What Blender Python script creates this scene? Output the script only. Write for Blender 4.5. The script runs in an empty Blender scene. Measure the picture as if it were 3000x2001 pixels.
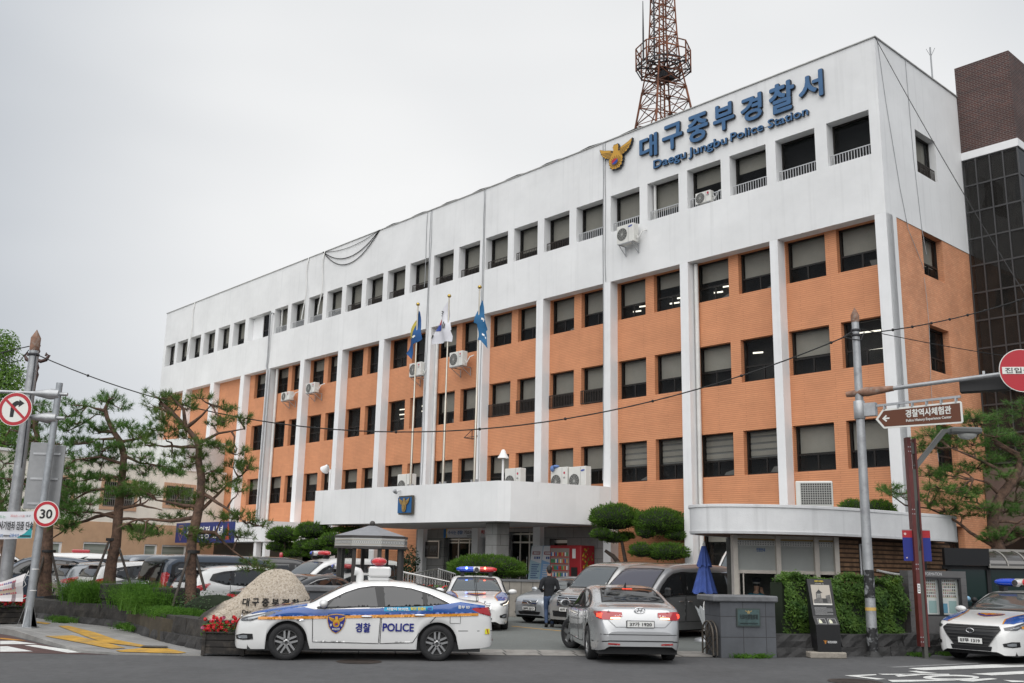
import bpy, bmesh, math, random
from math import sin, cos, pi, radians as rad, sqrt, atan2, hypot
from mathutils import Vector, Matrix
from mathutils.bvhtree import BVHTree
from mathutils.geometry import delaunay_2d_cdt

SC = bpy.context.scene
COL = SC.collection
rng = random.Random(11)
V = Vector

# ------------------------------------------------------------------ materials
MATS = {}

def nt_new(name):
 m = bpy.data.materials.new(name)
 m.use_nodes = True
 nt = m.node_tree
 b = nt.nodes['Principled BSDF']
 return m, nt, b

def c4(c):
 return (c[0], c[1], c[2], 1.0)

def mat(name, col, rough=.6, metal=0., spec=.5, var=.0, vscale=2., detail=4., bump=0., bscale=60., coat=0., emit=0., ior=None,
  streak=0., dirt=None, dscale=1.2, damt=.5):
 """Painted / plain surface with optional tone variation, vertical rain streaks and bump."""
 if name in MATS:
  return MATS[name]
 m, nt, b = nt_new(name)
 L = nt.links
 b.inputs['Base Color'].default_value = c4(col)
 b.inputs['Roughness'].default_value = rough
 b.inputs['Metallic'].default_value = metal
 b.inputs['Specular IOR Level'].default_value = spec
 if ior:
  b.inputs['IOR'].default_value = ior
 if coat:
  b.inputs['Coat Weight'].default_value = coat
  b.inputs['Coat Roughness'].default_value = .04
 if emit:
  b.inputs['Emission Color'].default_value = c4(col)
  b.inputs['Emission Strength'].default_value = emit
 tc = None
 src = None
 if var or streak or dirt or bump:
  tc = nt.nodes.new('ShaderNodeTexCoord')
 if var:
  n = nt.nodes.new('ShaderNodeTexNoise')
  n.inputs['Scale'].default_value = vscale
  n.inputs['Detail'].default_value = detail
  n.inputs['Roughness'].default_value = .65
  L.new(tc.outputs['Object'], n.inputs['Vector'])
  r = nt.nodes.new('ShaderNodeValToRGB')
  r.color_ramp.elements[0].position = .28
  r.color_ramp.elements[1].position = .72
  r.color_ramp.elements[0].color = c4([x * (1 - var) for x in col])
  r.color_ramp.elements[1].color = c4([min(1, x * (1 + var)) for x in col])
  L.new(n.outputs['Fac'], r.inputs['Fac'])
  src = r.outputs['Color']
 def mixin(fac, colr):
  nonlocal src
  mx = nt.nodes.new('ShaderNodeMix')
  mx.data_type = 'RGBA'
  if src is not None:
   L.new(src, mx.inputs[6])
  else:
   mx.inputs[6].default_value = c4(col)
  mx.inputs[7].default_value = c4(colr)
  L.new(fac, mx.inputs[0])
  src = mx.outputs[2]
 if streak:
  mp = nt.nodes.new('ShaderNodeMapping')
  mp.inputs['Scale'].default_value = (5.5, 5.5, .22)
  L.new(tc.outputs['Object'], mp.inputs['Vector'])
  n = nt.nodes.new('ShaderNodeTexNoise')
  n.inputs['Scale'].default_value = 1.0
  n.inputs['Detail'].default_value = 5
  L.new(mp.outputs['Vector'], n.inputs['Vector'])
  mr = nt.nodes.new('ShaderNodeMapRange')
  mr.inputs[1].default_value = .56
  mr.inputs[2].default_value = .8
  mr.inputs[4].default_value = streak
  L.new(n.outputs['Fac'], mr.inputs[0])
  mixin(mr.outputs[0], [x * .42 for x in col])
 if dirt:
  n = nt.nodes.new('ShaderNodeTexNoise')
  n.inputs['Scale'].default_value = dscale
  n.inputs['Detail'].default_value = 8
  n.inputs['Roughness'].default_value = .7
  L.new(tc.outputs['Object'], n.inputs['Vector'])
  mr = nt.nodes.new('ShaderNodeMapRange')
  mr.inputs[1].default_value = .5
  mr.inputs[2].default_value = .62
  mr.inputs[4].default_value = damt
  L.new(n.outputs['Fac'], mr.inputs[0])
  mixin(mr.outputs[0], dirt)
 if src is not None:
  L.new(src, b.inputs['Base Color'])
 if bump:
  n = nt.nodes.new('ShaderNodeTexNoise')
  n.inputs['Scale'].default_value = bscale
  n.inputs['Detail'].default_value = 4
  L.new(tc.outputs['Object'], n.inputs['Vector'])
  bp = nt.nodes.new('ShaderNodeBump')
  bp.inputs['Strength'].default_value = bump
  bp.inputs['Distance'].default_value = .02
  L.new(n.outputs['Fac'], bp.inputs['Height'])
  L.new(bp.outputs['Normal'], b.inputs['Normal'])
 MATS[name] = m
 return m

def brick_mat(name, c1, c2, mortar, bw, rh, ms, rough=.8, var=.18, bias=0., bump=.3, dirt=0., offs=.5):
 """Brick / tile courses from the thing's own coordinates: u = x + y, v = z."""
 if name in MATS:
  return MATS[name]
 m, nt, b = nt_new(name)
 L = nt.links
 tc = nt.nodes.new('ShaderNodeTexCoord')
 sp = nt.nodes.new('ShaderNodeSeparateXYZ')
 L.new(tc.outputs['Object'], sp.inputs[0])
 ad = nt.nodes.new('ShaderNodeMath')
 L.new(sp.outputs[0], ad.inputs[0])
 L.new(sp.outputs[1], ad.inputs[1])
 cb = nt.nodes.new('ShaderNodeCombineXYZ')
 L.new(ad.outputs[0], cb.inputs[0])
 L.new(sp.outputs[2], cb.inputs[1])
 bt = nt.nodes.new('ShaderNodeTexBrick')
 bt.offset = offs
 bt.inputs['Color1'].default_value = c4(c1)
 bt.inputs['Color2'].default_value = c4(c2)
 bt.inputs['Mortar'].default_value = c4(mortar)
 bt.inputs['Scale'].default_value = 1
 bt.inputs['Brick Width'].default_value = bw
 bt.inputs['Row Height'].default_value = rh
 bt.inputs['Mortar Size'].default_value = ms
 bt.inputs['Mortar Smooth'].default_value = .3
 bt.inputs['Bias'].default_value = bias
 L.new(cb.outputs[0], bt.inputs['Vector'])
 n = nt.nodes.new('ShaderNodeTexNoise')
 n.inputs['Scale'].default_value = .9
 n.inputs['Detail'].default_value = 7
 n.inputs['Roughness'].default_value = .7
 L.new(tc.outputs['Object'], n.inputs['Vector'])
 mr = nt.nodes.new('ShaderNodeMapRange')
 mr.inputs[1].default_value = .3
 mr.inputs[2].default_value = .7
 mr.inputs[3].default_value = 1 - var
 mr.inputs[4].default_value = 1 + var
 L.new(n.outputs['Fac'], mr.inputs[0])
 mx = nt.nodes.new('ShaderNodeMix')
 mx.data_type = 'RGBA'
 mx.blend_type = 'MULTIPLY'
 mx.inputs[0].default_value = 1
 L.new(bt.outputs['Color'], mx.inputs[6])
 L.new(mr.outputs[0], mx.inputs[7])
 L.new(mx.outputs[2], b.inputs['Base Color'])
 b.inputs['Roughness'].default_value = rough
 bp = nt.nodes.new('ShaderNodeBump')
 bp.inputs['Strength'].default_value = bump
 bp.inputs['Distance'].default_value = .01
 iv = nt.nodes.new('ShaderNodeMath')
 iv.operation = 'SUBTRACT'
 iv.inputs[0].default_value = 1
 L.new(bt.outputs['Fac'], iv.inputs[1])
 L.new(iv.outputs[0], bp.inputs['Height'])
 L.new(bp.outputs['Normal'], b.inputs['Normal'])
 MATS[name] = m
 return m

def glass_mat(name, tint=(.02, .025, .03), see=.6, ior=1.6, rough=.02):
 """Window glass: mostly see-through with a fresnel reflection, the rest a dark tint."""
 if name in MATS:
  return MATS[name]
 m, nt, b = nt_new(name)
 L = nt.links
 b.inputs['Base Color'].default_value = c4(tint)
 b.inputs['Roughness'].default_value = rough
 b.inputs['IOR'].default_value = ior
 tr = nt.nodes.new('ShaderNodeBsdfTransparent')
 tr.inputs[0].default_value = (.94, .95, .94, 1)
 mx = nt.nodes.new('ShaderNodeMixShader')
 fr = nt.nodes.new('ShaderNodeFresnel')
 fr.inputs[0].default_value = ior
 ge = nt.nodes.new('ShaderNodeNewGeometry')
 fb = nt.nodes.new('ShaderNodeMath')
 fb.operation = 'MULTIPLY_ADD'
 fb.inputs[1].default_value = -1
 fb.inputs[2].default_value = 1
 L.new(ge.outputs['Backfacing'], fb.inputs[0])
 ff = nt.nodes.new('ShaderNodeMath')
 ff.operation = 'MULTIPLY'
 L.new(fr.outputs[0], ff.inputs[0])
 L.new(fb.outputs[0], ff.inputs[1])
 mt = nt.nodes.new('ShaderNodeMath')
 mt.operation = 'MULTIPLY_ADD'
 mt.inputs[1].default_value = -see
 mt.inputs[2].default_value = see
 L.new(ff.outputs[0], mt.inputs[0])
 L.new(mt.outputs[0], mx.inputs[0])
 L.new(b.outputs[0], mx.inputs[1])
 L.new(tr.outputs[0], mx.inputs[2])
 L.new(mx.outputs[0], nt.nodes['Material Output'].inputs[0])
 MATS[name] = m
 return m

def leaf_mat(name, c1, c2, scale=1.5, rough=.6, trans=.25, c3=None):
 if name in MATS:
  return MATS[name]
 m, nt, b = nt_new(name)
 L = nt.links
 tc = nt.nodes.new('ShaderNodeTexCoord')
 n = nt.nodes.new('ShaderNodeTexNoise')
 n.inputs['Scale'].default_value = scale
 n.inputs['Detail'].default_value = 6
 n.inputs['Roughness'].default_value = .75
 L.new(tc.outputs['Object'], n.inputs['Vector'])
 r = nt.nodes.new('ShaderNodeValToRGB')
 r.color_ramp.elements[0].position = .32
 r.color_ramp.elements[1].position = .66
 r.color_ramp.elements[0].color = c4(c1)
 r.color_ramp.elements[1].color = c4(c2)
 if c3:
  e = r.color_ramp.elements.new(.74)
  e.color = c4(c3)
 L.new(n.outputs['Fac'], r.inputs['Fac'])
 L.new(r.outputs['Color'], b.inputs['Base Color'])
 b.inputs['Roughness'].default_value = rough
 b.inputs['Specular IOR Level'].default_value = .3
 tl = nt.nodes.new('ShaderNodeBsdfTranslucent')
 L.new(r.outputs['Color'], tl.inputs[0])
 mx = nt.nodes.new('ShaderNodeMixShader')
 mx.inputs[0].default_value = trans
 L.new(b.outputs[0], mx.inputs[1])
 L.new(tl.outputs[0], mx.inputs[2])
 L.new(mx.outputs[0], nt.nodes['Material Output'].inputs[0])
 MATS[name] = m
 return m

# ------------------------------------------------------------------ things
def props(o, label=None, cat=None, group=None, kind=None):
 if label: o['label'] = label
 if cat: o['category'] = cat
 if group: o['group'] = group
 if kind: o['kind'] = kind
 return o

def thing(name, label, cat, loc=(0, 0, 0), rz=0., group=None):
 o = bpy.data.objects.new(name, None)
 o.empty_display_size = .3
 COL.objects.link(o)
 o.location = loc
 o.rotation_euler = (0, 0, rz)
 return props(o, label, cat, group)

def kids(o):
 return [c for c in bpy.data.objects if c.parent is o]

def copy_tree(o, kidmap=None, parent=None):
 c = o.copy()
 COL.objects.link(c)
 if parent is not None:
  c.parent = parent
 for k in list(o.children):
  copy_tree(k, None, c)
 return c

# ------------------------------------------------------------------ text
_TXT = {}

def text_geo(body, extrude=0., space=1.):
 key = (body, extrude, space)
 if key in _TXT:
  return _TXT[key]
 cu = bpy.data.curves.new('glyphs', 'FONT')
 cu.body = body
 cu.size = 1
 cu.resolution_u = 3
 cu.extrude = extrude
 cu.space_character = space
 ob = bpy.data.objects.new('glyphs', cu)
 COL.objects.link(ob)
 dg = bpy.context.evaluated_depsgraph_get()
 dg.update()
 ev = ob.evaluated_get(dg)
 me = ev.to_mesh()
 vs = [v.co.copy() for v in me.vertices]
 fs = [tuple(p.vertices) for p in me.polygons]
 ev.to_mesh_clear()
 bpy.data.objects.remove(ob)
 bpy.data.curves.remove(cu)
 x0 = min(v.x for v in vs); x1 = max(v.x for v in vs)
 y0 = min(v.y for v in vs); y1 = max(v.y for v in vs)
 _TXT[key] = (vs, fs, x0, x1, y0, y1)
 return _TXT[key]

# ------------------------------------------------------------------ mesh builder
def newell(ps):
 n = V((0, 0, 0))
 for a, b in zip(ps, ps[1:] + ps[:1]):
  n += V((a[1] * b[2] - a[2] * b[1], a[2] * b[0] - a[0] * b[2], a[0] * b[1] - a[1] * b[0]))
 return n

class MB:
 keep = False    # faces already point the right way
 def __init__(s):
  s.v = []; s.f = []; s.m = []; s.sm = []

 def facing(s, d, i0=0):
  """Turn the faces from i0 on so that they look along d."""
  d = V(d)
  for i in range(i0, len(s.f)):
   f = s.f[i]
   if newell([s.v[k] for k in f]).dot(d) < 0:
    s.f[i] = tuple(reversed(f))
  s.keep = True
  return s

 def add(s, vs, fs, mi=0, smooth=False):
  o = len(s.v)
  s.v.extend([tuple(p) for p in vs])
  for f in fs:
   s.f.append(tuple(i + o for i in f))
   s.m.append(mi)
   s.sm.append(smooth)
  return s

 def quad(s, a, b, c, d, mi=0):
  return s.add([a, b, c, d], [(0, 1, 2, 3)], mi)

 def poly(s, pts, mi=0):
  return s.add(pts, [tuple(range(len(pts)))], mi)

 def box(s, x0, x1, y0, y1, z0, z1, mi=0):
  vs = [(x0, y0, z0), (x1, y0, z0), (x1, y1, z0), (x0, y1, z0), (x0, y0, z1), (x1, y0, z1), (x1, y1, z1), (x0, y1, z1)]
  return s.add(vs, [(0, 3, 2, 1), (4, 5, 6, 7), (0, 1, 5, 4), (1, 2, 6, 5), (2, 3, 7, 6), (3, 0, 4, 7)], mi)

 def bbox(s, x0, x1, y0, y1, z0, z1, b=.01, mi=0):
  """Box with chamfered edges."""
  b = min(b, (x1 - x0) * .45, (y1 - y0) * .45, (z1 - z0) * .45)
  X = (x0, x1); Y = (y0, y1); Z = (z0, z1)
  vs = []
  idx = {}
  for i in (0, 1):
   for j in (0, 1):
    for k in (0, 1):
     sx = b if i == 0 else -b; sy = b if j == 0 else -b; sz = b if k == 0 else -b
     idx[i, j, k, 'x'] = len(vs); vs.append((X[i], Y[j] + sy, Z[k] + sz))
     idx[i, j, k, 'y'] = len(vs); vs.append((X[i] + sx, Y[j], Z[k] + sz))
     idx[i, j, k, 'z'] = len(vs); vs.append((X[i] + sx, Y[j] + sy, Z[k]))
  fs = []
  for i in (0, 1):
   fs.append([idx[i, j, k, 'x'] for j, k in ((0, 0), (1, 0), (1, 1), (0, 1))])
   fs.append([idx[j, i, k, 'y'] for j, k in ((0, 0), (1, 0), (1, 1), (0, 1))])
   fs.append([idx[j, k, i, 'z'] for j, k in ((0, 0), (1, 0), (1, 1), (0, 1))])
  for i in (0, 1):
   for j in (0, 1):
    fs.append([idx[i, j, 0, 'x'], idx[i, j, 1, 'x'], idx[i, j, 1, 'y'], idx[i, j, 0, 'y']])
    fs.append([idx[i, 0, j, 'x'], idx[i, 1, j, 'x'], idx[i, 1, j, 'z'], idx[i, 0, j, 'z']])
    fs.append([idx[0, i, j, 'y'], idx[1, i, j, 'y'], idx[1, i, j, 'z'], idx[0, i, j, 'z']])
    for k in (0, 1):
     fs.append([idx[i, j, k, 'x'], idx[i, j, k, 'y'], idx[i, j, k, 'z']])
  return s.add(vs, fs, mi)

 def prism(s, pts, h, axis='z', base=0., mi=0, mi_side=None, mi_back=None):
  """Extrude a 2D polygon. axis z: (x,y)->z ; y: (x,z)->y ; x: (y,z)->x."""
  def P(p, t):
   if axis == 'z': return (p[0], p[1], t)
   if axis == 'y': return (p[0], t, p[1])
   return (t, p[0], p[1])
  n = len(pts)
  vs = [P(p, base) for p in pts] + [P(p, base + h) for p in pts]
  s.add(vs, [tuple(range(n))], mi if mi_back is None else mi_back)
  s.add(vs, [tuple(range(n, 2 * n))], mi)
  s.add(vs, [(i, (i + 1) % n, n + (i + 1) % n, n + i) for i in range(n)], mi if mi_side is None else mi_side)
  return s

 def tube(s, pts, rads, n=8, mi=0, caps=True, smooth=True):
  pts = [V(p) for p in pts]
  if not hasattr(rads, '__len__'):
   rads = [rads] * len(pts)
  vs = []
  up = None
  for i, p in enumerate(pts):
   if i == 0: d = pts[1] - pts[0]
   elif i == len(pts) - 1: d = pts[-1] - pts[-2]
   else: d = (pts[i + 1] - p).normalized() + (p - pts[i - 1]).normalized()
   if d.length < 1e-9: d = V((0, 0, 1))
   d.normalize()
   if up is None:
    up = V((0, 0, 1)) if abs(d.z) < .9 else V((1, 0, 0))
   a = d.cross(up)
   if a.length < 1e-6:
    a = d.cross(V((.3, .9, .1)))
   a.normalize()
   b = a.cross(d).normalized()
   up = b
   for k in range(n):
    t = 2 * pi * k / n
    vs.append(p + (a * cos(t) + b * sin(t)) * rads[i])
  fs = []
  for i in range(len(pts) - 1):
   for k in range(n):
    fs.append((i * n + k, i * n + (k + 1) % n, (i + 1) * n + (k + 1) % n, (i + 1) * n + k))
  s.add(vs, fs, mi, smooth)
  if caps:
   o = len(pts)
   s.add(vs[:n], [tuple(range(n))], mi)
   s.add(vs[-n:], [tuple(range(n))], mi)
  return s

 def bar(s, a, b, w, h=None, mi=0):
  """Square bar between two points."""
  h = h or w
  a = V(a); b = V(b)
  d = (b - a).normalized()
  up = V((0, 0, 1)) if abs(d.z) < .95 else V((0, 1, 0))
  x = d.cross(up).normalized() * (w / 2)
  y = x.cross(d).normalized() * (h / 2)
  vs = [a - x - y, a + x - y, a + x + y, a - x + y, b - x - y, b + x - y, b + x + y, b - x + y]
  return s.add(vs, [(0, 3, 2, 1), (4, 5, 6, 7), (0, 1, 5, 4), (1, 2, 6, 5), (2, 3, 7, 6), (3, 0, 4, 7)], mi)

 def lathe(s, prof, n=24, c=(0, 0, 0), axis='z', mi=0, smooth=True, sx=1., sy=1.):
  vs = []
  for r, h in prof:
   for k in range(n):
    t = 2 * pi * k / n
    a, b = r * cos(t) * sx, r * sin(t) * sy
    if axis == 'z': p = (a, b, h)
    elif axis == 'y': p = (a, h, b)
    else: p = (h, a, b)
    vs.append((c[0] + p[0], c[1] + p[1], c[2] + p[2]))
  fs = []
  for i in range(len(prof) - 1):
   for k in range(n):
    fs.append((i * n + k, i * n + (k + 1) % n, (i + 1) * n + (k + 1) % n, (i + 1) * n + k))
  return s.add(vs, fs, mi, smooth)

 def disc(s, c, r, x=V((1, 0, 0)), y=V((0, 0, 1)), n=32, mi=0, r0=0., a0=0., a1=2 * pi):
  c = V(c); x = V(x); y = V(y)
  full = abs(a1 - a0 - 2 * pi) < 1e-6
  ts = [a0 + (a1 - a0) * k / n for k in range(n if full else n + 1)]
  o = [c + x * r * cos(t) + y * r * sin(t) for t in ts]
  if r0 <= 0:
   return s.add(o, [tuple(range(len(o)))], mi) if full else s.add(o + [c], [tuple(range(len(o) + 1))], mi)
  i = [c + x * r0 * cos(t) + y * r0 * sin(t) for t in ts]
  m = len(ts)
  return s.add(o + i, [(k, (k + 1) % m, m + (k + 1) % m, m + k) for k in range(m if full else m - 1)], mi)

 def ball(s, c, rx, ry=None, rz=None, n=14, m=9, mi=0, rot=None):
  ry = ry or rx; rz = rz or rx
  vs = []
  for i in range(m + 1):
   ph = -pi / 2 + pi * i / m
   for k in range(n):
    t = 2 * pi * k / n
    p = V((rx * cos(ph) * cos(t), ry * cos(ph) * sin(t), rz * sin(ph)))
    if rot: p = rot @ p
    vs.append(V(c) + p)
  fs = [(i * n + k, i * n + (k + 1) % n, (i + 1) * n + (k + 1) % n, (i + 1) * n + k) for i in range(m) for k in range(n)]
  return s.add(vs, fs, mi, True)

 def text(s, body, c, x, y, w=None, h=None, mi=0, bold=0., lift=0., extrude=0., space=1., slant=0.):
  """Lettering fitted into w x h (metres) centred at c, along unit vectors x and y (x cross y faces the reader)."""
  vs, fs, x0, x1, y0, y1 = text_geo(body, 0. if not extrude else .1, space)
  c = V(c); x = V(x).normalized(); y = V(y).normalized()
  nrm = x.cross(y).normalized()
  if w is None: w = h * (x1 - x0) / (y1 - y0)
  if h is None: h = w * (y1 - y0) / (x1 - x0)
  sx = w / (x1 - x0); sy = h / (y1 - y0)
  cx = (x0 + x1) / 2; cy = (y0 + y1) / 2
  offs = [(0, 0)] if not bold else [(0, 0), (bold, 0), (-bold, 0), (0, bold), (0, -bold), (bold * .7, bold * .7), (-bold * .7, -bold * .7), (bold * .7, -bold * .7), (-bold * .7, bold * .7)]
  for q, (dx, dy) in enumerate(offs):
   e = .0006 * q
   pts = []
   for v in vs:
    zz = lift + e
    if extrude: zz = lift + e + (v.z + .1) / .2 * extrude
    pts.append(c + x * ((v.x - cx) * sx + dx * h + slant * (v.y - cy) * sy) + y * ((v.y - cy) * sy + dy * h) + nrm * zz)
   s.add(pts, fs, mi)
  return s

 def build(s, name, mats, parent=None, kind=None, label=None, cat=None, group=None):
  me = bpy.data.meshes.new(name)
  me.from_pydata(s.v, [], s.f)
  if not isinstance(mats, (list, tuple)):
   mats = [mats]
  for m in mats:
   me.materials.append(m)
  me.polygons.foreach_set('material_index', s.m)
  me.polygons.foreach_set('use_smooth', s.sm)
  if not s.keep and len(s.f) < 9000:
   bm = bmesh.new()
   bm.from_mesh(me)
   bmesh.ops.recalc_face_normals(bm, faces=bm.faces)
   bm.to_mesh(me)
   bm.free()
  me.update()
  o = bpy.data.objects.new(name, me)
  COL.objects.link(o)
  if parent is not None:
   o.parent = parent
  return props(o, label, cat, group, kind)

# the flat emblem of the force: gold eagle with a round flower and a red-blue disc (unit box -1..1)
_HALF = [(.0, .98), (.13, 1.0), (.17, .78), (.14, .52), (.36, .66), (.5, .72), (.72, .82), (1.0, 1.02), (.97, .78), (.93, .72), (.92, .55), (.85, .5), (.82, .33),
   (.72, .29), (.67, .14), (.56, .13), (.47, .0), (.38, .02), (.44, -.28), (.4, -.3), (.42, -.52), (.36, -.55), (.36, -.78), (.27, -.8), (.24, -.96), (.12, -.93), (.0, -1.0)]

def eagle(mb, c, x, y, w, h, gold, dark, red, blue, lift=.0, thick=0.):
 c = V(c); x = V(x); y = V(y); n = x.cross(y).normalized()
 out = _HALF + [(-a, b) for a, b in reversed(_HALF[1:-1])]
 head = {0: (-.02, 1.0)}
 def P(a, b, l): return c + x * (a * w / 2) + y * (b * h / 2) + n * (lift + l)
 pts = [P(a, b, thick) for a, b in out]
 if thick:
  back = [P(a * 1.03, b * 1.03, 0) for a, b in out]
  m = len(out)
  fr = [P(a * 1.03, b * 1.03, thick * .98) for a, b in out]
  mb.add(back + fr, [(i, (i + 1) % m, m + (i + 1) % m, m + i) for i in range(m)], dark)
  mb.add(fr, [tuple(range(m))], dark)
 mb.poly(pts, gold)
 e = thick + max(.002, .004 * w)
 # beak
 mb.poly([P(-.02, .98, e * .9), P(-.2, .86, e * .9), P(-.2, .76, e * .9), P(-.06, .8, e * .9)], gold)
 # feather lines
 for sgn in (-1, 1):
  for k in range(5):
   a0, b0 = .2 + .03 * k, .42 - .1 * k
   a1, b1 = .9 - .1 * k, .62 - .14 * k
   d = .016
   mb.poly([P(sgn * a0, b0 - d, e), P(sgn * a1, b1 - d, e), P(sgn * a1, b1 + d, e), P(sgn * a0, b0 + d, e)], dark)
  mb.poly([P(sgn * .15, .5, e), P(sgn * .34, .6, e), P(sgn * .2, .36, e)], dark)
 # flower petals
 for k in range(18):
  t = 2 * pi * k / 18
  a0, b0 = .2 * cos(t), -.42 + .24 * sin(t)
  a1, b1 = .38 * cos(t), -.42 + .5 * sin(t)
  px, py = -sin(t) * .012, cos(t) * .012
  mb.poly([P(a0 - px, b0 - py, e), P(a1 - px, b1 - py, e), P(a1 + px, b1 + py, e), P(a0 + px, b0 + py, e)], dark)
 e2 = e * 1.5
 N = 20
 for col, s0 in ((red, 0), (blue, pi)):
  arc = [P(.2 * cos(s0 + .6 + pi * k / N), -.42 + .24 * sin(s0 + .6 + pi * k / N), e2) for k in range(N + 1)]
  mb.poly(arc, col)
 return mb

# ------------------------------------------------------------------ wall panels with openings
def cut_wall(mb, u0, u1, w0, w1, holes, P, depth, mi=0, mi_rev=None):
 """Planar wall u0..u1 x w0..w1 with rectangular holes, plus reveals going `depth` in. P(u, w, d) -> point."""
 us = sorted({u0, u1, *[h[0] for h in holes], *[h[1] for h in holes]})
 ws = sorted({w0, w1, *[h[2] for h in holes], *[h[3] for h in holes]})
 us = [u for u in us if u0 - 1e-6 <= u <= u1 + 1e-6]
 ws = [w for w in ws if w0 - 1e-6 <= w <= w1 + 1e-6]
 for i in range(len(us) - 1):
  for j in range(len(ws) - 1):
   cu, cw = (us[i] + us[i + 1]) / 2, (ws[j] + ws[j + 1]) / 2
   if any(h[0] < cu < h[1] and h[2] < cw < h[3] for h in holes):
    continue
   mb.quad(P(us[i], ws[j], 0), P(us[i + 1], ws[j], 0), P(us[i + 1], ws[j + 1], 0), P(us[i], ws[j + 1], 0), mi)
 r = mi if mi_rev is None else mi_rev
 for a, b, c, d in holes:
  mb.quad(P(a, c, 0), P(a, d, 0), P(a, d, depth), P(a, c, depth), r)
  mb.quad(P(b, c, 0), P(b, d, 0), P(b, d, depth), P(b, c, depth), r)
  mb.quad(P(a, d, 0), P(b, d, 0), P(b, d, depth), P(a, d, depth), r)
  mb.quad(P(a, c, 0), P(b, c, 0), P(b, c, depth), P(a, c, depth), r)
 return mb
# ------------------------------------------------------------------ palette
M_WHITE = mat('white_render', (.74, .745, .745), .85, var=.07, vscale=.5, streak=.16, bump=.18, bscale=45)
M_WHITE2 = mat('white_trim', (.77, .775, .78), .75, var=.05, vscale=1.2, streak=.15)
M_TILE = brick_mat('orange_tile', (.64, .285, .14), (.61, .265, .13), (.50, .21, .105), 2.4, .072, .014, rough=.75, var=.12, bump=.4)
M_TILE_B = brick_mat('orange_tile_weathered', (.66, .32, .175), (.60, .265, .135), (.52, .24, .135), .23, .072, .012, rough=.75, var=.2, bump=.6)
M_BRONZE = mat('bronze_aluminium', (.018, .016, .014), .4, metal=.3)
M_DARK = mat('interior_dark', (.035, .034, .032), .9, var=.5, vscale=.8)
M_GLASS = glass_mat('window_glass', (.02, .022, .024), .9, 1.7)
M_BLIND = mat('roller_blind', (.30, .285, .25), .9, var=.12, vscale=.9)
M_BLINDV = mat('vertical_blind', (.19, .19, .18), .9, var=.2, vscale=1.5)
M_LAMP = mat('lit_tube', (1, .95, .82), emit=1.6)
M_GRANITE = brick_mat('grey_granite', (.25, .25, .245), (.21, .21, .205), (.1, .1, .1), .9, .42, .012, rough=.6, var=.2, bump=.3, offs=.5)
M_STEEL = mat('steel', (.55, .55, .54), .32, metal=.9)
M_GALV = mat('galvanised', (.42, .43, .44), .45, metal=.55, var=.16, vscale=4, dirt=(.3, .3, .31), dscale=3)
M_PIPE = mat('grey_pipe', (.34, .35, .36), .5, var=.15)
M_PIPEW = mat('white_pipe', (.66, .66, .64), .5, var=.1)
M_BLACK = mat('black_plastic', (.012, .012, .013), .55)
M_CABLE = mat('black_cable', (.012, .012, .012), .7)
M_SIGNBLUE = mat('sign_blue', (.045, .125, .26), .35, var=.1)
M_SIGNDARK = mat('sign_edge', (.012, .016, .025), .5)
M_GOLD = mat('gold_paint', (.56, .30, .035), .45)
M_LINE = mat('emblem_line', (.10, .045, .01), .6)
M_RED = mat('emblem_red', (.42, .02, .03), .5)
M_BLUE = mat('emblem_blue', (.02, .05, .28), .5)
M_WHITEP = mat('white_paint', (.78, .78, .77), .5)
M_AC = mat('ac_casing', (.66, .655, .62), .5, var=.06, vscale=3)

# ------------------------------------------------------------------ the police station (own frame: x = -s, y = -out)
ST_O = V((9.391, 35.0, 0))
ST_R = rad(-47.59)
st = thing('police_station', 'long white and orange tiled four storey police station with blue lettering', 'building', ST_O, ST_R)
ROT = Matrix.Rotation(ST_R, 3, 'Z')

def FW(s, o, z=0.):
 """facade frame -> world"""
 return ST_O + ROT @ V((-s, -o, z))

ZR, ZB = 19.8, 13.45
ROW = {2: (11.86, 13.445), 3: (8.5, 10.1), 4: (5.12, 6.72), 5: (1.75, 3.35)}
PILL = [(-4.78, -4.38), (-.65, -.32), (3.37, 3.76), (7.4, 7.8), (11.42, 11.85), (15.47, 15.9), (19.52, 19.97), (23.6, 24.05), (27.64, 28.07), (31.7, 32.15),
  (35.8, 36.24), (39.1, 39.6), (43.35, 43.9), (47.63, 48.17), (51.8, 52.2)]
OPEN1 = [(-4.40, -2.80), (-2.33, -.72), (-.31, 1.30), (1.71, 3.32)] + [(3.75 + 2.022 * k, 5.35 + 2.022 * k) for k in range(16)] + \
  [(36.19, 39.06), (39.53, 41.16), (41.7, 43.33), (43.82, 45.52), (46.01, 47.65), (48.10, 49.77), (50.21, 51.79)]

# white upper storey with its row of deep openings
mb = MB()
PF = lambda u, w, d: (-u, -.45 + d, w)
cut_wall(mb, -4.78, 52.2, ZB, ZR, [(a, b, 15.62, 17.24) for a, b in OPEN1], PF, .42)
mb.quad((4.78, -.45, ZB), (-52.2, -.45, ZB), (-52.2, .3, ZB), (4.78, .3, ZB))
mb.quad((4.78, -.45, ZR), (-52.2, -.45, ZR), (-52.2, -.2, ZR), (4.78, -.2, ZR))
mb.quad((4.78, -.2, ZR), (-52.2, -.2, ZR), (-52.2, -.2, ZR - .8), (4.78, -.2, ZR - .8))
PS = lambda u, w, d: (4.78 - d, -.45 + u, w)
cut_wall(mb, 0, 12, ZB, ZR, [(2.58, 4.15, 15.62, 17.24)], PS, .3)
mb.quad((4.78, -.45, 0), (4.78, .27, 0), (4.78, .27, ZB), (4.78, -.45, ZB))
mb.quad((4.78, .27, 0), (4.75, .27, 0), (4.75, .27, ZB), (4.78, .27, ZB))
mb.quad((-52.2, -.45, 0), (-52.2, 12, 0), (-52.2, 12, ZR), (-52.2, -.45, ZR))
mb.build('white_wall', M_WHITE, st)
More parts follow.
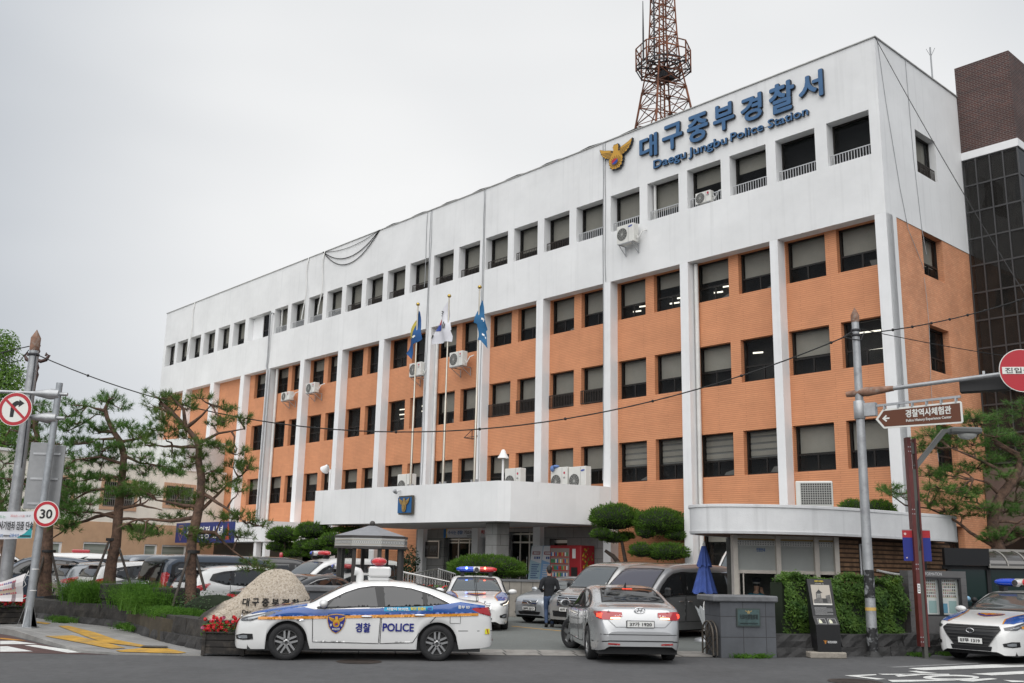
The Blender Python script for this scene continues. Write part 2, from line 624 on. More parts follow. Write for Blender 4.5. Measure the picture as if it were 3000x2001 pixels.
MB().quad((4.6, -.2, ZR - .8), (-52, -.2, ZR - .8), (-52, 12, ZR - .8), (4.6, 12, ZR - .8)).build('roof', mat('roof_deck', (.2, .21, .2), .9), st)
mb = MB()
mb.box(-52.25, 4.83, -.5, -.2, ZR + .001, ZR + .035)
mb.box(4.55, 4.83, -.199, 12, ZR + .001, ZR + .035)
mb.build('coping', mat('coping', (.42, .42, .41), .8, var=.2), st)

# orange tiled wall, all window openings
wins = []
for i in range(len(PILL) - 1):
 a, b = PILL[i][1], PILL[i + 1][0]
 for r in (2, 3, 4, 5):
  if i >= 11: continue
  if r == 5 and 7 <= b and a < 20: continue
  if i == 10:
   wins.append((36.9, 38.45, r, i))
  else:
   wins.append((a + .02, a + 1.68, r, i))
   wins.append((a + 2.12, b - .03, r, i))
mb = MB()
PB = lambda u, w, d: (-u, d, w)
cut_wall(mb, -4.4, 52.1, 0, ZB, [(a, b, ROW[r][0], ROW[r][1]) for a, b, r, i in wins] + [(9.6, 18.6, .3, 3.36)], PB, .26)
mb.build('tiled_wall', M_TILE, st)
mb = MB()
PT = lambda u, w, d: (4.76 - d, -.45 + u, w)
cut_wall(mb, .72, 12, 0, ZB, [(2.58, 4.15, ROW[r][0], ROW[r][1]) for r in ROW], PT, .3)
mb.build('tiled_wall', M_TILE_B, st)
for a, b in PILL:
 MB().box(-b, -a, -.45 if a > -4 else -.449, .02, 0, ZB - .002).build('pillar', M_WHITE2, st)
# dark rooms behind the glass
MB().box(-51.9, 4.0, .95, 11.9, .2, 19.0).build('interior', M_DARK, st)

def window(parent, P, a, b, z0, z1, style, split=True, lights=(), transom=.37):
 """P(u, d, z): u along the wall, d into it."""
 h = z1 - z0
 f = MB()
 def fb(u0, u1, w0, w1, d0=.0, d1=.07, mi=0):
  p = [P(u, d, w) for w in (w0, w1) for d in (d0, d1) for u in (u0, u1)]
  f.add(p, [(0, 1, 3, 2), (4, 5, 7, 6), (0, 1, 5, 4), (2, 3, 7, 6), (0, 2, 6, 4), (1, 3, 7, 5)], mi)
 t = .055
 fb(a, a + t, z0, z1); fb(b - t, b, z0, z1)
 fb(a + t, b - t, z0, z0 + t); fb(a + t, b - t, z1 - t, z1)
 zt = z0 + h * transom
 if split:
  fb(a + t, b - t, zt - .03, zt + .03, .004, .066)
  m = (a + b) / 2 + rng.uniform(-.05, .05)
  fb(m - .03, m + .03, z0 + t, zt - .03, .006, .06)
 fo = f.build('window', M_BRONZE, parent)
 MB().quad(P(a + t, .03, z0 + t), P(b - t, .03, z0 + t), P(b - t, .03, z1 - t), P(a + t, .03, z1 - t)).facing(V(P(0, -1, 0)) - V(P(0, 0, 0))).build('pane', M_GLASS, fo)
 g = MB()
 if style in ('plain', 'half', 'zebra'):
  zb = {'plain': zt + rng.uniform(-.02, .1), 'half': z0 + h * rng.uniform(.5, .7), 'zebra': zt}[style]
  if style == 'zebra':
   z = z1
   k = 0
   while z > zb:
    hh = .17 if k % 2 == 0 else .07
    g.quad(P(a + .06, .16 + .02 * (k % 2), max(zb, z - hh)), P(b - .06, .16 + .02 * (k % 2), max(zb, z - hh)), P(b - .06, .16 + .02 * (k % 2), z), P(a + .06, .16 + .02 * (k % 2), z), k % 2)
    z -= hh; k += 1
  else:
   g.quad(P(a + .06, .16, zb), P(b - .06, .16, zb), P(b - .06, .16, z1), P(a + .06, .16, z1))
  if rng.random() < .5:   # a second, lower blind or things on the sill
   g.quad(P(a + .1, .2, z0), P(a + .1 + (b - a) * rng.uniform(.25, .5), .2, z0), P(a + .1 + (b - a) * .35, .2, z0 + rng.uniform(.1, .35)), P(a + .12, .2, z0 + .3), 1)
 elif style == 'vert':
  n = int((b - a) / .085)
  for k in range(n):
   u = a + .07 + k * (b - a - .14) / n
   g.quad(P(u, .15, z0 + .06), P(u + .066, .19, z0 + .06), P(u + .066, .19, z1 - .05), P(u, .15, z1 - .05), 1)
 for (u0, u1, w) in lights:
  g.quad(P(a + (b - a) * u0, .5, z0 + h * w), P(a + (b - a) * u1, .5, z0 + h * (w + .02)), P(a + (b - a) * u1, .5, z0 + h * (w + .06)), P(a + (b - a) * u0, .5, z0 + h * (w + .04)), 2)
 if g.f:
  g.build('blind', [M_BLIND, M_BLINDV, M_LAMP], fo)
 return fo

def railing(parent, P, a, b, z0, z1, m, step=.105):
 r = MB()
 def seg(u0, u1, w0, w1, t):
  p = [P(u, d, w) for w in (w0, w1) for d in (-t, t) for u in (u0, u1)]
  r.add(p, [(0, 1, 3, 2), (4, 5, 7, 6), (0, 1, 5, 4), (2, 3, 7, 6), (0, 2, 6, 4), (1, 3, 7, 5)])
 seg(a, b, z1 - .03, z1, .016); seg(a, b, z0, z0 + .03, .016)
 n = max(3, int((b - a) / step))
 for k in range(n + 1):
  u = a + .012 + (b - a - .024) * k / n
  seg(u - .011, u + .011, z0 + .03, z1 - .03, .011)
 return r.build('railing', m, parent)

M_RAILW = mat('rail_grey', (.5, .51, .52), .5, metal=.2)
M_RAILD = mat('rail_bronze', (.045, .036, .03), .5, metal=.2)
PW = lambda off: (lambda u, d, z: (-u, -off + d, z))
for k, (a, b) in enumerate(OPEN1):
 if b - a > 2:
  MB().box(-b, -37.75, -.09, .0, 15.63, 17.23).build('infill_panel', M_WHITE2, st)
  window(st, PW(.06), a + .02, 37.73, 15.63, 17.23, 'none')
  continue
 left = a > 39
 window(st, PW(.05), a + (.25 if left else .02), b - .01, 15.63, 17.23, 'plain' if a > 3 else ('half' if a > -1 else 'none'), split=left, transom=.3)
 if not left:
  white = a < 8 or 28 < a < 35.8
  railing(st, PW(.28), a + .03, b - .03, 15.66, 16.06, M_RAILW if white else M_RAILD)
for a, b, r, i in wins:
 if r == 2:
  sty = 'plain' if i < 6 else ('vert' if i in (6, 7) else 'half')
 elif r == 3:
  sty = 'plain' if i < 6 else 'vert'
 elif r == 4:
  sty = 'zebra' if i in (1, 2) else ('plain' if i < 4 else 'half')
 else:
  sty = 'half'
 li = ()
 if (r, i) == (2, 2): sty, li = ('half' if a < 5 else 'plain'), ((.3, .62, .35), (.55, .85, .25), (.4, .5, .93))
 if (r, i) == (2, 1): sty, li = ('half', ((.15, .5, .38), (.5, .78, .28), (.6, .7, .93))) if a > 1.4 else ('plain', ())
 if (r, i) == (3, 0) and a < -4: sty, li = 'none', ((.35, .95, .78), (.05, .9, .4))
 if (r, i) == (3, 1) and a < 1: sty, li = 'none', ((.7, .97, .72),)
 if (r, i) == (3, 6): li = ((.35, .95, .75), (.3, .95, .58), (.3, .9, .42))
 if (r, i) == (3, 7) and a < 26: li = ((.6, .95, .75), (.2, .45, .62))
 if (r, i) == (4, 1): li = ((.05, .5, .8),)
 if (r, i) == (4, 2): li = ((.05, .65, .8),)
 window(st, PW(-.2), a + .005, b - .005, ROW[r][0] + .005, ROW[r][1] - .005, sty, lights=li)
 if r == 3 and i in (3, 4) or (r == 3 and i == 2 and False):
  railing(st, PW(.03), a, b, 8.53, 9.1, M_RAILD, .095)
PWS = lambda u, d, z: (4.76 - .22 - d, -.45 + u, z)
for z0, z1 in [(15.63, 17.23)] + [(ROW[r][0] + .005, ROW[r][1] - .005) for r in (2, 3, 4, 5)]:
 window(st, PWS, 2.59, 4.14, z0, z1, 'vert' if z0 < 9 else 'plain', transom=.34)
railing(st, lambda u, d, z: (4.7 + d, -.45 + u, z), 2.62, 4.1, 15.66, 16.1, M_RAILD)

# pipes and cables on the facade
def pipe(name, pts, r, m, parent=st, n=8):
 return MB().tube([(-s, -o, z) for s, o, z in pts], r, n).build(name, m, parent)
pipe('downpipe', [(35.55, .6, 16.9), (35.75, .62, 17.0), (35.95, .62, 16.9), (36.0, .55, 14.2), (36.1, .52, 13.6), (35.95, .52, 13.3), (35.95, .52, 0)], .055, M_PIPE)
pipe('downpipe', [(35.62, .52, 13.4), (35.62, .5, 0)], .05, M_PIPE)
pipe('downpipe', [(35.45, .1, 13.4), (35.45, .1, 0)], .09, M_PIPEW)
pipe('downpipe', [(3.24, .1, 13.4), (3.24, .1, 0)], .085, M_PIPEW)
pipe('downpipe', [(19.42, .1, 13.4), (19.42, .1, 4.9)], .085, M_PIPEW)
for s_ in (5.2, 19.85, 35.3):
 pipe('downpipe', [(s_, .14, 17.2), (s_, .14, 15.65)], .06, M_PIPEW)
for s_, z1 in ((19.78, 5), (19.9, 5), (20.2, 15.7), (15.55, 5), (15.63, 13), (7.78, 5.2), (7.65, 13.5)):
 pts = [(s_ + rng.uniform(-.03, .03), .475, ZR - (ZR - z1) * q / 9) for q in range(10)]
 pipe('cable', [(s_, .3, ZR + .06)] + pts, .017, M_PIPE, n=5)
for s_, d in ((31.9, 2.6), (30.1, 3.6), (47.4, 3.5)):
 pts = [(s_ + .12 * sin(q), .5 + .02 * q, ZR + .02 - (ZR - 15.9) * q / 8) for q in range(9)]
 pipe('cable', [(s_, .2, ZR + .08)] + pts, .035, M_PIPEW, n=6)
for dz in (.35, .95, 1.35):
 pts = [(30.3 - 5.8 * q / 14, .5, ZR + .03 - dz * (1 - ((q - 7.0) / 7.0) ** 2)) for q in range(15)]
 pipe('cable', pts, .024 if dz > .5 else .014, M_CABLE, n=6)
pipe('cable', [(5 - 20 * q / 30 + 19, .42, ZR + .06 + .05 * sin(q * 1.7)) for q in range(31)], .03, M_CABLE, n=5)
# loose wires down the side wall
for pts in ([(.15, .0, ZR), (.5, 0, 17.5), (1.1, 0, 14.6), (1.5, 0, 13.2), (2.5, 0, 12.0)], [(2.2, 0, ZR), (2.3, 0, 16), (2.55, 0, 13.4), (2.75, -.05, 12.6)]):
 MB().tube([(4.8, -.45 + u, z) for u, o, z in pts], .011, 5).build('cable', M_PIPE, st)
MB().tube([(4.82, -.45 + 2.4 + .1 * sin(q), 11.7 - q * .9) for q in range(8)], .009, 5).build('cable', M_PIPE, st)
# overflow spout by the canopy
pipe('overflow_pipe', [(8.3, .75, 4.55), (7.75, .75, 4.58), (7.62, .75, 4.5), (7.6, .75, 3.0)], .06, mat('rusty_pipe', (.12, .1, .09), .7))

# roof lettering: its own mounted sign
sg = thing('wall_sign', 'raised blue Korean and English letters along the top of the white facade', 'sign', FW(0, .45, 0), ST_R)
X1, Z1 = V((1, 0, 0)), V((0, 0, 1))
for ch, a, b, z0, z1 in (('대', 5.63, 4.75, 18.34, 19.29), ('구', 4.42, 3.46, 18.34, 19.38), ('중', 3.15, 2.21, 18.28, 19.38), ('부', 1.89, .97, 18.36, 19.39),
       ('경', .61, -.26, 18.34, 19.31), ('찰', -.64, -1.64, 18.25, 19.35), ('서', -1.88, -2.79, 18.34, 19.3)):
 m_ = MB().text(ch, (-(a + b) / 2, 0, (z0 + z1) / 2), X1, Z1, a - b, z1 - z0, 0, bold=.032, lift=.03, extrude=.1)
 m_.text(ch, (-(a + b) / 2, 0, (z0 + z1) / 2), X1, Z1, a - b, z1 - z0, 1, bold=.043, lift=.025, extrude=.09)
 m_.build('letter', [M_SIGNBLUE, M_SIGNDARK], sg)
cx = 4.93
for word, a, b in (('Daegu', 4.93, 3.29), ('Jungbu', 3.15, 1.33), ('Police', 1.15, -.30), ('Station', -.51, -2.17)):
 low = any(c in 'gjpqyJ' for c in word)
 desc = .125 if low else 0.
 z0 = 17.77 - desc
 z1 = 18.1
 m_ = MB().text(word, (-(a + b) / 2, 0, (z0 + z1) / 2), X1, Z1, a - b, z1 - z0, 0, bold=.018, lift=.03, extrude=.08)
 m_.text(word, (-(a + b) / 2, 0, (z0 + z1) / 2), X1, Z1, a - b, z1 - z0, 1, bold=.027, lift=.025, extrude=.07)
 m_.build('word', [M_SIGNBLUE, M_SIGNDARK], sg)
MB().bar((-4.9, -.012, 17.9), (2.2, -.012, 17.9), .014).build('mounting_rail', M_PIPE, sg)
em = thing('wall_emblem', 'large gold eagle emblem before the blue letters on the white facade', 'emblem', FW(6.93, .45, 18.87), ST_R)
eagle(MB(), (0, -.05, 0), X1, Z1, 1.8, 1.12, 0, 1, 2, 3, 0, .12).build('emblem', [M_GOLD, M_SIGNDARK, M_RED, M_BLUE], em)

# ------------------------------------------------------------------ entrance canopy (part of the station)
CAN = [(20.5, .46), (20.5, 6.0), (8.95, 5.12), (8.62, 4.75), (8.2, 3.4), (7.83, 2.0), (7.5, 1.0), (7.42, .46)]
def off_poly(pts, d):
 out = []
 n = len(pts)
 for i in range(n):
  p, q, r = V(pts[i - 1]), V(pts[i]), V(pts[(i + 1) % n])
  a = (q - p).normalized(); b = (r - q).normalized()
  na = V((-a.y, a.x)); nb = V((-b.y, b.x))
  k = (na + nb); k = k / max(.3, k.dot(na))
  out.append(tuple(q + k * d))
 return out
cx_ = [(-s, -o) for s, o in CAN]
inner = off_poly(cx_, .18)
if abs(inner[1][0]) > abs(cx_[1][0]):
 inner = off_poly(cx_, -.18)
mb = MB()
n = len(cx_)
ring = [(p[0], p[1], z) for z in (3.40, 4.92) for p in cx_] + [(p[0], p[1], z) for z in (3.40, 4.92) for p in inner]
fs = []
for i in range(n):
 j = (i + 1) % n
 fs += [(i, j, n + j, n + i), (2 * n + i, 2 * n + j, 3 * n + j, 3 * n + i), (n + i, n + j, 3 * n + j, 3 * n + i)]
mb.add(ring, fs)
can = mb.build('canopy', M_WHITE, st)
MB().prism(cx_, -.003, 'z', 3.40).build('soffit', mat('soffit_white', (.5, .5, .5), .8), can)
MB().prism(inner, .05, 'z', 4.5).build('deck', mat('deck_grey', (.3, .3, .3), .9), can)
pl = MB().box(-14.76, -13.6, -5.62, -5.56, 3.72, 4.52, 0).box(-14.68, -13.68, -5.626, -5.6, 3.8, 4.44, 1)
plo = thing('emblem_plaque', 'bronze framed blue square plaque with gold eagle on the canopy front', 'plaque', FW(14.18, 5.5, 0), ST_R + atan2(-.88, 11.55))
pm = MB().box(-.58, .58, -.09, .0, 3.74, 4.5, 0).box(-.52, .52, -.1, -.02, 3.8, 4.44, 1)
pm.build('board', [mat('bronze_frame', (.09, .08, .06), .5, metal=.5), mat('plaque_blue', (.005, .1, .28), .4)], plo)
eagle(MB(), (0, -.105, 4.12), X1, Z1, .78, .56, 0, 1, 0, 0, 0, .03).build('emblem', [mat('bronze_gold', (.5, .34, .12), .35, metal=.6), M_LINE], plo)
sp = thing('spotlight', 'small spotlight above the eagle plaque on the canopy', 'lamp', FW(14.55, 5.55, 0), ST_R)
MB().bar((0, 0, 4.72), (0, -.2, 4.66), .03).build('bracket', M_GALV, sp)
MB().tube([(0, -.2, 4.6), (0, -.28, 4.66), (0, -.34, 4.72)], [.05, .08, .09], 10).build('lamp_head', M_GALV, sp)

# granite entrance hall
mb = MB()
PG = lambda u, w, d: (-u, -.2 + d, w)
cut_wall(mb, 7.42, 20.4, 0, 3.4, [(15.0, 18.2, .75, 2.98), (11.95, 13.75, .75, 3.2), (10.05, 11.1, .75, 2.9)], PG, .3)
mb.quad((-20.4, -.2, 0), (-20.4, 0, 0), (-20.4, 0, 3.4), (-20.4, -.2, 3.4))
mb.quad((-7.42, -.2, 0), (-7.42, 0, 0), (-7.42, 0, 3.4), (-7.42, -.2, 3.4))
mb.build('granite_wall', M_GRANITE, st)
MB().box(-10.35, -9.7, -4.45, -3.8, 0, 3.39).build('column', M_GRANITE, st)
MB().box(-20.4, -7.6, -5.4, -.21, 0, .75).build('terrace', mat('terrace_granite', (.3, .3, .29), .8, var=.2), st)
def glass_door(s0, s1, z0, z1, nleaf, band=True):
 d = MB()
 w = (s1 - s0) / nleaf
 for k in range(nleaf + 1):
  u = s0 + w * k
  d.box(-u - .035, -u + .035, .02, .1, z0, z1)
 for z in (z0, z1 - .09, z0 + 1.98):
  d.box(-s1, -s0, .024, .096, z, z + .07)
 o = d.build('door', M_STEEL, st)
 MB().quad((-s1, .06, z0), (-s0, .06, z0), (-s0, .06, z1), (-s1, .06, z1)).facing((0, -1, 0)).build('pane', glass_mat('door_glass', (.012, .014, .016), .55, 1.5), o)
 if band:
  MB().box(-s1 + .05, -s0 - .05, .045, .052, z0 + .62, z0 + .78).build('safety_band', mat('band_blue', (.01, .045, .2), .5), o)
 h = MB()
 for k in range(1, nleaf):
  h.tube([(-s0 - w * k - .12, -.0, z0 + .5), (-s0 - w * k - .12, -.0, z0 + 1.4)], .018, 6)
 if nleaf > 1: h.build('handle', M_STEEL, o)
 return o
do = glass_door(15.02, 18.18, .75, 2.96, 4)
MB().disc((-16.2, .04, 1.75), .16, n=20).build('sticker', mat('sticker_yellow', (.65, .42, .03), .5), do)
glass_door(11.97, 13.73, .75, 3.18, 3)
glass_door(10.07, 11.08, .75, 2.88, 1)

# banner over the door, display case, vending machine, roll-up banners
bn = thing('door_banner', 'white cloth banner with blue and red slogan above the entrance doors', 'banner', FW(16.55, .24, 0), ST_R)
M_BANW = mat('banner_white', (.62, .63, .66), .8, var=.05)
b_ = MB().box(-1.65, 1.65, -.012, 0, 2.98, 3.39, 0).box(-1.65, -1.45, -.016, -.001, 2.98, 3.39, 1)
b_.add([(-1.45, -.016, 2.98), (-1.36, -.016, 2.98), (-1.42, -.016, 3.2), (-1.36, -.016, 3.39), (-1.45, -.016, 3.39)], [(0, 1, 2, 3, 4)], 3)
for t_, x0, x1, mi in (('수사는', -1.3, -.7, 1), ('경찰!', -.62, -.22, 1), ('기소는', -.12, .45, 4), ('검찰!', .53, .93, 4), ('혜택은 시민', 1.0, 1.6, 2)):
 b_.text(t_, ((x0 + x1) / 2, -.014, 3.22), X1, Z1, x1 - x0, .17, mi, bold=.02, lift=.003)
b_.text('대구중부경찰서', (.45, -.014, 3.05), X1, Z1, .7, .075, 4, bold=.01, lift=.003)
b_.build('cloth', [M_BANW, mat('ink_blue', (.02, .13, .36), .7), mat('ink_red', (.5, .03, .03), .7), mat('ink_yellow', (.7, .5, .05), .7), mat('ink_black', (.02, .02, .025), .7)], bn)
ds = thing('display_case', 'steel framed display case with old building photographs by the entrance', 'display case', FW(19.2, .2, 0), ST_R)
MB().box(-.75, .75, -.1, 0, 2.02, 2.85).build('frame', M_STEEL, ds)
d_ = MB().box(-.68, .68, -.106, -.05, 2.08, 2.79, 0)
d_.box(-.6, -.05, -.109, -.1, 2.2, 2.62, 1).box(.05, .6, -.109, -.1, 2.2, 2.62, 1)
for k in range(12):
 x = -.58 + .045 * k
 d_.box(x, x + .035, -.111, -.1, 2.22, 2.26 + .24 * abs(sin(k * 1.3)), 0).box(x + .65, x + .685, -.111, -.1, 2.22, 2.26 + .2 * abs(sin(k * 1.9 + 1)), 0)
d_.build('picture_panel', [mat('panel_black', (.015, .015, .016), .3), mat('photo_grey', (.1, .1, .1), .5, var=.4, vscale=6)], ds)
vm = thing('vending_machine', 'red drinks vending machine with lit shelves against the granite wall', 'vending machine', FW(9.35, .22, .75), ST_R)
MB().bbox(-.88, .88, -.82, 0, .06, 1.86, .03).build('body', mat('vending_red', (.33, .012, .02), .35, var=.1), vm)
v_ = MB().box(-.8, .25, -.835, -.8, .55, 1.74, 0)
cm = [mat('shelf_back', (.3, .26, .24), .5)] + [mat('can_%s' % n_, c_, .35) for n_, c_ in (('red', (.5, .03, .03)), ('white', (.7, .7, .68)), ('green', (.05, .25, .1)), ('blue', (.05, .15, .4)), ('gold', (.55, .35, .1)))]
for r_ in range(4):
 z = .62 + .27 * r_
 v_.box(-.8, .25, -.86, -.8, z - .05, z - .02, 1)
 for k in range(11):
  x = -.74 + .088 * k
  v_.tube([(x, -.845, z), (x, -.845, z + .15)], .03, 8, 1 + rng.randrange(5))
v_.build('shelf_window', cm, vm)
v_ = MB().text('Coca-Cola', (-.28, -.825, .33), X1, Z1, .95, .2, 0, bold=.02, lift=.004, slant=.2)
v_.box(.42, .6, -.83, -.8, 1.35, 1.72, 1).box(.36, .7, -.83, -.8, .65, 1.0, 2)
v_.build('front_print', [mat('print_white', (.75, .7, .68), .5), mat('notice_white', (.7, .7, .7), .6), M_BLACK], vm)
v_ = MB()
for k in range(60):
 y, z = rng.uniform(-.72, -.1), rng.uniform(.4, 1.75)
 v_.disc((.884, y, z), rng.uniform(.02, .05), V((0, 1, 0)), Z1, 7, k % 2)
v_.build('side_print', [mat('flower_yellow', (.6, .42, .03), .6), mat('flower_green', (.1, .2, .03), .6)], vm)
for s_, c_, hd in ((11.25, (.35, .5, .58), 'light blue'), (10.55, (.2, .36, .6), 'white and blue')):
 rb = thing('standing_banner', 'tall %s standing banner with red title beside the vending machine' % hd, 'banner', FW(s_, 1.0, .75), ST_R + .1, 'standing banners by the entrance')
 q = MB()
 q.quad((-.32, 0, .08), (.32, 0, .08), (.32, .28, 1.85), (-.32, .28, 1.85), 0)
 Yd = V((0, .28, 1.77)).normalized()
 def on(x, t, l=.004): return V((x, 0, .08)) + Yd * t + X1.cross(Yd) * l
 q.poly([on(-.3, 1.2), on(.3, 1.05), on(.3, 1.78), on(-.3, 1.78)], 1)
 q.poly([on(-.22, 1.42, .008), on(.2, 1.42, .008), on(.2, 1.55, .008), on(-.22, 1.55, .008)], 2)
 def bars(x0, x1, t, h, mi, l=.012):
  x = x0
  while x < x1:
   w_ = rng.uniform(.4, .9) * h
   q.poly([on(x, t, l), on(x + w_, t, l), on(x + w_, t + h, l), on(x, t + h, l)], mi)
   x += w_ + h * .25
 bars(-.16, .14, 1.445, .08, 1)
 bars(-.1, .22, 1.24, .1, 3, .008)
 for k in range(9):
  bars(-.2, .2 - .05 * (k % 3), .98 - k * .09, .045, 1 if hd[0] == 'w' else 3, .008)
 q.build('sheet', [mat('rollup_' + hd.replace(' ', '_'), c_, .7), M_BANW, mat('ink_darkred', (.25, .02, .03), .6), mat('ink_navy', (.03, .07, .25), .6)], rb)
 MB().box(-.35, .35, -.1, .2, 0, .06).tube([(0, .05, .05), (0, .29, 1.86)], .014, 6).build('stand', M_GALV, rb)
# ------------------------------------------------------------------ vehicles
def crom(tab, x):
 """Smooth (monotone-ish) interpolation through a table of (x, y)."""
 n = len(tab)
 if x <= tab[0][0]: return tab[0][1]
 if x >= tab[-1][0]: return tab[-1][1]
 for i in range(n - 1):
  if tab[i][0] <= x <= tab[i + 1][0]:
   break
 x0, y0 = tab[i]; x1, y1 = tab[i + 1]
 h = x1 - x0
 d = (y1 - y0) / h
 def slope(k):
  if k <= 0 or k >= n - 1: return None
  a = (tab[k][1] - tab[k - 1][1]) / (tab[k][0] - tab[k - 1][0])
  b = (tab[k + 1][1] - tab[k][1]) / (tab[k + 1][0] - tab[k][0])
  if a * b <= 0: return 0.
  return 2 * a * b / (a + b)
 m0 = slope(i); m1 = slope(i + 1)
 if m0 is None: m0 = d
 if m1 is None: m1 = d
 t = (x - x0) / h
 return (2 * t**3 - 3 * t**2 + 1) * y0 + (t**3 - 2 * t**2 + t) * h * m0 + (-2 * t**3 + 3 * t**2) * y1 + (t**3 - t**2) * h * m1

KINDS = {
 'sedan': dict(L=4.855, W=1.865, H=1.475, fo=.96, wb=2.805, wr=.33,
 top=[(0, .60), (.03, .69), (.10, .76), (.25, .83), (.5, .90), (.8, .955), (1.1, 1.0), (1.32, 1.04), (1.6, 1.18), (1.89, 1.325), (2.12, 1.415), (2.43, 1.465), (2.75, 1.475), (3.15, 1.45), (3.5, 1.385), (3.9, 1.265), (4.2, 1.155), (4.4, 1.105), (4.62, 1.085), (4.74, 1.05), (4.80, .95), (4.835, .78), (4.855, .62)],
 belt=[(0, .55), (.08, .66), (.3, .79), (.7, .885), (1.3, .96), (1.7, .99), (2.5, 1.01), (3.4, 1.045), (4.1, 1.06), (4.5, 1.03), (4.72, .96), (4.82, .75), (4.855, .58)],
 dlo=[(1.46, .945), (1.52, .99), (1.75, 1.12), (2.0, 1.245), (2.25, 1.33), (2.5, 1.368), (2.9, 1.372), (3.25, 1.335), (3.6, 1.24), (3.88, 1.12), (4.02, 1.05), (3.4, 1.01), (2.5, .975)],
 panes=[[(1.68, .975), (1.80, 1.115), (2.05, 1.235), (2.28, 1.308), (2.55, 1.345), (2.62, .992)], [(2.76, .998), (2.71, 1.35), (2.95, 1.348), (3.25, 1.308), (3.46, 1.25), (3.48, 1.025)], [(3.56, 1.03), (3.55, 1.22), (3.75, 1.145), (3.9, 1.06)]],
 ws=[(1.36, .74, 1.03), (1.36, -.74, 1.03), (2.1, -.55, 1.41), (2.1, .55, 1.41)], bl=[(3.38, .56, 1.41), (3.38, -.56, 1.41), (4.16, -.66, 1.16), (4.16, .66, 1.16)],
 doors=[[(1.50, .94), (1.42, .74), (1.44, .34), (2.66, .32), (2.685, .985), (2.2, .97)], [(2.705, .985), (2.69, .32), (3.3, .34), (3.42, .52), (3.62, .70), (3.76, .86), (3.66, 1.02)]],
 handles=[(2.42, .81), (3.42, .845)], mirror=(1.63, .965), ring='car'),
 'suv': dict(L=4.45, W=1.855, H=1.64, fo=.88, wb=2.64, wr=.345,
 top=[(0, .68), (.03, .80), (.12, .90), (.3, .98), (.6, 1.04), (.95, 1.09), (1.13, 1.12), (1.4, 1.28), (1.65, 1.44), (1.87, 1.55), (2.2, 1.615), (2.65, 1.64), (3.2, 1.62), (3.7, 1.565), (4.02, 1.51), (4.16, 1.40), (4.30, 1.16), (4.37, .98), (4.42, .78), (4.45, .58)],
 belt=[(0, .60), (.08, .76), (.3, .90), (.7, .985), (1.2, 1.03), (2.2, 1.06), (3.2, 1.10), (3.9, 1.12), (4.25, 1.06), (4.38, .86), (4.45, .54)],
 dlo=[(1.25, 1.03), (1.5, 1.2), (1.75, 1.37), (2.0, 1.475), (2.4, 1.52), (3.0, 1.51), (3.5, 1.46), (3.82, 1.39), (3.93, 1.24), (3.5, 1.13), (2.4, 1.07)],
 panes=[[(1.5, 1.07), (1.62, 1.23), (1.82, 1.37), (2.05, 1.455), (2.28, 1.485), (2.3, 1.085)], [(2.42, 1.09), (2.4, 1.49), (2.9, 1.485), (3.2, 1.455), (3.26, 1.13)], [(3.35, 1.14), (3.32, 1.44), (3.7, 1.36), (3.8, 1.24)]],
 ws=[(1.18, .74, 1.1), (1.18, -.74, 1.1), (1.86, -.58, 1.54), (1.86, .58, 1.54)], bl=[(4.06, .55, 1.47), (4.06, -.55, 1.47), (4.27, -.66, 1.16), (4.27, .66, 1.16)],
 doors=[[(1.28, 1.02), (1.2, .8), (1.22, .42), (2.3, .4), (2.35, 1.06)], [(2.37, 1.06), (2.32, .4), (2.95, .42), (3.1, .62), (3.3, .78), (3.38, .95), (3.36, 1.12)]],
 handles=[(2.1, .88), (3.08, .92)], mirror=(1.42, 1.04), ring='car'),
 'van': dict(L=5.125, W=1.92, H=1.925, fo=.95, wb=3.2, wr=.335,
 top=[(0, .66), (.03, .82), (.12, .93), (.3, 1.0), (.6, 1.06), (.80, 1.11), (.95, 1.19), (1.2, 1.40), (1.45, 1.60), (1.68, 1.75), (1.95, 1.85), (2.4, 1.905), (3.2, 1.925), (4.2, 1.91), (4.75, 1.87), (4.93, 1.78), (5.02, 1.45), (5.07, 1.1), (5.1, .8), (5.125, .5)],
 belt=[(0, .58), (.08, .78), (.3, .93), (.6, 1.0), (1.0, 1.05), (2.0, 1.08), (4.5, 1.08), (4.95, 1.05), (5.06, .9), (5.125, .48)],
 dlo=[(1.05, 1.06), (1.35, 1.34), (1.62, 1.54), (1.85, 1.64), (2.2, 1.69), (4.6, 1.69), (4.78, 1.6), (4.84, 1.15), (4.6, 1.11), (2.1, 1.10), (1.5, 1.06)],
 panes=[[(1.28, 1.1), (1.5, 1.34), (1.72, 1.5), (1.95, 1.6), (2.12, 1.62), (2.16, 1.13)], [(2.36, 1.13), (2.34, 1.65), (3.5, 1.66), (3.5, 1.13)], [(3.56, 1.13), (3.56, 1.66), (4.56, 1.65), (4.7, 1.55), (4.74, 1.17), (4.6, 1.13)]],
 ws=[(.9, .76, 1.16), (.9, -.76, 1.16), (1.72, -.66, 1.74), (1.72, .66, 1.74)], bl=[(4.96, .72, 1.68), (4.96, -.72, 1.68), (5.05, -.76, 1.14), (5.05, .76, 1.14)],
 doors=[[(1.1, 1.04), (1.28, .8), (1.4, .42), (2.2, .42), (2.24, 1.08)], [(2.28, 1.08), (2.24, .42), (3.42, .42), (3.54, 1.09)]],
 handles=[(2.02, .93), (2.42, .93)], mirror=(1.32, 1.1), ring='van'),
}
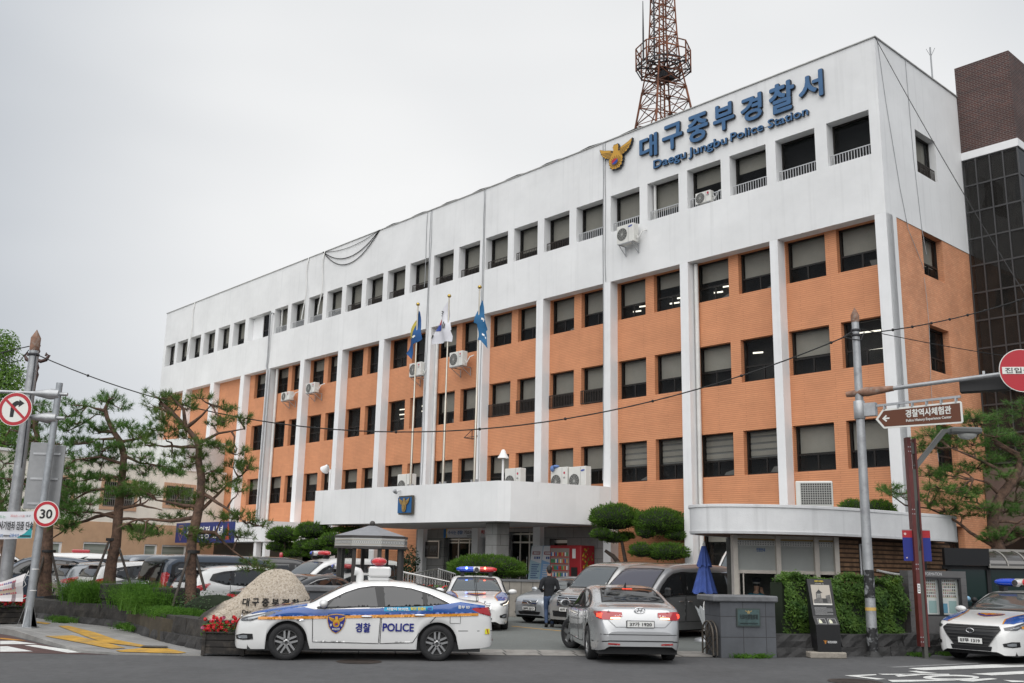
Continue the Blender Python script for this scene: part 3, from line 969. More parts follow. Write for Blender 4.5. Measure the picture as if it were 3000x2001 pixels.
RINGS = {'car': [(1, 0), (.965, .16), (.925, .36), (.88, .56), (.835, .74), (.79, .855), (.725, .925), (.62, .962), (.45, .985), (.22, .997), (0, 1)],
   'van': [(1, 0), (.985, .16), (.965, .36), (.94, .56), (.915, .72), (.885, .83), (.835, .905), (.74, .955), (.55, .985), (.28, .998), (0, 1)],
   'hood': [(1, 0), (.985, .18), (.96, .38), (.925, .56), (.88, .7), (.82, .8), (.74, .87), (.62, .925), (.45, .965), (.22, .99), (0, 1)]}

M_TYRE = mat('tyre_rubber', (.016, .016, .017), .85, var=.3, vscale=14)
M_RIM = mat('alloy_rim', (.42, .42, .42), .3, metal=.85)
M_RIMD = mat('brake_dark', (.03, .03, .03), .7)
M_CHROME = mat('chrome', (.75, .75, .76), .12, metal=1.)
M_CARGLASS = mat('car_glass', (.012, .013, .015), .04, spec=.7, ior=1.62)
M_SCREEN = mat('windscreen', (.06, .068, .07), .05, spec=.8, ior=1.9)
M_TRIM = mat('black_trim', (.012, .012, .013), .35)
M_HEAD = mat('head_lamp', (.34, .36, .38), .15, metal=.5)
M_HEADD = mat('head_lamp_dark', (.05, .05, .055), .1, coat=1.)
M_TAIL = mat('tail_lamp', (.36, .006, .012), .12, coat=1.)
M_TAILLIT = mat('tail_lamp_lit', (1., .06, .03), .2, emit=2.2)
M_BULB = mat('lamp_glow', (1., .62, .3), .2, emit=3.0)
M_AMBER = mat('amber_lamp', (.6, .2, .03), .2)
M_PLATE = mat('plate_white', (.7, .7, .68), .45)
M_INK = mat('ink', (.01, .01, .012), .6)
M_REFL = mat('reflector_red', (.3, .01, .01), .3)
M_POLB = mat('livery_blue', (.012, .075, .30), .22, coat=.8)
M_POLO = mat('livery_orange', (.62, .25, .02), .25, coat=.5)
M_POLN = mat('livery_navy', (.012, .02, .20), .3)
M_SEAM = mat('panel_gap', (.015, .015, .016), .7)
def paint(name, col, metal=0., rough=.28):
 return mat('paint_' + name, col, rough, metal=metal, coat=.9, var=.035, vscale=1.6)
P_WHITE = paint('white', (.70, .70, .69))
P_SILVER = paint('silver', (.50, .505, .51), .55, .26)
P_GREY = paint('grey', (.27, .27, .275), .5, .32)
P_BLACK = paint('black', (.012, .012, .014))
P_SLATE = paint('slate', (.045, .06, .085), .3)
P_STEEL = paint('steel_grey', (.2, .215, .235), .5)
P_TAUPE = paint('taupe_silver', (.40, .395, .385), .5, .27)

def inside(p, poly):
 r = False
 n = len(poly)
 for i in range(n):
  a, b = poly[i], poly[(i + 1) % n]
  if (a[1] > p[1]) != (b[1] > p[1]):
   if p[0] < (b[0] - a[0]) * (p[1] - a[1]) / (b[1] - a[1]) + a[0]:
    r = not r
 return r

class Skin:
 """Lays flat shapes (glass, lamps, stripes, lettering) onto a body surface as thin real panels."""
 k = .8
 def __init__(s, vs, fs):
  s.b = BVHTree.FromPolygons([tuple(v) for v in vs], [tuple(f) for f in fs])

 def frame(s, d):
  d = V(d).normalized()
  e1 = V((0, 0, 1)).cross(d)
  if e1.length < .05:
   e1 = V((0, 1, 0))
  e1.normalize()
  e2 = d.cross(e1).normalized()
  return d, e1, e2

 def hit(s, q, fr, off):
  d, e1, e2 = fr
  o = e1 * q[0] + e2 * q[1] - d * 8
  off *= 1.8
  loc, n, i, dist = s.b.ray_cast(o, d)
  if loc is None: return None
  if n.dot(d) > 0: n = -n
  return loc - d * off

 def panel(s, mb, pts, d, off=.004, mi=0, step=.07):
  step *= s.k
  fr = s.frame(d)
  poly = [(V(p).dot(fr[1]), V(p).dot(fr[2])) for p in pts]
  bd = []
  n = len(poly)
  for i in range(n):
   a, b = V(poly[i]), V(poly[(i + 1) % n])
   k = max(1, int((b - a).length / step))
   for j in range(k):
    bd.append(a + (b - a) * j / k)
  vs = list(bd)
  x0 = min(p[0] for p in poly); x1 = max(p[0] for p in poly)
  y0 = min(p[1] for p in poly); y1 = max(p[1] for p in poly)
  nx, ny = int((x1 - x0) / step), int((y1 - y0) / step)
  for i in range(1, nx + 1):
   for j in range(1, ny + 1):
    q = V((x0 + (i - .5) * (x1 - x0) / max(1, nx), y0 + (j - .5) * (y1 - y0) / max(1, ny)))
    if inside(q, poly) and min((q - b).length for b in bd) > step * .45:
     vs.append(q)
  m = len(bd)
  co, ed, fa, *_ = delaunay_2d_cdt(vs, [(i, (i + 1) % m) for i in range(m)], [], 0, 1e-5)
  keep = []
  for f in fa:
   c = (co[f[0]] + co[f[1]] + co[f[2]]) / 3
   if inside(c, poly):
    keep.append(f)
  P3 = [s.hit(c, fr, off) for c in co]
  ok = [f for f in keep if all(P3[i] is not None for i in f)]
  used = sorted({i for f in ok for i in f})
  ix = {i: k for k, i in enumerate(used)}
  n0 = len(mb.f)
  mb.add([P3[i] for i in used], [tuple(ix[i] for i in f) for f in ok], mi, True)
  return mb.facing(-V(d), n0)

 def line(s, mb, pts, d, w=.008, off=.003, mi=0, step=.06, close=False):
  pts = [V(p) for p in pts] + ([V(pts[0])] if close else [])
  fr = s.frame(d)
  dense = []
  for a, b in zip(pts, pts[1:]):
   k = max(1, int((b - a).length / step))
   dense += [a + (b - a) * j / k for j in range(k)]
  dense.append(pts[-1])
  q = [V((p.dot(fr[1]), p.dot(fr[2]))) for p in dense]
  L, Rr = [], []
  for i, p in enumerate(q):
   t = (q[min(i + 1, len(q) - 1)] - q[max(i - 1, 0)])
   if t.length < 1e-9: t = V((1, 0))
   t.normalize()
   nn = V((-t.y, t.x)) * w / 2
   L.append(s.hit(p + nn, fr, off)); Rr.append(s.hit(p - nn, fr, off))
  n0 = len(mb.f)
  for i in range(len(q) - 1):
   if None in (L[i], L[i + 1], Rr[i], Rr[i + 1]): continue
   mb.add([L[i], L[i + 1], Rr[i + 1], Rr[i]], [(0, 1, 2, 3)], mi, True)
  return mb.facing(-V(d), n0)

 def text(s, mb, body, c, xdir, ydir, w, h, d, off=.009, mi=0, bold=0.):
  t = MB().text(body, c, xdir, ydir, w, h, 0, bold)
  fr = s.frame(d)
  c = V(c)
  nrm = V(xdir).cross(V(ydir)).normalized()
  P3 = []
  for p in t.v:
   p = V(p)
   lift = (p - c).dot(nrm)
   P3.append(s.hit((p.dot(fr[1]), p.dot(fr[2])), fr, off + abs(lift)))
  ok = [f for f in t.f if all(P3[i] is not None for i in f)]
  for i, p in enumerate(P3):
   if p is None: P3[i] = c
  n0 = len(mb.f)
  mb.add(P3, ok, mi)
  return mb.facing(-V(d), n0)

_WHEEL = {}
def wheel_meshes(r, style):
 key = (round(r, 3), style)
 if key in _WHEEL: return _WHEEL[key]
 w = .105
 a = MB()
 a.lathe([(r * .66, -w * .8), (r * .70, -w * .95), (r * .82, -w), (r * .95, -w * .92), (r * .99, -w * .7), (r, -w * .35), (r, w * .35), (r * .99, w * .7), (r * .95, w * .92), (r * .82, w), (r * .70, w * .95), (r * .66, w * .8)], 40, axis='y', mi=0)
 b = MB()
 ri = r * .675
 b.lathe([(ri, -w * .8), (ri, w * .86), (ri * .95, w * .9), (ri * .93, w * .7), (ri * .9, w * .2)], 40, axis='y', mi=0)
 b.disc((0, w * .1, 0), ri * .93, n=32, mi=1)
 n = 5
 for k in range(n):
  for sgn in ((-1, 1) if style == 'twin' else (0,)):
   t = 2 * pi * k / n + pi / 2
   u = V((cos(t), 0, sin(t))); p = V((-sin(t), 0, cos(t)))
   w0, w1 = (.021, .017) if style == 'twin' else (.06, .042)
   c0 = p * sgn * .032; c1 = p * sgn * .045
   i0 = u * ri * .16; i1 = u * ri * .96
   y0, y1 = w * .72, w * .8
   P = [i0 + c0 - p * w0, i0 + c0 + p * w0, i1 + c1 + p * w1, i1 + c1 - p * w1]
   f_ = [q + V((0, y0, 0)) for q in P]
   bk = [q + V((0, y0 - .035, 0)) for q in P]
   b.add(f_ + bk, [(0, 1, 2, 3), (0, 1, 5, 4), (1, 2, 6, 5), (2, 3, 7, 6), (3, 0, 4, 7)], 0)
 b.lathe([(ri * .27, w * .4), (ri * .27, w * .74), (ri * .22, w * .8), (0.0001, w * .82)], 20, axis='y', mi=0)
 b.disc((0, w * .83, 0), ri * .13, n=16, mi=1)
 for k in range(5):
  t = 2 * pi * k / 5 + pi / 2 + pi / 5
  b.disc((ri * .2 * cos(t), w * .815, ri * .2 * sin(t)), ri * .035, n=8, mi=1)
 res = []
 b.facing((0, 1, 0), 80)
 for m_, nm, ms in ((a, 'wheel', [M_TYRE]), (b, 'rim', [M_RIM, M_RIMD])):
  me = bpy.data.meshes.new(nm)
  me.from_pydata(m_.v, [], m_.f)
  for q in ms: me.materials.append(q)
  me.polygons.foreach_set('material_index', m_.m)
  me.polygons.foreach_set('use_smooth', m_.sm)
  me.update()
  res.append(me)
 _WHEEL[key] = res
 return res

class Car: pass

def build_car(name, label, kind, loc, head, body, L=None, W=None, H=None, tweak=None, steer=0., rim='five', glass=None, screen=None, chrome=True, group=None, category='car', fine=.8):
 """Vehicle facing local +X; returns a handle with the skin so that lamps, livery and lettering can be laid on."""
 K = dict(KINDS[kind])
 if tweak: K.update(tweak)
 sx = (L or K['L']) / K['L']; sy = (W or K['W']) / K['W']; sz = (H or K['H']) / K['H']
 Lc, Wc = K['L'] * sx, K['W'] * sy
 S = lambda tab: [(a * sx, b * sz) for a, b in tab]
 top, belt = S(K['top']), S(K['belt'])
 wr = K['wr']
 axles = (K['fo'] * sx, (K['fo'] + K['wb']) * sx)
 HW = Wc / 2
 sill = .215 if kind != 'suv' else .26
 ar = wr + .055
 def plan(t):
  tab = [(0, .60), (.03, .70), (.1, .795), (.22, .875), (.42, .94), (.75, .985), (1.1, 1.)]
  if kind == 'van': tab = [(0, .74), (.03, .82), (.1, .88), (.22, .925), (.45, .97), (.8, 1.), (1.1, 1.)]
  f = crom(tab, t) if t < 1.1 else 1.
  u = Lc - t
  tabr = [(0, .70), (.03, .79), (.1, .86), (.25, .915), (.5, .96), (.9, 1.), (1.1, 1.)]
  if kind == 'van': tabr = [(0, .88), (.03, .93), (.1, .965), (.3, .985), (.6, 1.), (1.1, 1.)]
  g = crom(tabr, u) if u < 1.1 else 1.
  return min(f, g)
 ts = set()
 for k in range(81): ts.add(round(Lc * k / 80, 4))
 for e in (.006, .015, .03, .045, .08): ts.add(e); ts.add(round(Lc - e, 4))
 for a in axles:
  for k in range(25):
   ts.add(round(a - ar * cos(pi * k / 24), 4))
 ts = sorted(ts)
 T = [ts[0]]
 for t in ts[1:]:
  if t - T[-1] > .004: T.append(t)
 def zbot(t):
  z = crom([(0, .26), (.06, .2), (.3, sill - .02), (1.0, sill), (Lc - 1.0, sill), (Lc - .3, sill + .02), (Lc - .05, .27), (Lc, .33)], t)
  for a in axles:
   if abs(t - a) < ar:
    z = max(z, wr + sqrt(max(0, ar * ar - (t - a) ** 2)))
  return z
 low = [(0, .955), (.10, .978), (.26, .99), (.45, .997), (.62, 1.0), (.72, 1.0), (.80, .994), (.88, .988), (.95, .98), (1., .965)]
 rg, hd = RINGS[K['ring']], RINGS['hood']
 rings = []
 for t in T:
  zb, zt = crom(belt, t), crom(top, t)
  z0 = min(zbot(t), zb - .03)
  wdt = HW * plan(t)
  h = max(.004, zt - zb)
  g = min(1, max(0, (h - .06) / (.13 if K['ring'] == 'car' else .3)))
  g = g * g * (3 - 2 * g)
  pts = []
  for f, y in low:
   # flare lips over the wheels
   fl = 0.
   for a in axles:
    dd = abs(t - a)
    if dd < ar + .12 and f < .3: fl = max(fl, .012 * (1 - max(0, dd - ar) / .12))
   zz = z0 + (zb - z0) * f
   pts.append((wdt * y + fl, zz))
  wb_ = wdt * .965
  for k in range(1, len(rg)):
   y = rg[k][0] * g + hd[k][0] * (1 - g)
   zf = rg[k][1] * g + hd[k][1] * (1 - g)
   pts.append((wb_ * y, zb + h * zf))
  full = [(Lc / 2 - t, y, z) for y, z in pts] + [(Lc / 2 - t, -y, z) for y, z in reversed(pts[:-1])]
  rings.append(full)
 n = len(rings[0])
 vs = [p for r in rings for p in r]
 fs = []
 for i in range(len(rings) - 1):
  for k in range(n - 1):
   fs.append((i * n + k, i * n + k + 1, (i + 1) * n + k + 1, (i + 1) * n + k))
 caps = [tuple(range(n)), tuple(range((len(rings) - 1) * n, len(rings) * n))]
 c = Car()
 c.root = thing(name, label, category, loc, head, group)
 c.sk = Skin(vs, fs + caps)
 c.sk.k = fine
 c.L, c.W, c.sx, c.sy, c.sz, c.kind, c.axles, c.K = Lc, Wc, sx, sy, sz, kind, axles, K
 mb = MB().add(vs, fs, 0, True)
 mb.add(vs, caps, 0)
 c.body = mb.build('body', body, c.root)
 c.X = lambda t: Lc / 2 - t * sx
 # underside and wheel wells
 u = MB()
 u.box(-Lc / 2 + .25, Lc / 2 - .25, -HW + .12, HW - .12, .17, .34)
 u.box(-Lc / 2 + .35, Lc / 2 - .35, -HW + .26, HW - .26, .3, .75)
 u.build('underbody', M_BLACK, c.root)
 wm = wheel_meshes(wr, rim)
 for i, a in enumerate(axles):
  for sd in (1, -1):
   o = bpy.data.objects.new('wheel', wm[0]); COL.objects.link(o); o.parent = c.root
   o.location = (Lc / 2 - a, sd * (HW - .115), wr)
   o.rotation_euler = (0, 0, (0 if sd > 0 else pi) + (steer if i == 0 else 0))
   q = bpy.data.objects.new('rim', wm[1]); COL.objects.link(q); q.parent = o
 glass = glass or M_CARGLASS
 for sd in (1, -1):
  D = (0, -sd, 0)
  P = lambda pts: [(c.X(t), 0, z * sz) for t, z in pts]
  if chrome:
   m_ = MB(); c.sk.line(m_, P(K['dlo']), D, .026, .003, 0, close=True)
   m_.build('window_trim', M_CHROME if chrome == 'chrome' else M_TRIM, c.root)
  m_ = MB(); c.sk.panel(m_, P(K['dlo']), D, .0045, 0)
  m_.build('pillar_trim', M_TRIM, c.root)
  doors = []
  for pts in K['doors']:
   m_ = MB()
   c.sk.panel(m_, P(pts), D, .003, 0)
   c.sk.line(m_, P(pts), D, .012, .0062, 1, close=True)
   doors.append(m_.build('door', [body, M_SEAM], c.root))
  for k, pts in enumerate(K['panes']):
   m_ = MB(); c.sk.panel(m_, P(pts), D, .0085, 0)
   m_.build('window', glass, doors[min(k, len(doors) - 1)])
  for k, (t, z) in enumerate(K['handles']):
   fr = c.sk.frame(D)
   p = c.sk.hit((V((c.X(t), 0, z * sz)).dot(fr[1]), V((c.X(t), 0, z * sz)).dot(fr[2])), fr, .02)
   if p:
    m_ = MB().ball(p, .115, .022, .02, 12, 6, 0)
    m_.build('handle', M_CHROME if chrome == 'chrome' else body, doors[min(k, len(doors) - 1)])
  t, z = K['mirror']
  fr = c.sk.frame(D)
  q = V((c.X(t), 0, z * sz))
  p = c.sk.hit((q.dot(fr[1]), q.dot(fr[2])), fr, 0)
  if p:
   if kind == 'van':
    mr = MB().bbox(p.x - .055, p.x + .075, min(p.y + sd * .06, p.y + sd * .26), max(p.y + sd * .06, p.y + sd * .26), p.z - .04, p.z + .2, .045, 0)
   else:
    mr = MB().ball((p.x + .02, p.y + sd * .16, p.z + .07), .085, .13, .075, 14, 9, 0)
   mr.tube([(p.x, p.y - sd * .02, p.z), (p.x + .01, p.y + sd * .09, p.z + .03)], [.04, .03], 8, 1)
   mr.disc((p.x - .067, p.y + sd * .165, p.z + .075), .085, V((0, 1, 0)), V((0, 0, .7)), 16, 2)
   mr.build('mirror', [body if kind != 'van' else M_TRIM, M_TRIM, M_CARGLASS], c.root)
 W3 = lambda pts: [(c.X(t), y * sy, z * sz) for t, y, z in pts]
 m_ = MB()
 pw = W3(K['ws'])
 dn = (V(pw[1]) - V(pw[0])).cross(V(pw[2]) - V(pw[1])).normalized()
 if dn.z > 0: dn = -dn
 c.sk.panel(m_, pw, dn, .006, 0, .09)
 c.sk.line(m_, pw, dn, .035, .008, 1, close=True)
 m_.build('windscreen', [screen or M_SCREEN, M_TRIM], c.root)
 m_ = MB()
 pw = W3(K['bl'])
 dn = (V(pw[1]) - V(pw[0])).cross(V(pw[2]) - V(pw[1])).normalized()
 if dn.z > 0 and kind == 'sedan': dn = -dn
 if dn.x < 0: dn = -dn
 c.sk.panel(m_, pw, dn, .006, 0, .09)
 c.sk.line(m_, pw, dn, .03, .008, 1, close=True)
 m_.build('rear_window', [glass, M_TRIM], c.root)
 return c

def P3(c, pts, sd=1):
 return [(c.X(t), y * sd * c.sy, z * c.sz) for t, y, z in pts]

def lamp_pair(c, name, pts, d, m, off=.009, extra=None, parent=None):
 """The same lamp on both sides. d is for the left (+y) side."""
 out = []
 for sd in (1, -1):
  mb = MB()
  dd = (d[0], d[1] * sd, d[2])
  c.sk.panel(mb, P3(c, pts, sd), dd, off, 0, .05)
  ms = [m]
  if extra:
   for pts2, m2, o2 in extra:
    c.sk.panel(mb, P3(c, pts2, sd), dd, o2, len(ms), .04)
    ms.append(m2)
  out.append(mb.build(name, ms, c.root))
 return out

def plate(c, front, z, text, w=.52, h=.11, y=0., lit=False, off=.02):
 d = (-1, 0, 0) if front else (1, 0, 0)
 fr = c.sk.frame(d)
 q = V((0, y, z))
 p = c.sk.hit((q.dot(fr[1]), q.dot(fr[2])), fr, off)
 if p is None: return
 x = V((0, 1, 0)) if front else V((0, -1, 0))
 mb = MB()
 s = 1 if front else -1
 mb.box(min(p.x, p.x - s * .03), max(p.x, p.x - s * .03), y - w / 2 - .012, y + w / 2 + .012, z - h / 2 - .012, z + h / 2 + .012, 2)
 mb.box(min(p.x + s * .004, p.x - s * .02), max(p.x + s * .004, p.x - s * .02), y - w / 2, y + w / 2, z - h / 2, z + h / 2, 0)
 if text:
  mb.text(text, (p.x + s * .006, y, z), x, V((0, 0, 1)), w * .82, h * .66, 1, bold=.035, lift=.001)
 mb.build('licence_plate', [M_PLATE, M_INK, M_TRIM], c.root)

def badge(c, front, z, r=.065, y=0., off=.012):
 """Oval ring with a slanted letter H."""
 d = (-1, 0, 0) if front else (1, 0, -.05)
 fr = c.sk.frame(d)
 q = V((0, y, z))
 p = c.sk.hit((q.dot(fr[1]), q.dot(fr[2])), fr, off)
 if p is None: return
 x = V((0, 1, 0)) if front else V((0, -1, 0))
 zz = V((0, 0, 1))
 s = 1 if front else -1
 mb = MB()
 n_ = 24
 f = V((s * .012, 0, 0))
 rg_ = [p + x * r * 1.25 * cos(2 * pi * k / n_) + zz * r * .68 * sin(2 * pi * k / n_) + f for k in range(n_)]
 mb.tube(rg_ + [rg_[0]], r * .13, 6, 0, caps=False)
 w = r * .13
 for a in (-.42, .42):
  mb.poly([p + f + x * (r * a - w - r * .2) + zz * -r * .5, p + f + x * (r * a + w - r * .2) + zz * -r * .5, p + f + x * (r * a + w + r * .2) + zz * r * .5, p + f + x * (r * a - w + r * .2) + zz * r * .5])
 mb.poly([p + f + x * -r * .42 + zz * -r * .12, p + f + x * r * .42 + zz * -r * .02, p + f + x * r * .42 + zz * r * .14, p + f + x * -r * .42 + zz * r * .04])
 return mb.build('badge', M_CHROME, c.root)

def front_face(c, grille, head, d=(-.72, -.69, 0), intake=None, fog=None, plate_z=None, plate_t=None, badge_z=None, bars=5, gm=None, chrome_frame=True, head_extra=None, headm=None):
 mb = MB()
 G = [(0, y * c.sy, z * c.sz) for y, z in grille]
 c.sk.panel(mb, G, (-1, 0, 0), .006, 0, .06)
 z0 = min(p[2] for p in G); z1 = max(p[2] for p in G)
 for k in range(bars):
  z = z0 + (z1 - z0) * (k + .6) / (bars + .2)
  ys = []
  for i in range(len(G)):
   a, b = G[i], G[(i + 1) % len(G)]
   if (a[2] - z) * (b[2] - z) < 0:
    ys.append(a[1] + (b[1] - a[1]) * (z - a[2]) / (b[2] - a[2]))
  if len(ys) >= 2:
   c.sk.line(mb, [(0, min(ys) + .015, z), (0, max(ys) - .015, z)], (-1, 0, 0), (z1 - z0) / bars * .32, .014, 1)
 if chrome_frame:
  c.sk.line(mb, G, (-1, 0, 0), .024, .013, 1, close=True)
 mb.build('grille', [M_TRIM, gm or M_CHROME], c.root)
 lamp_pair(c, 'headlight', head, d, headm or M_HEADD, .009, head_extra)
 if intake:
  mb = MB()
  c.sk.panel(mb, [(0, y * c.sy, z * c.sz) for y, z in intake], (-1, 0, 0), .006, 0, .06)
  mb.build('air_intake', M_TRIM, c.root)
 if fog:
  lamp_pair(c, 'fog_lamp', fog, (-.85, -.5, 0), M_TRIM, .006, [([(t, y * .985, z) for t, y, z in fog][:0] or shrink(fog, .55), M_HEAD, .012)])
 if badge_z: badge(c, True, badge_z * c.sz)

def shrink(pts, k):
 n = len(pts)
 c_ = [sum(p[i] for p in pts) / n for i in range(3)]
 return [tuple(c_[i] + (p[i] - c_[i]) * k for i in range(3)) for p in pts]

def light_bar(c, t, z, w=1.22, lit=False, depth=.32, box=False, both_red=False):
 """Rounded roof light bar: blue on the right-hand half, red on the left-hand half of the vehicle."""
 x = c.X(t)
 mb = MB()
 zb = z
 feet = []
 if box:
  mb.bbox(x - .2, x + .2, -.55, .55, z - .02, z + .06, .02, 0)
  mb.bbox(x - .23, x + .2, -.6, .6, z + .06, z + .25, .03, 0)
  zb = z + .26
 else:
  for y in (-.42, .42):
   feet.append(MB().bbox(x - .1, x + .1, y - .06, y + .06, z - .03, z + .08, .01))
  mb.bbox(x - .12, x + .12, -w / 2 + .08, w / 2 - .08, z + .075, z + .1, .01, 1)
  zb = z + .09
 root = mb.build('light_bar', [P_WHITE, M_TRIM], c.root)
 for f in feet: f.build('foot', M_TRIM, root)
 hz = .085
 RB = mat('beacon_red', (.5, .01, .015), .15, coat=1., emit=.12)
 BB = mat('beacon_blue', (.01, .06, .5), .15, coat=1., emit=.12)
 CW = mat('beacon_clear', (.55, .55, .5), .2, coat=1.)
 def seg(y0, y1, m, nm):
  s = MB()
  n_ = 8
  prof = []
  ys = [y0 + (y1 - y0) * k / n_ for k in range(n_ + 1)]
  rings = []
  for y in ys:
   e = min(1., sqrt(max(.02, 1 - (abs(y) / (w / 2)) ** 6)))
   rings.append([(x + depth / 2 * e * cos(2 * pi * k / 16), y, zb + hz + hz * max(.35, e) * sin(2 * pi * k / 16)) for k in range(16)])
  vs = [p for r in rings for p in r]
  s.add(vs, [(i * 16 + k, i * 16 + (k + 1) % 16, (i + 1) * 16 + (k + 1) % 16, (i + 1) * 16 + k) for i in range(n_) for k in range(16)], 0, True)
  s.add(rings[0], [tuple(range(16))], 0); s.add(rings[-1], [tuple(range(16))], 0)
  s.build(nm, m, root)
 seg(-w / 2, -.1, BB, 'beacon')
 seg(.1, w / 2, RB, 'beacon')
 if not box:
  seg(-.099, .099, CW, 'beacon')
  s = MB().lathe([(.001, -.01), (.075, 0), (.085, .03), (.07, .16)], 16, (x + depth / 2 - .02, 0, zb + .07), 'x', 0)
  s.disc((x + depth / 2 + .15, 0, zb + .07), .06, V((0, 1, 0)), Z1, 16, 1)
  s.build('spotlight', [P_WHITE, M_HEADD], root)
 else:
  s = MB().tube([(x + .36, .3, z - .05), (x + .36, .3, z + .10), (x + .39, .3, z + .15), (x + .47, .3, z + .16)], [.075, .075, .075, .085], 12, 0)
  s.build('siren', P_WHITE, root)
 if lit:
  for y, cl, nm in ((-.3, (.12, .25, 1.), 'flash_blue'), (.25, (1., .12, .06), 'flash_red')):
   MB().ball((x + depth / 2 - .01, y, zb + hz * 1.4), .035, mi=0).build('flash_lamp', mat(nm, cl, emit=14.), root)
 return root

def side_shield(c, t, z, sd, h=.36):
 """Navy shield with gold border, eagle and lettering on a door."""
 D = (0, -sd, 0)
 x0 = c.X(t)
 xd = V((-sd, 0, 0)) if sd > 0 else V((1, 0, 0))
 w = h * .96
 out = [(-.5, .42), (-.25, .48), (0, .5), (.25, .48), (.5, .42), (.49, .15), (.40, -.15), (.22, -.38), (0, -.5), (-.22, -.38), (-.40, -.15), (-.49, .15)]
 mb = MB()
 for k, (mi, sc) in enumerate(((1, 1.), (0, .93))):
  c.sk.panel(mb, [V((x0, 0, z)) + xd * a * w * sc + Z1 * b * h * sc for a, b in out], D, .0125 + .002 * k, mi, .06)
 fr = c.sk.frame(D)
 tmp = MB()
 eagle(tmp, V((x0, 0, z + .035 * h / .36)), xd, Z1, w * .86, h * .54, 1, 4, 2, 3)
 for f, mi in zip(tmp.f, tmp.m):
  pts = []
  for i in f:
   p = V(tmp.v[i])
   lift = abs((p - V((x0, 0, z))).dot(xd.cross(Z1)))
   pts.append(c.sk.hit((p.dot(fr[1]), p.dot(fr[2])), fr, .016 + lift * .6))
  if None not in pts:
   mb.poly(pts, mi)
   mb.facing((0, sd, 0), len(mb.f) - 1)
 c.sk.text(mb, 'POLICE', V((x0, 0, z - .265 * h)), xd, Z1, w * .4, h * .1, D, .017, 5, .03)
 for k, ch in ((-1, '경'), (1, '찰')):
  c.sk.text(mb, ch, V((x0, 0, z - .06 * h)) + xd * k * w * .29, xd, Z1, h * .1, h * .12, D, .017, 5, .03)
 return mb.build('shield', [M_POLN, mat('livery_gold', (.62, .33, .02), .35), M_RED, M_BLUE, M_LINE, M_WHITEP], c.root)

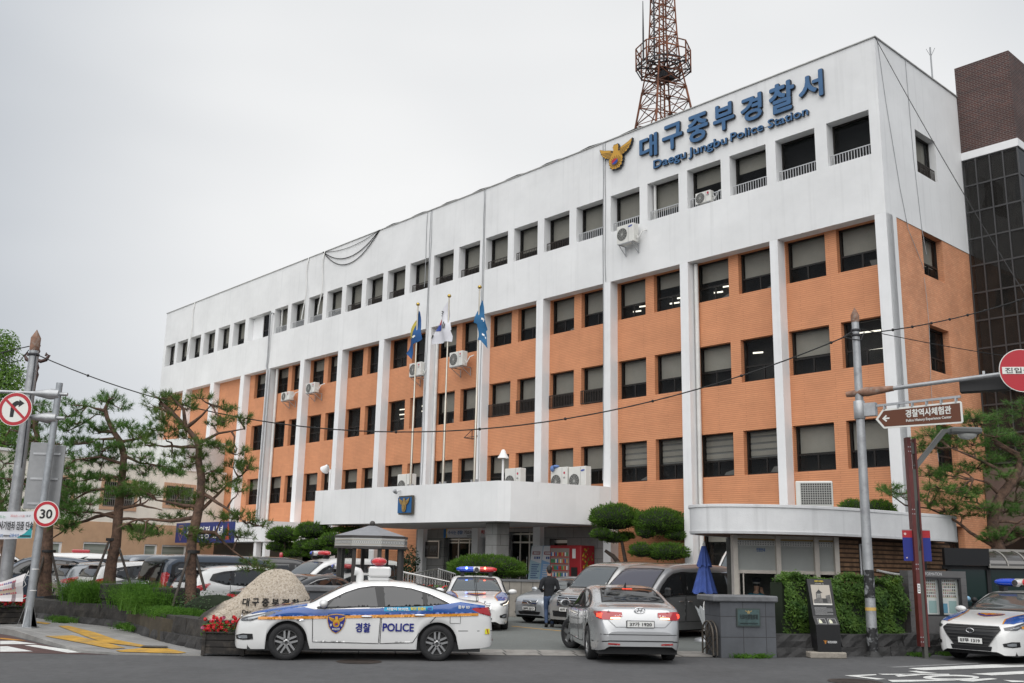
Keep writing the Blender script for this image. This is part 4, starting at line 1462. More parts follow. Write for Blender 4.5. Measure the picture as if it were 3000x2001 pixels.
def police_sedan(c, hero=False):
 for sd in (1, -1):
  D = (0, -sd, 0)
  X = c.X
  P = lambda pts: [(X(t), 0, z * c.sz) for t, z in pts]
  mb = MB()
  zl = lambda t: .715 + .028 * t
  up = [(4.70, 1.03), (4.5, 1.055), (4.2, 1.095), (4.06, 1.075), (3.9, 1.05), (3.4, .99), (2.5, .955), (1.9, .935), (1.44, .925), (1.25, .965), (.95, .93), (.6, .87), (.3, .78)]
  lo = [(t, zl(t) + .05) for t in (.45, 1.0, 1.7, 2.5, 3.3, 4.1, 4.5)]
  c.sk.panel(mb, P(lo + [(4.62, .9)] + up), D, .0070, 0, .06)
  ol = [(t, zl(t)) for t in (.42, 1.0, 1.7, 2.5, 3.3, 4.1, 4.55)]
  c.sk.panel(mb, P(ol + [(t, z + .052) for t, z in reversed(ol)]), D, .0105, 1, .05)
  mb.build('livery_stripe', [M_POLB, M_POLO], c.root)
  # bonnet flank seen from above
  mb = MB()
  pt = [(.22, .60), (.5, .52), (.9, .58), (1.3, .70), (1.3, .88), (.9, .90), (.55, .87), (.3, .78)]
  c.sk.panel(mb, [(X(t), sd * y * c.sy, 1) for t, y in pt], (0, 0, -1), .005, 0, .08)
  c.sk.line(mb, [(X(t), sd * y * c.sy, 1) for t, y in pt[:4]], (0, 0, -1), .03, .007, 1)
  mb.build('bonnet_stripe', [M_POLB, M_POLO], c.root)
  side_shield(c, 1.86, .67 * c.sz, sd)
  mb = MB()
  xd = V((-sd, 0, 0))
  c.sk.text(mb, '경찰', V((X(2.36), 0, .605 * c.sz)), xd, Z1, .27, .165, D, .008, 0, .03)
  c.sk.text(mb, 'POLICE', V((X(3.02), 0, .615 * c.sz)), xd, Z1, .58, .14, D, .008, 0, .04)
  mb.build('lettering', M_POLN, c.root)
  mb = MB()
  c.sk.text(mb, '중부 03', V((X(4.26), 0, 1.0 * c.sz)), xd, Z1, .22, .055, D, .009, 0, .03)
  c.sk.panel(mb, P([(2.74, .905), (3.66, .935), (3.66, 1.01), (2.74, .98)]), D, .0095, 1, .08)
  c.sk.text(mb, '사람이 보이면,', V((X(3.0), 0, .95 * c.sz)), xd, Z1 + xd * -.03, .42, .055, D, .0115, 0, .04)
  c.sk.text(mb, '일단 멈춤!!', V((X(3.38), 0, .965 * c.sz)), xd, Z1, .28, .055, D, .0115, 2, .04)
  c.sk.panel(mb, P([(3.56, .945), (3.64, .95), (3.64, .99), (3.56, .985)]), D, .0115, 3, .08)
  mb.build('sticker', [M_WHITEP, mat('sticker_sky', (.02, .32, .55), .4), mat('sticker_gold', (.8, .62, .05), .4), mat('sticker_navy', (.02, .06, .3), .4)], c.root)
 # bonnet shield
 mb = MB()
 sh = [(.62, 0), (.70, .14), (.82, .27), (.94, .3), (1.0, .24), (1.02, 0), (1.0, -.24), (.94, -.3), (.82, -.27), (.70, -.14)]
 c.sk.panel(mb, [(c.X(t), y, 1) for t, y in sh], (0, 0, -1), .006, 1, .07)
 c.sk.panel(mb, [(c.X(.83 + (t - .83) * .88), y * .93, 1) for t, y in sh], (0, 0, -1), .008, 0, .07)
 wing = [(.72, 0), (.80, .1), (.86, .22), (.97, .24), (.93, .1), (.98, 0), (.93, -.1), (.97, -.24), (.86, -.22), (.80, -.1)]
 c.sk.panel(mb, [(c.X(t), y, 1) for t, y in wing], (0, 0, -1), .010, 1, .07)
 c.sk.panel(mb, [(c.X(.82 + .04 * cos(a)), .05 * sin(a), 1) for a in [2 * pi * k / 12 for k in range(12)]], (0, 0, -1), .012, 2, .05)
 mb.build('bonnet_shield', [M_POLN, M_POLO, M_RED], c.root)

def sonata_face(c, ptxt=None, hex_=False, drl=False):
 if hex_:
  gr = [(-.62, .70), (-.36, .36), (.36, .36), (.62, .70), (.56, .76), (-.56, .76)]
 else:
  gr = [(-.42, .74), (-.40, .60), (-.30, .50), (.30, .50), (.40, .60), (.42, .74)]
 head = [(.20, .58, .70), (.17, .60, .745), (.36, .78, .80), (.78, .9, .90), (.86, .92, .895), (.62, .9, .80), (.34, .80, .70)]
 ex = [([(.26, .64, .715), (.38, .76, .765), (.6, .86, .83), (.56, .87, .80), (.36, .78, .73)], M_HEAD, .012)]
 if drl:
  ex.append(([(.26, .60, .70), (.42, .78, .735), (.62, .9, .80), (.62, .9, .815), (.42, .78, .752), (.26, .62, .716)], mat('daylight_strip', (1., .93, .75), emit=2.), .015))
 fog = [(.12, .60, .43), (.2, .76, .47), (.34, .86, .47), (.34, .87, .37), (.2, .78, .355), (.12, .62, .37)]
 front_face(c, gr, head, intake=[(-.45, .36), (-.42, .27), (.42, .27), (.45, .36)], fog=fog, badge_z=.74 if not hex_ else .66, bars=6, head_extra=ex, gm=M_RIMD if hex_ else None)
 plate(c, True, (.46 if not hex_ else .46) * c.sz, ptxt)

def sedan_tail(c, ptxt=None, lit=False, wrap=True):
 tl = [(4.80, .34, .90), (4.79, .36, .98), (4.72, .70, 1.0), (4.45, .86, .99), (4.40, .88, .965), (4.60, .88, .885), (4.74, .78, .84), (4.79, .55, .84)]
 ex = [([(4.80, .38, .86), (4.79, .38, .89), (4.76, .55, .885), (4.76, .55, .85)], M_HEAD if not lit else M_BULB, .013)]
 if lit:
  ex.append(([(4.7, .72, .87), (4.70, .72, .96), (4.6, .84, .95), (4.6, .85, .89)], M_TAILLIT, .013))
 lamp_pair(c, 'tail_light', tl, (.80, -.6, 0), M_TAIL, .01, ex)
 mb = MB()
 c.sk.line(mb, P3(c, [(4.6, .62, 1.06), (4.8, .66, .84), (4.85, .5, .7), (4.85, -.5, .7), (4.8, -.66, .84), (4.6, -.62, 1.06)]), (1, 0, -.1), .008, .004, 0)
 c.sk.line(mb, P3(c, [(4.84, -.92, .56), (4.84, .92, .56)]), (1, 0, 0), .012, .004, 0)
 mb.build('boot_lid_gap', M_SEAM, c.root)
 for sd in (1, -1):
  mb = MB()
  c.sk.panel(mb, [(0, sd * y * c.sy, z * c.sz) for y, z in ((.42, .36), (.66, .37), (.66, .40), (.42, .39))], (1, 0, 0), .008, 0, .05)
  mb.build('reflector', M_REFL, c.root)
 plate(c, False, .76 * c.sz, ptxt)
 badge(c, False, .91 * c.sz, .08)

def suv_tail(c, ptxt=None):
 tl = [(4.42, .52, .98), (4.40, .52, 1.04), (4.28, .82, 1.10), (4.05, .90, 1.16), (3.98, .92, 1.15), (4.12, .92, 1.0), (4.3, .86, .94)]
 lamp_pair(c, 'tail_light', tl, (.76, -.65, 0), M_TAIL, .01)
 mb = MB()
 c.sk.panel(mb, [(0, y, z * c.sz) for y, z in ((-.8, .28), (-.76, .55), (.76, .55), (.8, .28))], (1, 0, 0), .006, 0, .08)
 mb.build('rear_cladding', M_TRIM, c.root)
 plate(c, False, .70 * c.sz, ptxt, w=.34, h=.16)
 badge(c, False, .92 * c.sz, .07)
 mb = MB().box(c.X(4.2), c.X(3.92), -.6 * c.sy, .6 * c.sy, 1.50 * c.sz, 1.53 * c.sz)
 mb.build('spoiler', c.body.data.materials[0], c.root)
 mb = MB().tube([(c.X(3.7), 0, 1.56 * c.sz), (c.X(3.85), 0, 1.62 * c.sz), (c.X(3.93), 0, 1.64 * c.sz)], [.035, .02, .006], 6)
 mb.build('antenna', M_TRIM, c.root)

def van_tail(c, ptxt=None):
 tl = [(5.06, .72, .92), (5.03, .74, 1.38), (5.0, .93, 1.42), (4.92, .96, 1.36), (4.96, .95, 1.1), (5.0, .94, .92)]
 lamp_pair(c, 'tail_light', tl, (.7, -.7, 0), M_TAIL, .01)
 plate(c, False, .78, ptxt)
 badge(c, False, .98, .08)

def van_face(c, ptxt=None, old=False, badge_z=.84):
 if old:
  gr = [(-.44, .93), (-.38, .66), (.38, .66), (.44, .93)]
  head = [(.2, .52, .72), (.16, .5, .92), (.38, .8, 1.0), (.72, .9, 1.03), (.7, .91, .9), (.42, .86, .74)]
 else:
  gr = [(-.56, .92), (-.5, .74), (.5, .74), (.56, .92)]
  head = [(.16, .6, .76), (.14, .62, .90), (.42, .8, 1.0), (.9, .92, 1.08), (.8, .93, .98), (.4, .86, .80)]
 front_face(c, gr, head, intake=[(-.6, .50), (-.56, .34), (.56, .34), (.6, .50)], badge_z=badge_z, bars=4, headm=M_HEAD if old else M_HEADD,
    head_extra=[(shrink(head, .6), M_HEADD if old else M_HEAD, .012)], fog=[(.12, .66, .42), (.2, .8, .44), (.3, .86, .44), (.3, .86, .36), (.12, .68, .36)])
 plate(c, True, .56, ptxt)
# ------------------------------------------------------------------ the parked and moving vehicles
def from_front(x, y, h, L): return (x - cos(h) * L / 2, y - sin(h) * L / 2, 0)
def from_rear(x, y, h, L): return (x + cos(h) * L / 2, y + sin(h) * L / 2, 0)
HN = rad(-137.6)      # parked nose-out, square to the facade
HI = rad(42.4)        # parked nose-in

c = build_car('police_car', 'white and blue police sedan side-on across the gate with lettered doors', 'sedan', (-2.77, 20.41, 0), rad(188.7), P_WHITE, rim='twin', chrome='chrome', category='police car', fine=.45)
police_sedan(c); sonata_face(c); sedan_tail(c)
light_bar(c, 2.62, 1.475, box=True)
mb = MB()
for dx in (0, .05):
 mb.tube([(c.X(4.58), .3 - dx * 3, 1.08), (c.X(4.58 + dx), .3 - dx * 3, 1.10), (c.X(4.50 + dx), .3 - dx * 3, 1.6)], [.025, .008, .004], 6)
mb.build('aerial', M_TRIM, c.root)
for sd in (1, -1):
 mb = MB()
 c.sk.panel(mb, P3(c, [(4.79, .80, .50), (4.79, .80, .60), (4.70, .86, .60), (4.70, .86, .50)], sd), (.3, -.95 * sd, 0), .008, 0, .05)
 c.sk.panel(mb, P3(c, [(4.77, .81, .50), (4.74, .83, .60), (4.72, .84, .60), (4.75, .82, .50)], sd), (.3, -.95 * sd, 0), .011, 1, .05)
 mb.build('hazard_patch', [mat('hazard_yellow', (.75, .72, .03), .5), M_RED], c.root)
 m_ = MB()
 c.sk.panel(m_, P3(c, [(1.12, .9, .715), (1.28, .9, .72), (1.25, .9, .75), (1.14, .9, .745)], sd), (0, -sd, 0), .012, 0, .05)
 m_.build('side_repeater', M_CHROME, c.root)
m_ = MB(); c.sk.line(m_, [(c.X(4.0), 0, .70), (c.X(4.0), 0, .86), (c.X(4.2), 0, .86), (c.X(4.2), 0, .70)], (0, -1, 0), .008, .008, 0, close=True)
m_.build('fuel_flap', M_SEAM, c.root)

c = build_car('police_car', 'white and blue police sedan driving out of the yard, roof lights flashing', 'sedan', (-.93, 30.9, 0), rad(-88), P_WHITE, rim='twin', chrome='chrome', category='police car')
police_sedan(c); sonata_face(c, None, drl=True); sedan_tail(c)
light_bar(c, 2.35, 1.475, lit=True)

c = build_car('police_car', 'white and blue police sedan with black hexagonal grille by the notice board', 'sedan', from_front(9.75, 21.7, rad(-143), 4.855), rad(-143), P_WHITE, rim='five', chrome='chrome', category='police car', fine=.6)
police_sedan(c); sonata_face(c, '07무 1319', hex_=True); sedan_tail(c)
light_bar(c, 2.35, 1.475)

c = build_car('silver_car', 'silver sedan seen from behind with lit brake lights, turning in at the gate', 'sedan', (2.39, 22.14, 0), rad(94.9), P_SILVER, L=4.53, W=1.785, H=1.445, steer=.45, category='car', fine=.5)
sedan_tail(c, '37가 1920', lit=True); sonata_face(c)
mb = MB()
c.sk.panel(mb, [(c.X(3.52), .10, 1.37), (c.X(3.52), -.10, 1.37), (c.X(3.50), -.11, 1.40), (c.X(3.50), .11, 1.40)], (.35, 0, -1), .012, 0, .04)
mb.build('brake_light', M_TAILLIT, c.root)
MB().tube([(c.X(3.2), 0, 1.38), (c.X(3.3), 0, 1.45), (c.X(3.36), 0, 1.50)], [.035, .02, .004], 6).build('antenna', M_TRIM, c.root)
mb = MB()
c.sk.line(mb, [(0, -.86, .40), (0, -.6, .43), (0, .6, .43), (0, .86, .40)], (1, 0, 0), .02, .005, 0)
c.sk.panel(mb, [(0, -.62, .23), (0, -.58, .30), (0, .58, .30), (0, .62, .23)], (1, 0, 0), .006, 0, .07)
c.sk.text(mb, 'AVANTE', (0, .46, .9), V((0, -1, 0)), Z1, .22, .03, (1, 0, 0), .008, 1)
c.sk.text(mb, 'M16GDi', (0, -.46, .9), V((0, -1, 0)), Z1, .18, .028, (1, 0, 0), .008, 1)
mb.build('bumper_trim', [M_TRIM, M_CHROME], c.root)

c = build_car('silver_car', 'small silver sedan parked nose-out beyond the walking man', 'sedan', from_front(.72, 32.6, rad(-132), 4.3), rad(-132), P_STEEL if 0 else paint('light_silver', (.44, .46, .48), .5, .28), L=4.3, W=1.72, H=1.47, category='car')
front_face(c, [(-.34, .74), (-.30, .60), (.30, .60), (.34, .74)], [(.2, .55, .62), (.17, .58, .72), (.34, .76, .79), (.62, .88, .84), (.5, .88, .72), (.34, .78, .64)], intake=[(-.5, .38), (-.44, .26), (.44, .26), (.5, .38)],
   fog=[(.15, .62, .36), (.2, .72, .37), (.26, .8, .36), (.26, .8, .30), (.15, .64, .30)], badge_z=.66, bars=3, headm=M_HEAD)
plate(c, True, .47, '28머 2317')
sedan_tail(c)

van1 = dict(KINDS['van'])
c = build_car('silver_van', 'light silver van with a chrome barred grille parked nose-out', 'van', from_front(1.75, 30.1, HN, 4.7), HN, P_TAUPE, L=4.7, W=1.82, H=1.97, category='van', chrome='chrome')
van_face(c, '85머 7390', old=True); van_tail(c)
c = build_car('grey_van', 'dark grey van with long black side windows beside the blue parasol', 'van', from_front(2.5, 26.55, rad(-136), 5.125), rad(-136), P_GREY, H=1.94, category='van', chrome='chrome', fine=.6, screen=mat('windscreen_tinted', (.035, .03, .045), .05, spec=.8, ior=1.8))
van_face(c); van_tail(c)

for nm, lb, kd, pos, hd, pt, kw, tail, pl_ in (
 ('white_suv', 'white SUV parked nose-in right behind the engraved rock', 'suv', (-8.95, 27.9), HI, P_WHITE, dict(), suv_tail, '09머 8090'),
 ('black_van', 'black and slate van with a tall dark rear window, parked behind the pine trunk', 'van', (-10.3, 29.3), HI, P_SLATE, dict(), van_tail, None),
 ('grey_car', 'low grey sedan with a dark tail band parked beside the black van', 'sedan', (-11.5, 29.7), rad(40), P_STEEL, dict(), None, None),
 ('white_suv', 'white SUV with slim red tail lights behind the second pine', 'suv', (-13.0, 31.2), rad(40), P_WHITE, dict(L=4.7, W=1.88, H=1.68), suv_tail, None),
 ('grey_suv', 'blue-grey SUV with swept red tail lights and a roof fin', 'suv', (-14.75, 33.3), rad(42), P_STEEL, dict(L=4.475), suv_tail, None)):
 LL = kw.get('L') or KINDS[kd]['L']
 c = build_car(nm, lb, kd, from_rear(pos[0], pos[1], hd, LL), hd, pt, category={'van': 'van', 'sedan': 'car', 'suv': 'suv'}[kd], **kw)
 if tail:
  tail(c, pl_)
 else:
  mb = MB()
  c.sk.panel(mb, [(0, y, z) for y, z in ((-.72, .86), (-.72, 1.0), (.72, 1.0), (.72, .86))], (1, 0, -.1), .006, 0, .07)
  mb.build('tail_band', M_TRIM, c.root)
  lamp_pair(c, 'tail_light', [(4.8, .2, .86), (4.78, .2, .90), (4.66, .78, .95), (4.5, .88, .97), (4.55, .88, .90), (4.74, .74, .84)], (.85, -.5, 0), M_TAIL, .012)
  MB().tube([(c.X(3.3), 0, 1.44), (c.X(3.4), 0, 1.5), (c.X(3.45), 0, 1.53)], [.035, .02, .004], 6).build('antenna', M_TRIM, c.root)
 if nm == 'black_van':
  mb = MB(); c.sk.panel(mb, [(0, y, z) for y, z in ((-.9, .34), (-.93, 1.1), (-.84, 1.78), (.84, 1.78), (.93, 1.1), (.9, .34))], (1, 0, 0), .003, 0, .09)
  mb.build('tailgate', P_BLACK, c.root)

c = build_car('black_car', 'black sedan with chrome window line parked between the rock and gate pillar', 'sedan', (-5.0, 26.6, 0), rad(62), P_BLACK, L=4.9, chrome='chrome', category='car')
sedan_tail(c)
M_NAVYBAND = mat('band_navy', (.01, .02, .16), .3)
def police_van(lb, pos, hd, tail=False):
 c = build_car('police_van', lb, 'van', pos, hd, P_WHITE, category='police van')
 for sd in (1, -1):
  D = (0, -sd, 0)
  mb = MB()
  c.sk.panel(mb, [(c.X(t), 0, z) for t, z in ((.7, .72), (5.0, .72), (5.0, 1.0), (.7, 1.0))], D, .005, 0, .1)
  for z in (.69, 1.0):
   c.sk.panel(mb, [(c.X(t), 0, z + q) for t, q in ((.7, 0), (5.0, 0), (5.0, .05), (.7, .05))], D, .006, 1, .1)
  c.sk.text(mb, '중부경찰서', V((c.X(3.0), 0, .86)), V((-sd, 0, 0)), Z1, 1.3, .17, D, .009, 2, .03)
  c.sk.text(mb, '중 부', V((c.X(4.75), 0, .86)), V((-sd, 0, 0)), Z1, .3, .13, D, .009, 2, .03)
  mb.build('livery_stripe', [M_NAVYBAND, M_POLO, M_WHITEP], c.root)
 van_face(c); van_tail(c)
 light_bar(c, 1.95, 1.9, 1.3)
 return c
police_van('white police van facing out with light bar, behind the octagonal pavilion', from_front(-8.2, 35.2, rad(-140), 5.125), rad(-140))
c = police_van('white police van with navy band and red bar on its roof, under the pines', from_rear(-19.6, 42.0, rad(32), 5.125), rad(32))
mb = MB().bbox(c.X(3.6), c.X(2.9), -.12, .12, 1.93, 2.06, .03)
mb.build('roof_beacon', mat('beacon_red2', (.42, .03, .04), .2, coat=1.), c.root)

c = build_car('police_car', 'blue and white police sedan parked close behind the octagonal pavilion', 'sedan', from_front(-7.2, 31.6, rad(-142), 4.855), rad(-142), P_WHITE, rim='twin', category='police car')
police_sedan(c); sonata_face(c); sedan_tail(c); light_bar(c, 2.35, 1.475)
c = build_car('police_car', 'white police car roof with blue beacon behind the dark blue SUV', 'suv', (-22.2, 45.0, 0), rad(30), P_WHITE, H=1.85, category='police car')
suv_tail(c); light_bar(c, 2.1, 1.84)
c = build_car('blue_suv', 'dark blue SUV parked beyond the banners beside the sign pole', 'suv', (-17.2, 37.2, 0), rad(205), P_SLATE, H=1.78, W=1.9, L=4.6, category='suv')
sonata_face(c); suv_tail(c)
c = build_car('silver_van', 'silver van roof showing above the black van, by the tan annex', 'van', from_rear(-15.4, 40.5, HI, 5.0), HI, P_STEEL, category='van')
van_tail(c)
c = build_car('black_van', 'black van with a small red beacon, in front of the clipped junipers', 'van', (-9.0, 40.5, 0), rad(20), P_BLACK, category='van')
MB().lathe([(.07, 1.92), (.075, 2.0), (.06, 2.08), (.001, 2.1)], 14, (0, 0, 0), 'z').build('beacon', mat('beacon_red2', (.42, .03, .04), .2, coat=1.), c.root)
c = build_car('black_suv', 'black SUV roof showing between the small sedan and the silver van', 'suv', from_front(4.1, 35.3, HN, 4.45), HN, P_BLACK, H=1.78, category='suv')
c = build_car('white_minibus', 'tall white minibus front half hidden behind the guardhouse post', 'van', from_front(6.5, 29.7, rad(-120), 6.2), rad(-120), P_WHITE, L=6.2, W=2.05, H=2.62, category='minibus')
van_face(c)
# ------------------------------------------------------------------ survey helpers: photo measurements -> metres (camera at 0,0,1.83)
_pt, _ro, _F = rad(12.592), rad(1.164), 2916.7
_fw = V((0, cos(_pt), sin(_pt))); _u0 = V((0, -sin(_pt), cos(_pt)))
_r2 = V((cos(_ro), 0, 0)) + _u0 * sin(_ro); _u2 = V((-sin(_ro), 0, 0)) + _u0 * cos(_ro)
def at(px, py, Y):
 d = _fw * _F + _r2 * (px - 1500) + _u2 * (1000.5 - py)
 return V((0, 0, 1.83)) + d * (Y / d.y)
def gnd(px, py, z=0.):
 d = _fw * _F + _r2 * (px - 1500) + _u2 * (1000.5 - py)
 return V((0, 0, 1.83)) + d * ((z - 1.83) / d.z)
def struct(mb, name, m): return mb.build(name, m, kind='structure')

# ------------------------------------------------------------------ ground
def asphalt(name, c, var, patch, spark=.25):
 m, nt, b = nt_new(name)
 L = nt.links
 tc = nt.nodes.new('ShaderNodeTexCoord')
 def noise(sc, det, lo, hi, a, z):
  n = nt.nodes.new('ShaderNodeTexNoise'); n.inputs['Scale'].default_value = sc; n.inputs['Detail'].default_value = det
  n.inputs['Roughness'].default_value = .7
  L.new(tc.outputs['Object'], n.inputs['Vector'])
  r = nt.nodes.new('ShaderNodeMapRange'); r.inputs[1].default_value = lo; r.inputs[2].default_value = hi; r.inputs[3].default_value = a; r.inputs[4].default_value = z
  L.new(n.outputs['Fac'], r.inputs[0])
  return r.outputs[0]
 a = noise(.35, 6, .3, .7, 1 - patch, 1 + patch)
 d = noise(70, 3, .3, .7, 1 - spark, 1 + spark)
 e = noise(5, 6, .35, .68, 1 - var, 1 + var)
 def mul(x, y):
  q = nt.nodes.new('ShaderNodeMath'); q.operation = 'MULTIPLY'; L.new(x, q.inputs[0]); L.new(y, q.inputs[1]); return q.outputs[0]
 k = mul(mul(a, d), e)
 mx = nt.nodes.new('ShaderNodeMix'); mx.data_type = 'RGBA'; mx.blend_type = 'MULTIPLY'; mx.inputs[0].default_value = 1
 mx.inputs[6].default_value = c4(c); L.new(k, mx.inputs[7]); L.new(mx.outputs[2], b.inputs['Base Color'])
 b.inputs['Roughness'].default_value = .88
 bp = nt.nodes.new('ShaderNodeBump'); bp.inputs['Strength'].default_value = .35; bp.inputs['Distance'].default_value = .01
 L.new(d, bp.inputs['Height']); L.new(bp.outputs['Normal'], b.inputs['Normal'])
 return m
M_ROAD = asphalt('road_asphalt', (.078, .078, .08), .14, .2, .14)
M_YARD = asphalt('yard_asphalt', (.135, .145, .138), .08, .12)
M_REDR = asphalt('red_asphalt', (.075, .038, .034), .2, .2)
M_ROADP = asphalt('road_paint', (.62, .62, .60), .16, .06)
M_YELL = mat('tactile_yellow', (.46, .26, .035), .85, var=.3, vscale=3, dirt=(.22, .17, .1), dscale=2, damt=.6)
M_PAVE = brick_mat('paving', (.27, .265, .255), (.23, .225, .22), (.11, .11, .105), .3, .3, .008, rough=.9, var=.25, bump=.2)
struct(MB().quad((-900, -400, 0), (900, -400, 0), (900, 1500, 0), (-900, 1500, 0)), 'ground', asphalt('far_ground', (.11, .11, .11), .1, .1))
struct(MB().quad((-120, -40, .004), (120, -40, .004), (120, 24.6, .004), (-120, 24.6, .004)), 'road', M_ROAD)
struct(MB().poly([(-6.3, 21.5, .008), (4.6, 23.0, .008), (9, 24.6, .008), (22, 32, .008), (10, 70, .008), (-60, 90, .008), (-40, 50, .008), (-14.4, 30.6, .008), (-9.6, 26.6, .008)]), 'car_park', M_YARD)
mb = MB()
for k in range(14):     # drop-kerb blocks across the gateway
 for r in range(2):
  t0, t1 = k / 14 + .0015, (k + 1) / 14 - .0015
  a, b = V((-5.9, 20.38 + .66 * r, 0)), V((4.45, 21.80 + .66 * r, 0))
  p, q = a.lerp(b, t0), a.lerp(b, t1)
  n_ = V((-.137, .99, 0)) * .64
  mb.poly([(p.x, p.y, .013), (q.x, q.y, .013), (q.x + n_.x, q.y + n_.y, .02), (p.x + n_.x, p.y + n_.y, .02)])
struct(mb, 'kerb_strip', mat('kerb_granite', (.27, .255, .235), .85, var=.2, vscale=2, dirt=(.14, .13, .12), dscale=3))
mb = MB()
for a, b in (((.16, 30.98), (1.63, 29.11)), ((1.63, 29.11), (3.4, 27.0))):
 a, b = V((a[0], a[1], .012)), V((b[0], b[1], .012)); n_ = V(((b - a).y, -(b - a).x, 0)).normalized() * .055
 mb.poly([a - n_, b - n_, b + n_, a + n_])
struct(mb, 'lane_line', mat('yellow_paint', (.50, .27, .03), .8, var=.3, vscale=2))
# pavement on the side street
OUT = [(-5.75, 19.78, .03), (-7.38, 19.72, .04), (-8.2, 20.0, .05), (-9.6, 21.7, .08), (-11.25, 23.7, .13), (-14, 26.4, .13), (-26, 38, .13)]
INN = [(-6.05, 20.75, .04), (-7.3, 22.3, .05), (-8.3, 23.9, .06), (-9.57, 25.9, .09), (-12.48, 28.2, .13), (-16.5, 31.8, .13), (-29, 44, .13)]
mb = MB(); kb = MB()
for i in range(len(OUT) - 1):
 a, b, c_, d = V(OUT[i]), V(OUT[i + 1]), V(INN[i + 1]), V(INN[i])
 def inn(p, q): return p + (q - p).normalized() * .16
 a2, b2 = inn(a, d), inn(b, c_)
 mb.poly([a2, b2, c_, d])
 kb.poly([a, b, b2, a2]); kb.poly([(a.x, a.y, 0), (b.x, b.y, 0), b, a])
struct(mb, 'pavement', M_PAVE)
struct(kb, 'kerb', mat('kerb_stone', (.24, .235, .225), .85, var=.25, vscale=2))
z4 = lambda x, y: (x / 2.846, 1450 + y / 2.846)
mb = MB()
for P_ in ([(365, 1216), (600, 1207), (880, 1258), (1045, 1299), (930, 1308), (700, 1268)], [(480, 1133), (560, 1130), (780, 1178), (960, 1233), (1235, 1283), (1190, 1292), (850, 1256), (690, 1206)],
   [(960, 1319), (1170, 1301), (1390, 1300), (1555, 1334), (1480, 1341), (1000, 1331)], [(120, 1088), (300, 1102), (420, 1112), (380, 1120), (260, 1112), (120, 1098)]):
 mb.poly([gnd(*z4(x, y), .0) + V((0, 0, (.135 if x0 < 200 else .075))) * 0 + V((0, 0, 0)) for x, y in P_ for x0 in (P_[0][0],)])
tv = []
for x, y, z in mb.v:    # seat the tiles on the sloping pavement
 best = min(range(len(OUT) - 1), key=lambda i: (V(OUT[i][:2]).lerp(V(INN[i + 1][:2]), .5) - V((x, y))).length)
 tv.append((x, y, z))
TACT = mb
def pav_z(x, y):
 from mathutils.geometry import intersect_point_tri_2d
 for i in range(len(OUT) - 1):
  a, b, c_, d = V(OUT[i]), V(OUT[i + 1]), V(INN[i + 1]), V(INN[i])
  for t in ((a, b, c_), (a, c_, d)):
   if intersect_point_tri_2d(V((x, y)), t[0].to_2d(), t[1].to_2d(), t[2].to_2d()):
    n_ = (t[1] - t[0]).cross(t[2] - t[0])
    return t[0].z - (n_.x * (x - t[0].x) + n_.y * (y - t[0].y)) / n_.z
 return .06
TACT.v = [(x, y, pav_z(x, y) + .012) for x, y, z in TACT.v]
struct(TACT, 'tactile_strip', M_YELL)
struct(MB().add([tuple(V(p) + V((0, 0, .02))) for p in ((-7.3, 20.75, .05), (-6.75, 20.7, .05), (-6.85, 21.1, .05), (-7.35, 21.1, .05))], [(0, 1, 2, 3)]), 'manhole_cover', mat('cover_iron', (.07, .06, .05), .7, var=.3))
# red side-street surface with zebra bars
struct(MB().poly([(-7.45, 19.66, .008), (-8.2, 19.94, .008), (-9.65, 21.64, .008), (-11.3, 23.64, .008), (-14.05, 26.3, .008), (-22, 26, .008), (-16, 19.6, .008)]), 'side_road', M_REDR)
mb = MB()
for P_ in ([(200, 1258), (300, 1255), (740, 1318), (560, 1320)], [(0, 1268), (60, 1266), (275, 1309), (0, 1313)], [(0, 1222), (110, 1220), (310, 1247), (0, 1250)]):
 mb.poly([tuple(gnd(*z4(x, y))[:2]) + (.012,) for x, y in P_])
struct(mb, 'zebra_crossing', M_ROADP)
mb = MB(); mb.poly([tuple(gnd(*z4(x, y))[:2]) + (.013,) for x, y in ((0, 1196), (60, 1200), (220, 1219), (120, 1217), (0, 1206))])
struct(mb, 'road_line', mat('orange_line', (.45, .2, .02), .8))
# big white road lettering at the lower right
z3 = lambda x, y: (2200 + x / 2.846, 1450 + y / 2.846)
mb = MB()
def rp(pts): mb.poly([tuple(gnd(*z3(x, y))[:2]) + (.012,) for x, y in pts])
rp([(1310, 1450), (2277, 1405), (2277, 1438), (1440, 1467)])
rp([(1840, 1497), (2277, 1472), (2277, 1498), (2010, 1510)])
rp([(780, 1511), (1040, 1500), (1050, 1508), (900, 1516), (1125, 1541), (1050, 1545)])
rp([(1060, 1497), (1650, 1497), (1660, 1505), (1100, 1505)]); rp([(1310, 1474), (1380, 1472), (1560, 1492), (1420, 1492)]); rp([(1200, 1510), (1290, 1500), (1420, 1508), (1230, 1522)])
rp([(1140, 1548), (1700, 1546), (1760, 1552), (1180, 1566)]); rp([(1700, 1552), (2000, 1533), (2060, 1540), (1850, 1562)])
rp([(2100, 1548), (2277, 1556), (2277, 1566), (2180, 1566)])
Nn = 28
for k in range(Nn):
 a, b = 2 * pi * k / Nn, 2 * pi * (k + 1) / Nn
 rp([(1670 + 235 * cos(a), 1527 + 22 * sin(a)), (1670 + 235 * cos(b), 1527 + 22 * sin(b)), (1680 + 175 * cos(b), 1527 + 10 * sin(b)), (1680 + 175 * cos(a), 1527 + 10 * sin(a))])
struct(mb, 'road_marking', M_ROADP)
mb = MB(); mb.poly([tuple(gnd(*z3(x, y))[:2]) + (.01,) for x, y in ((1120, 1438), (1890, 1404), (1900, 1410), (1200, 1446))])
struct(mb, 'worn_line', mat('worn_paint', (.2, .2, .2), .9, var=.5, vscale=4))
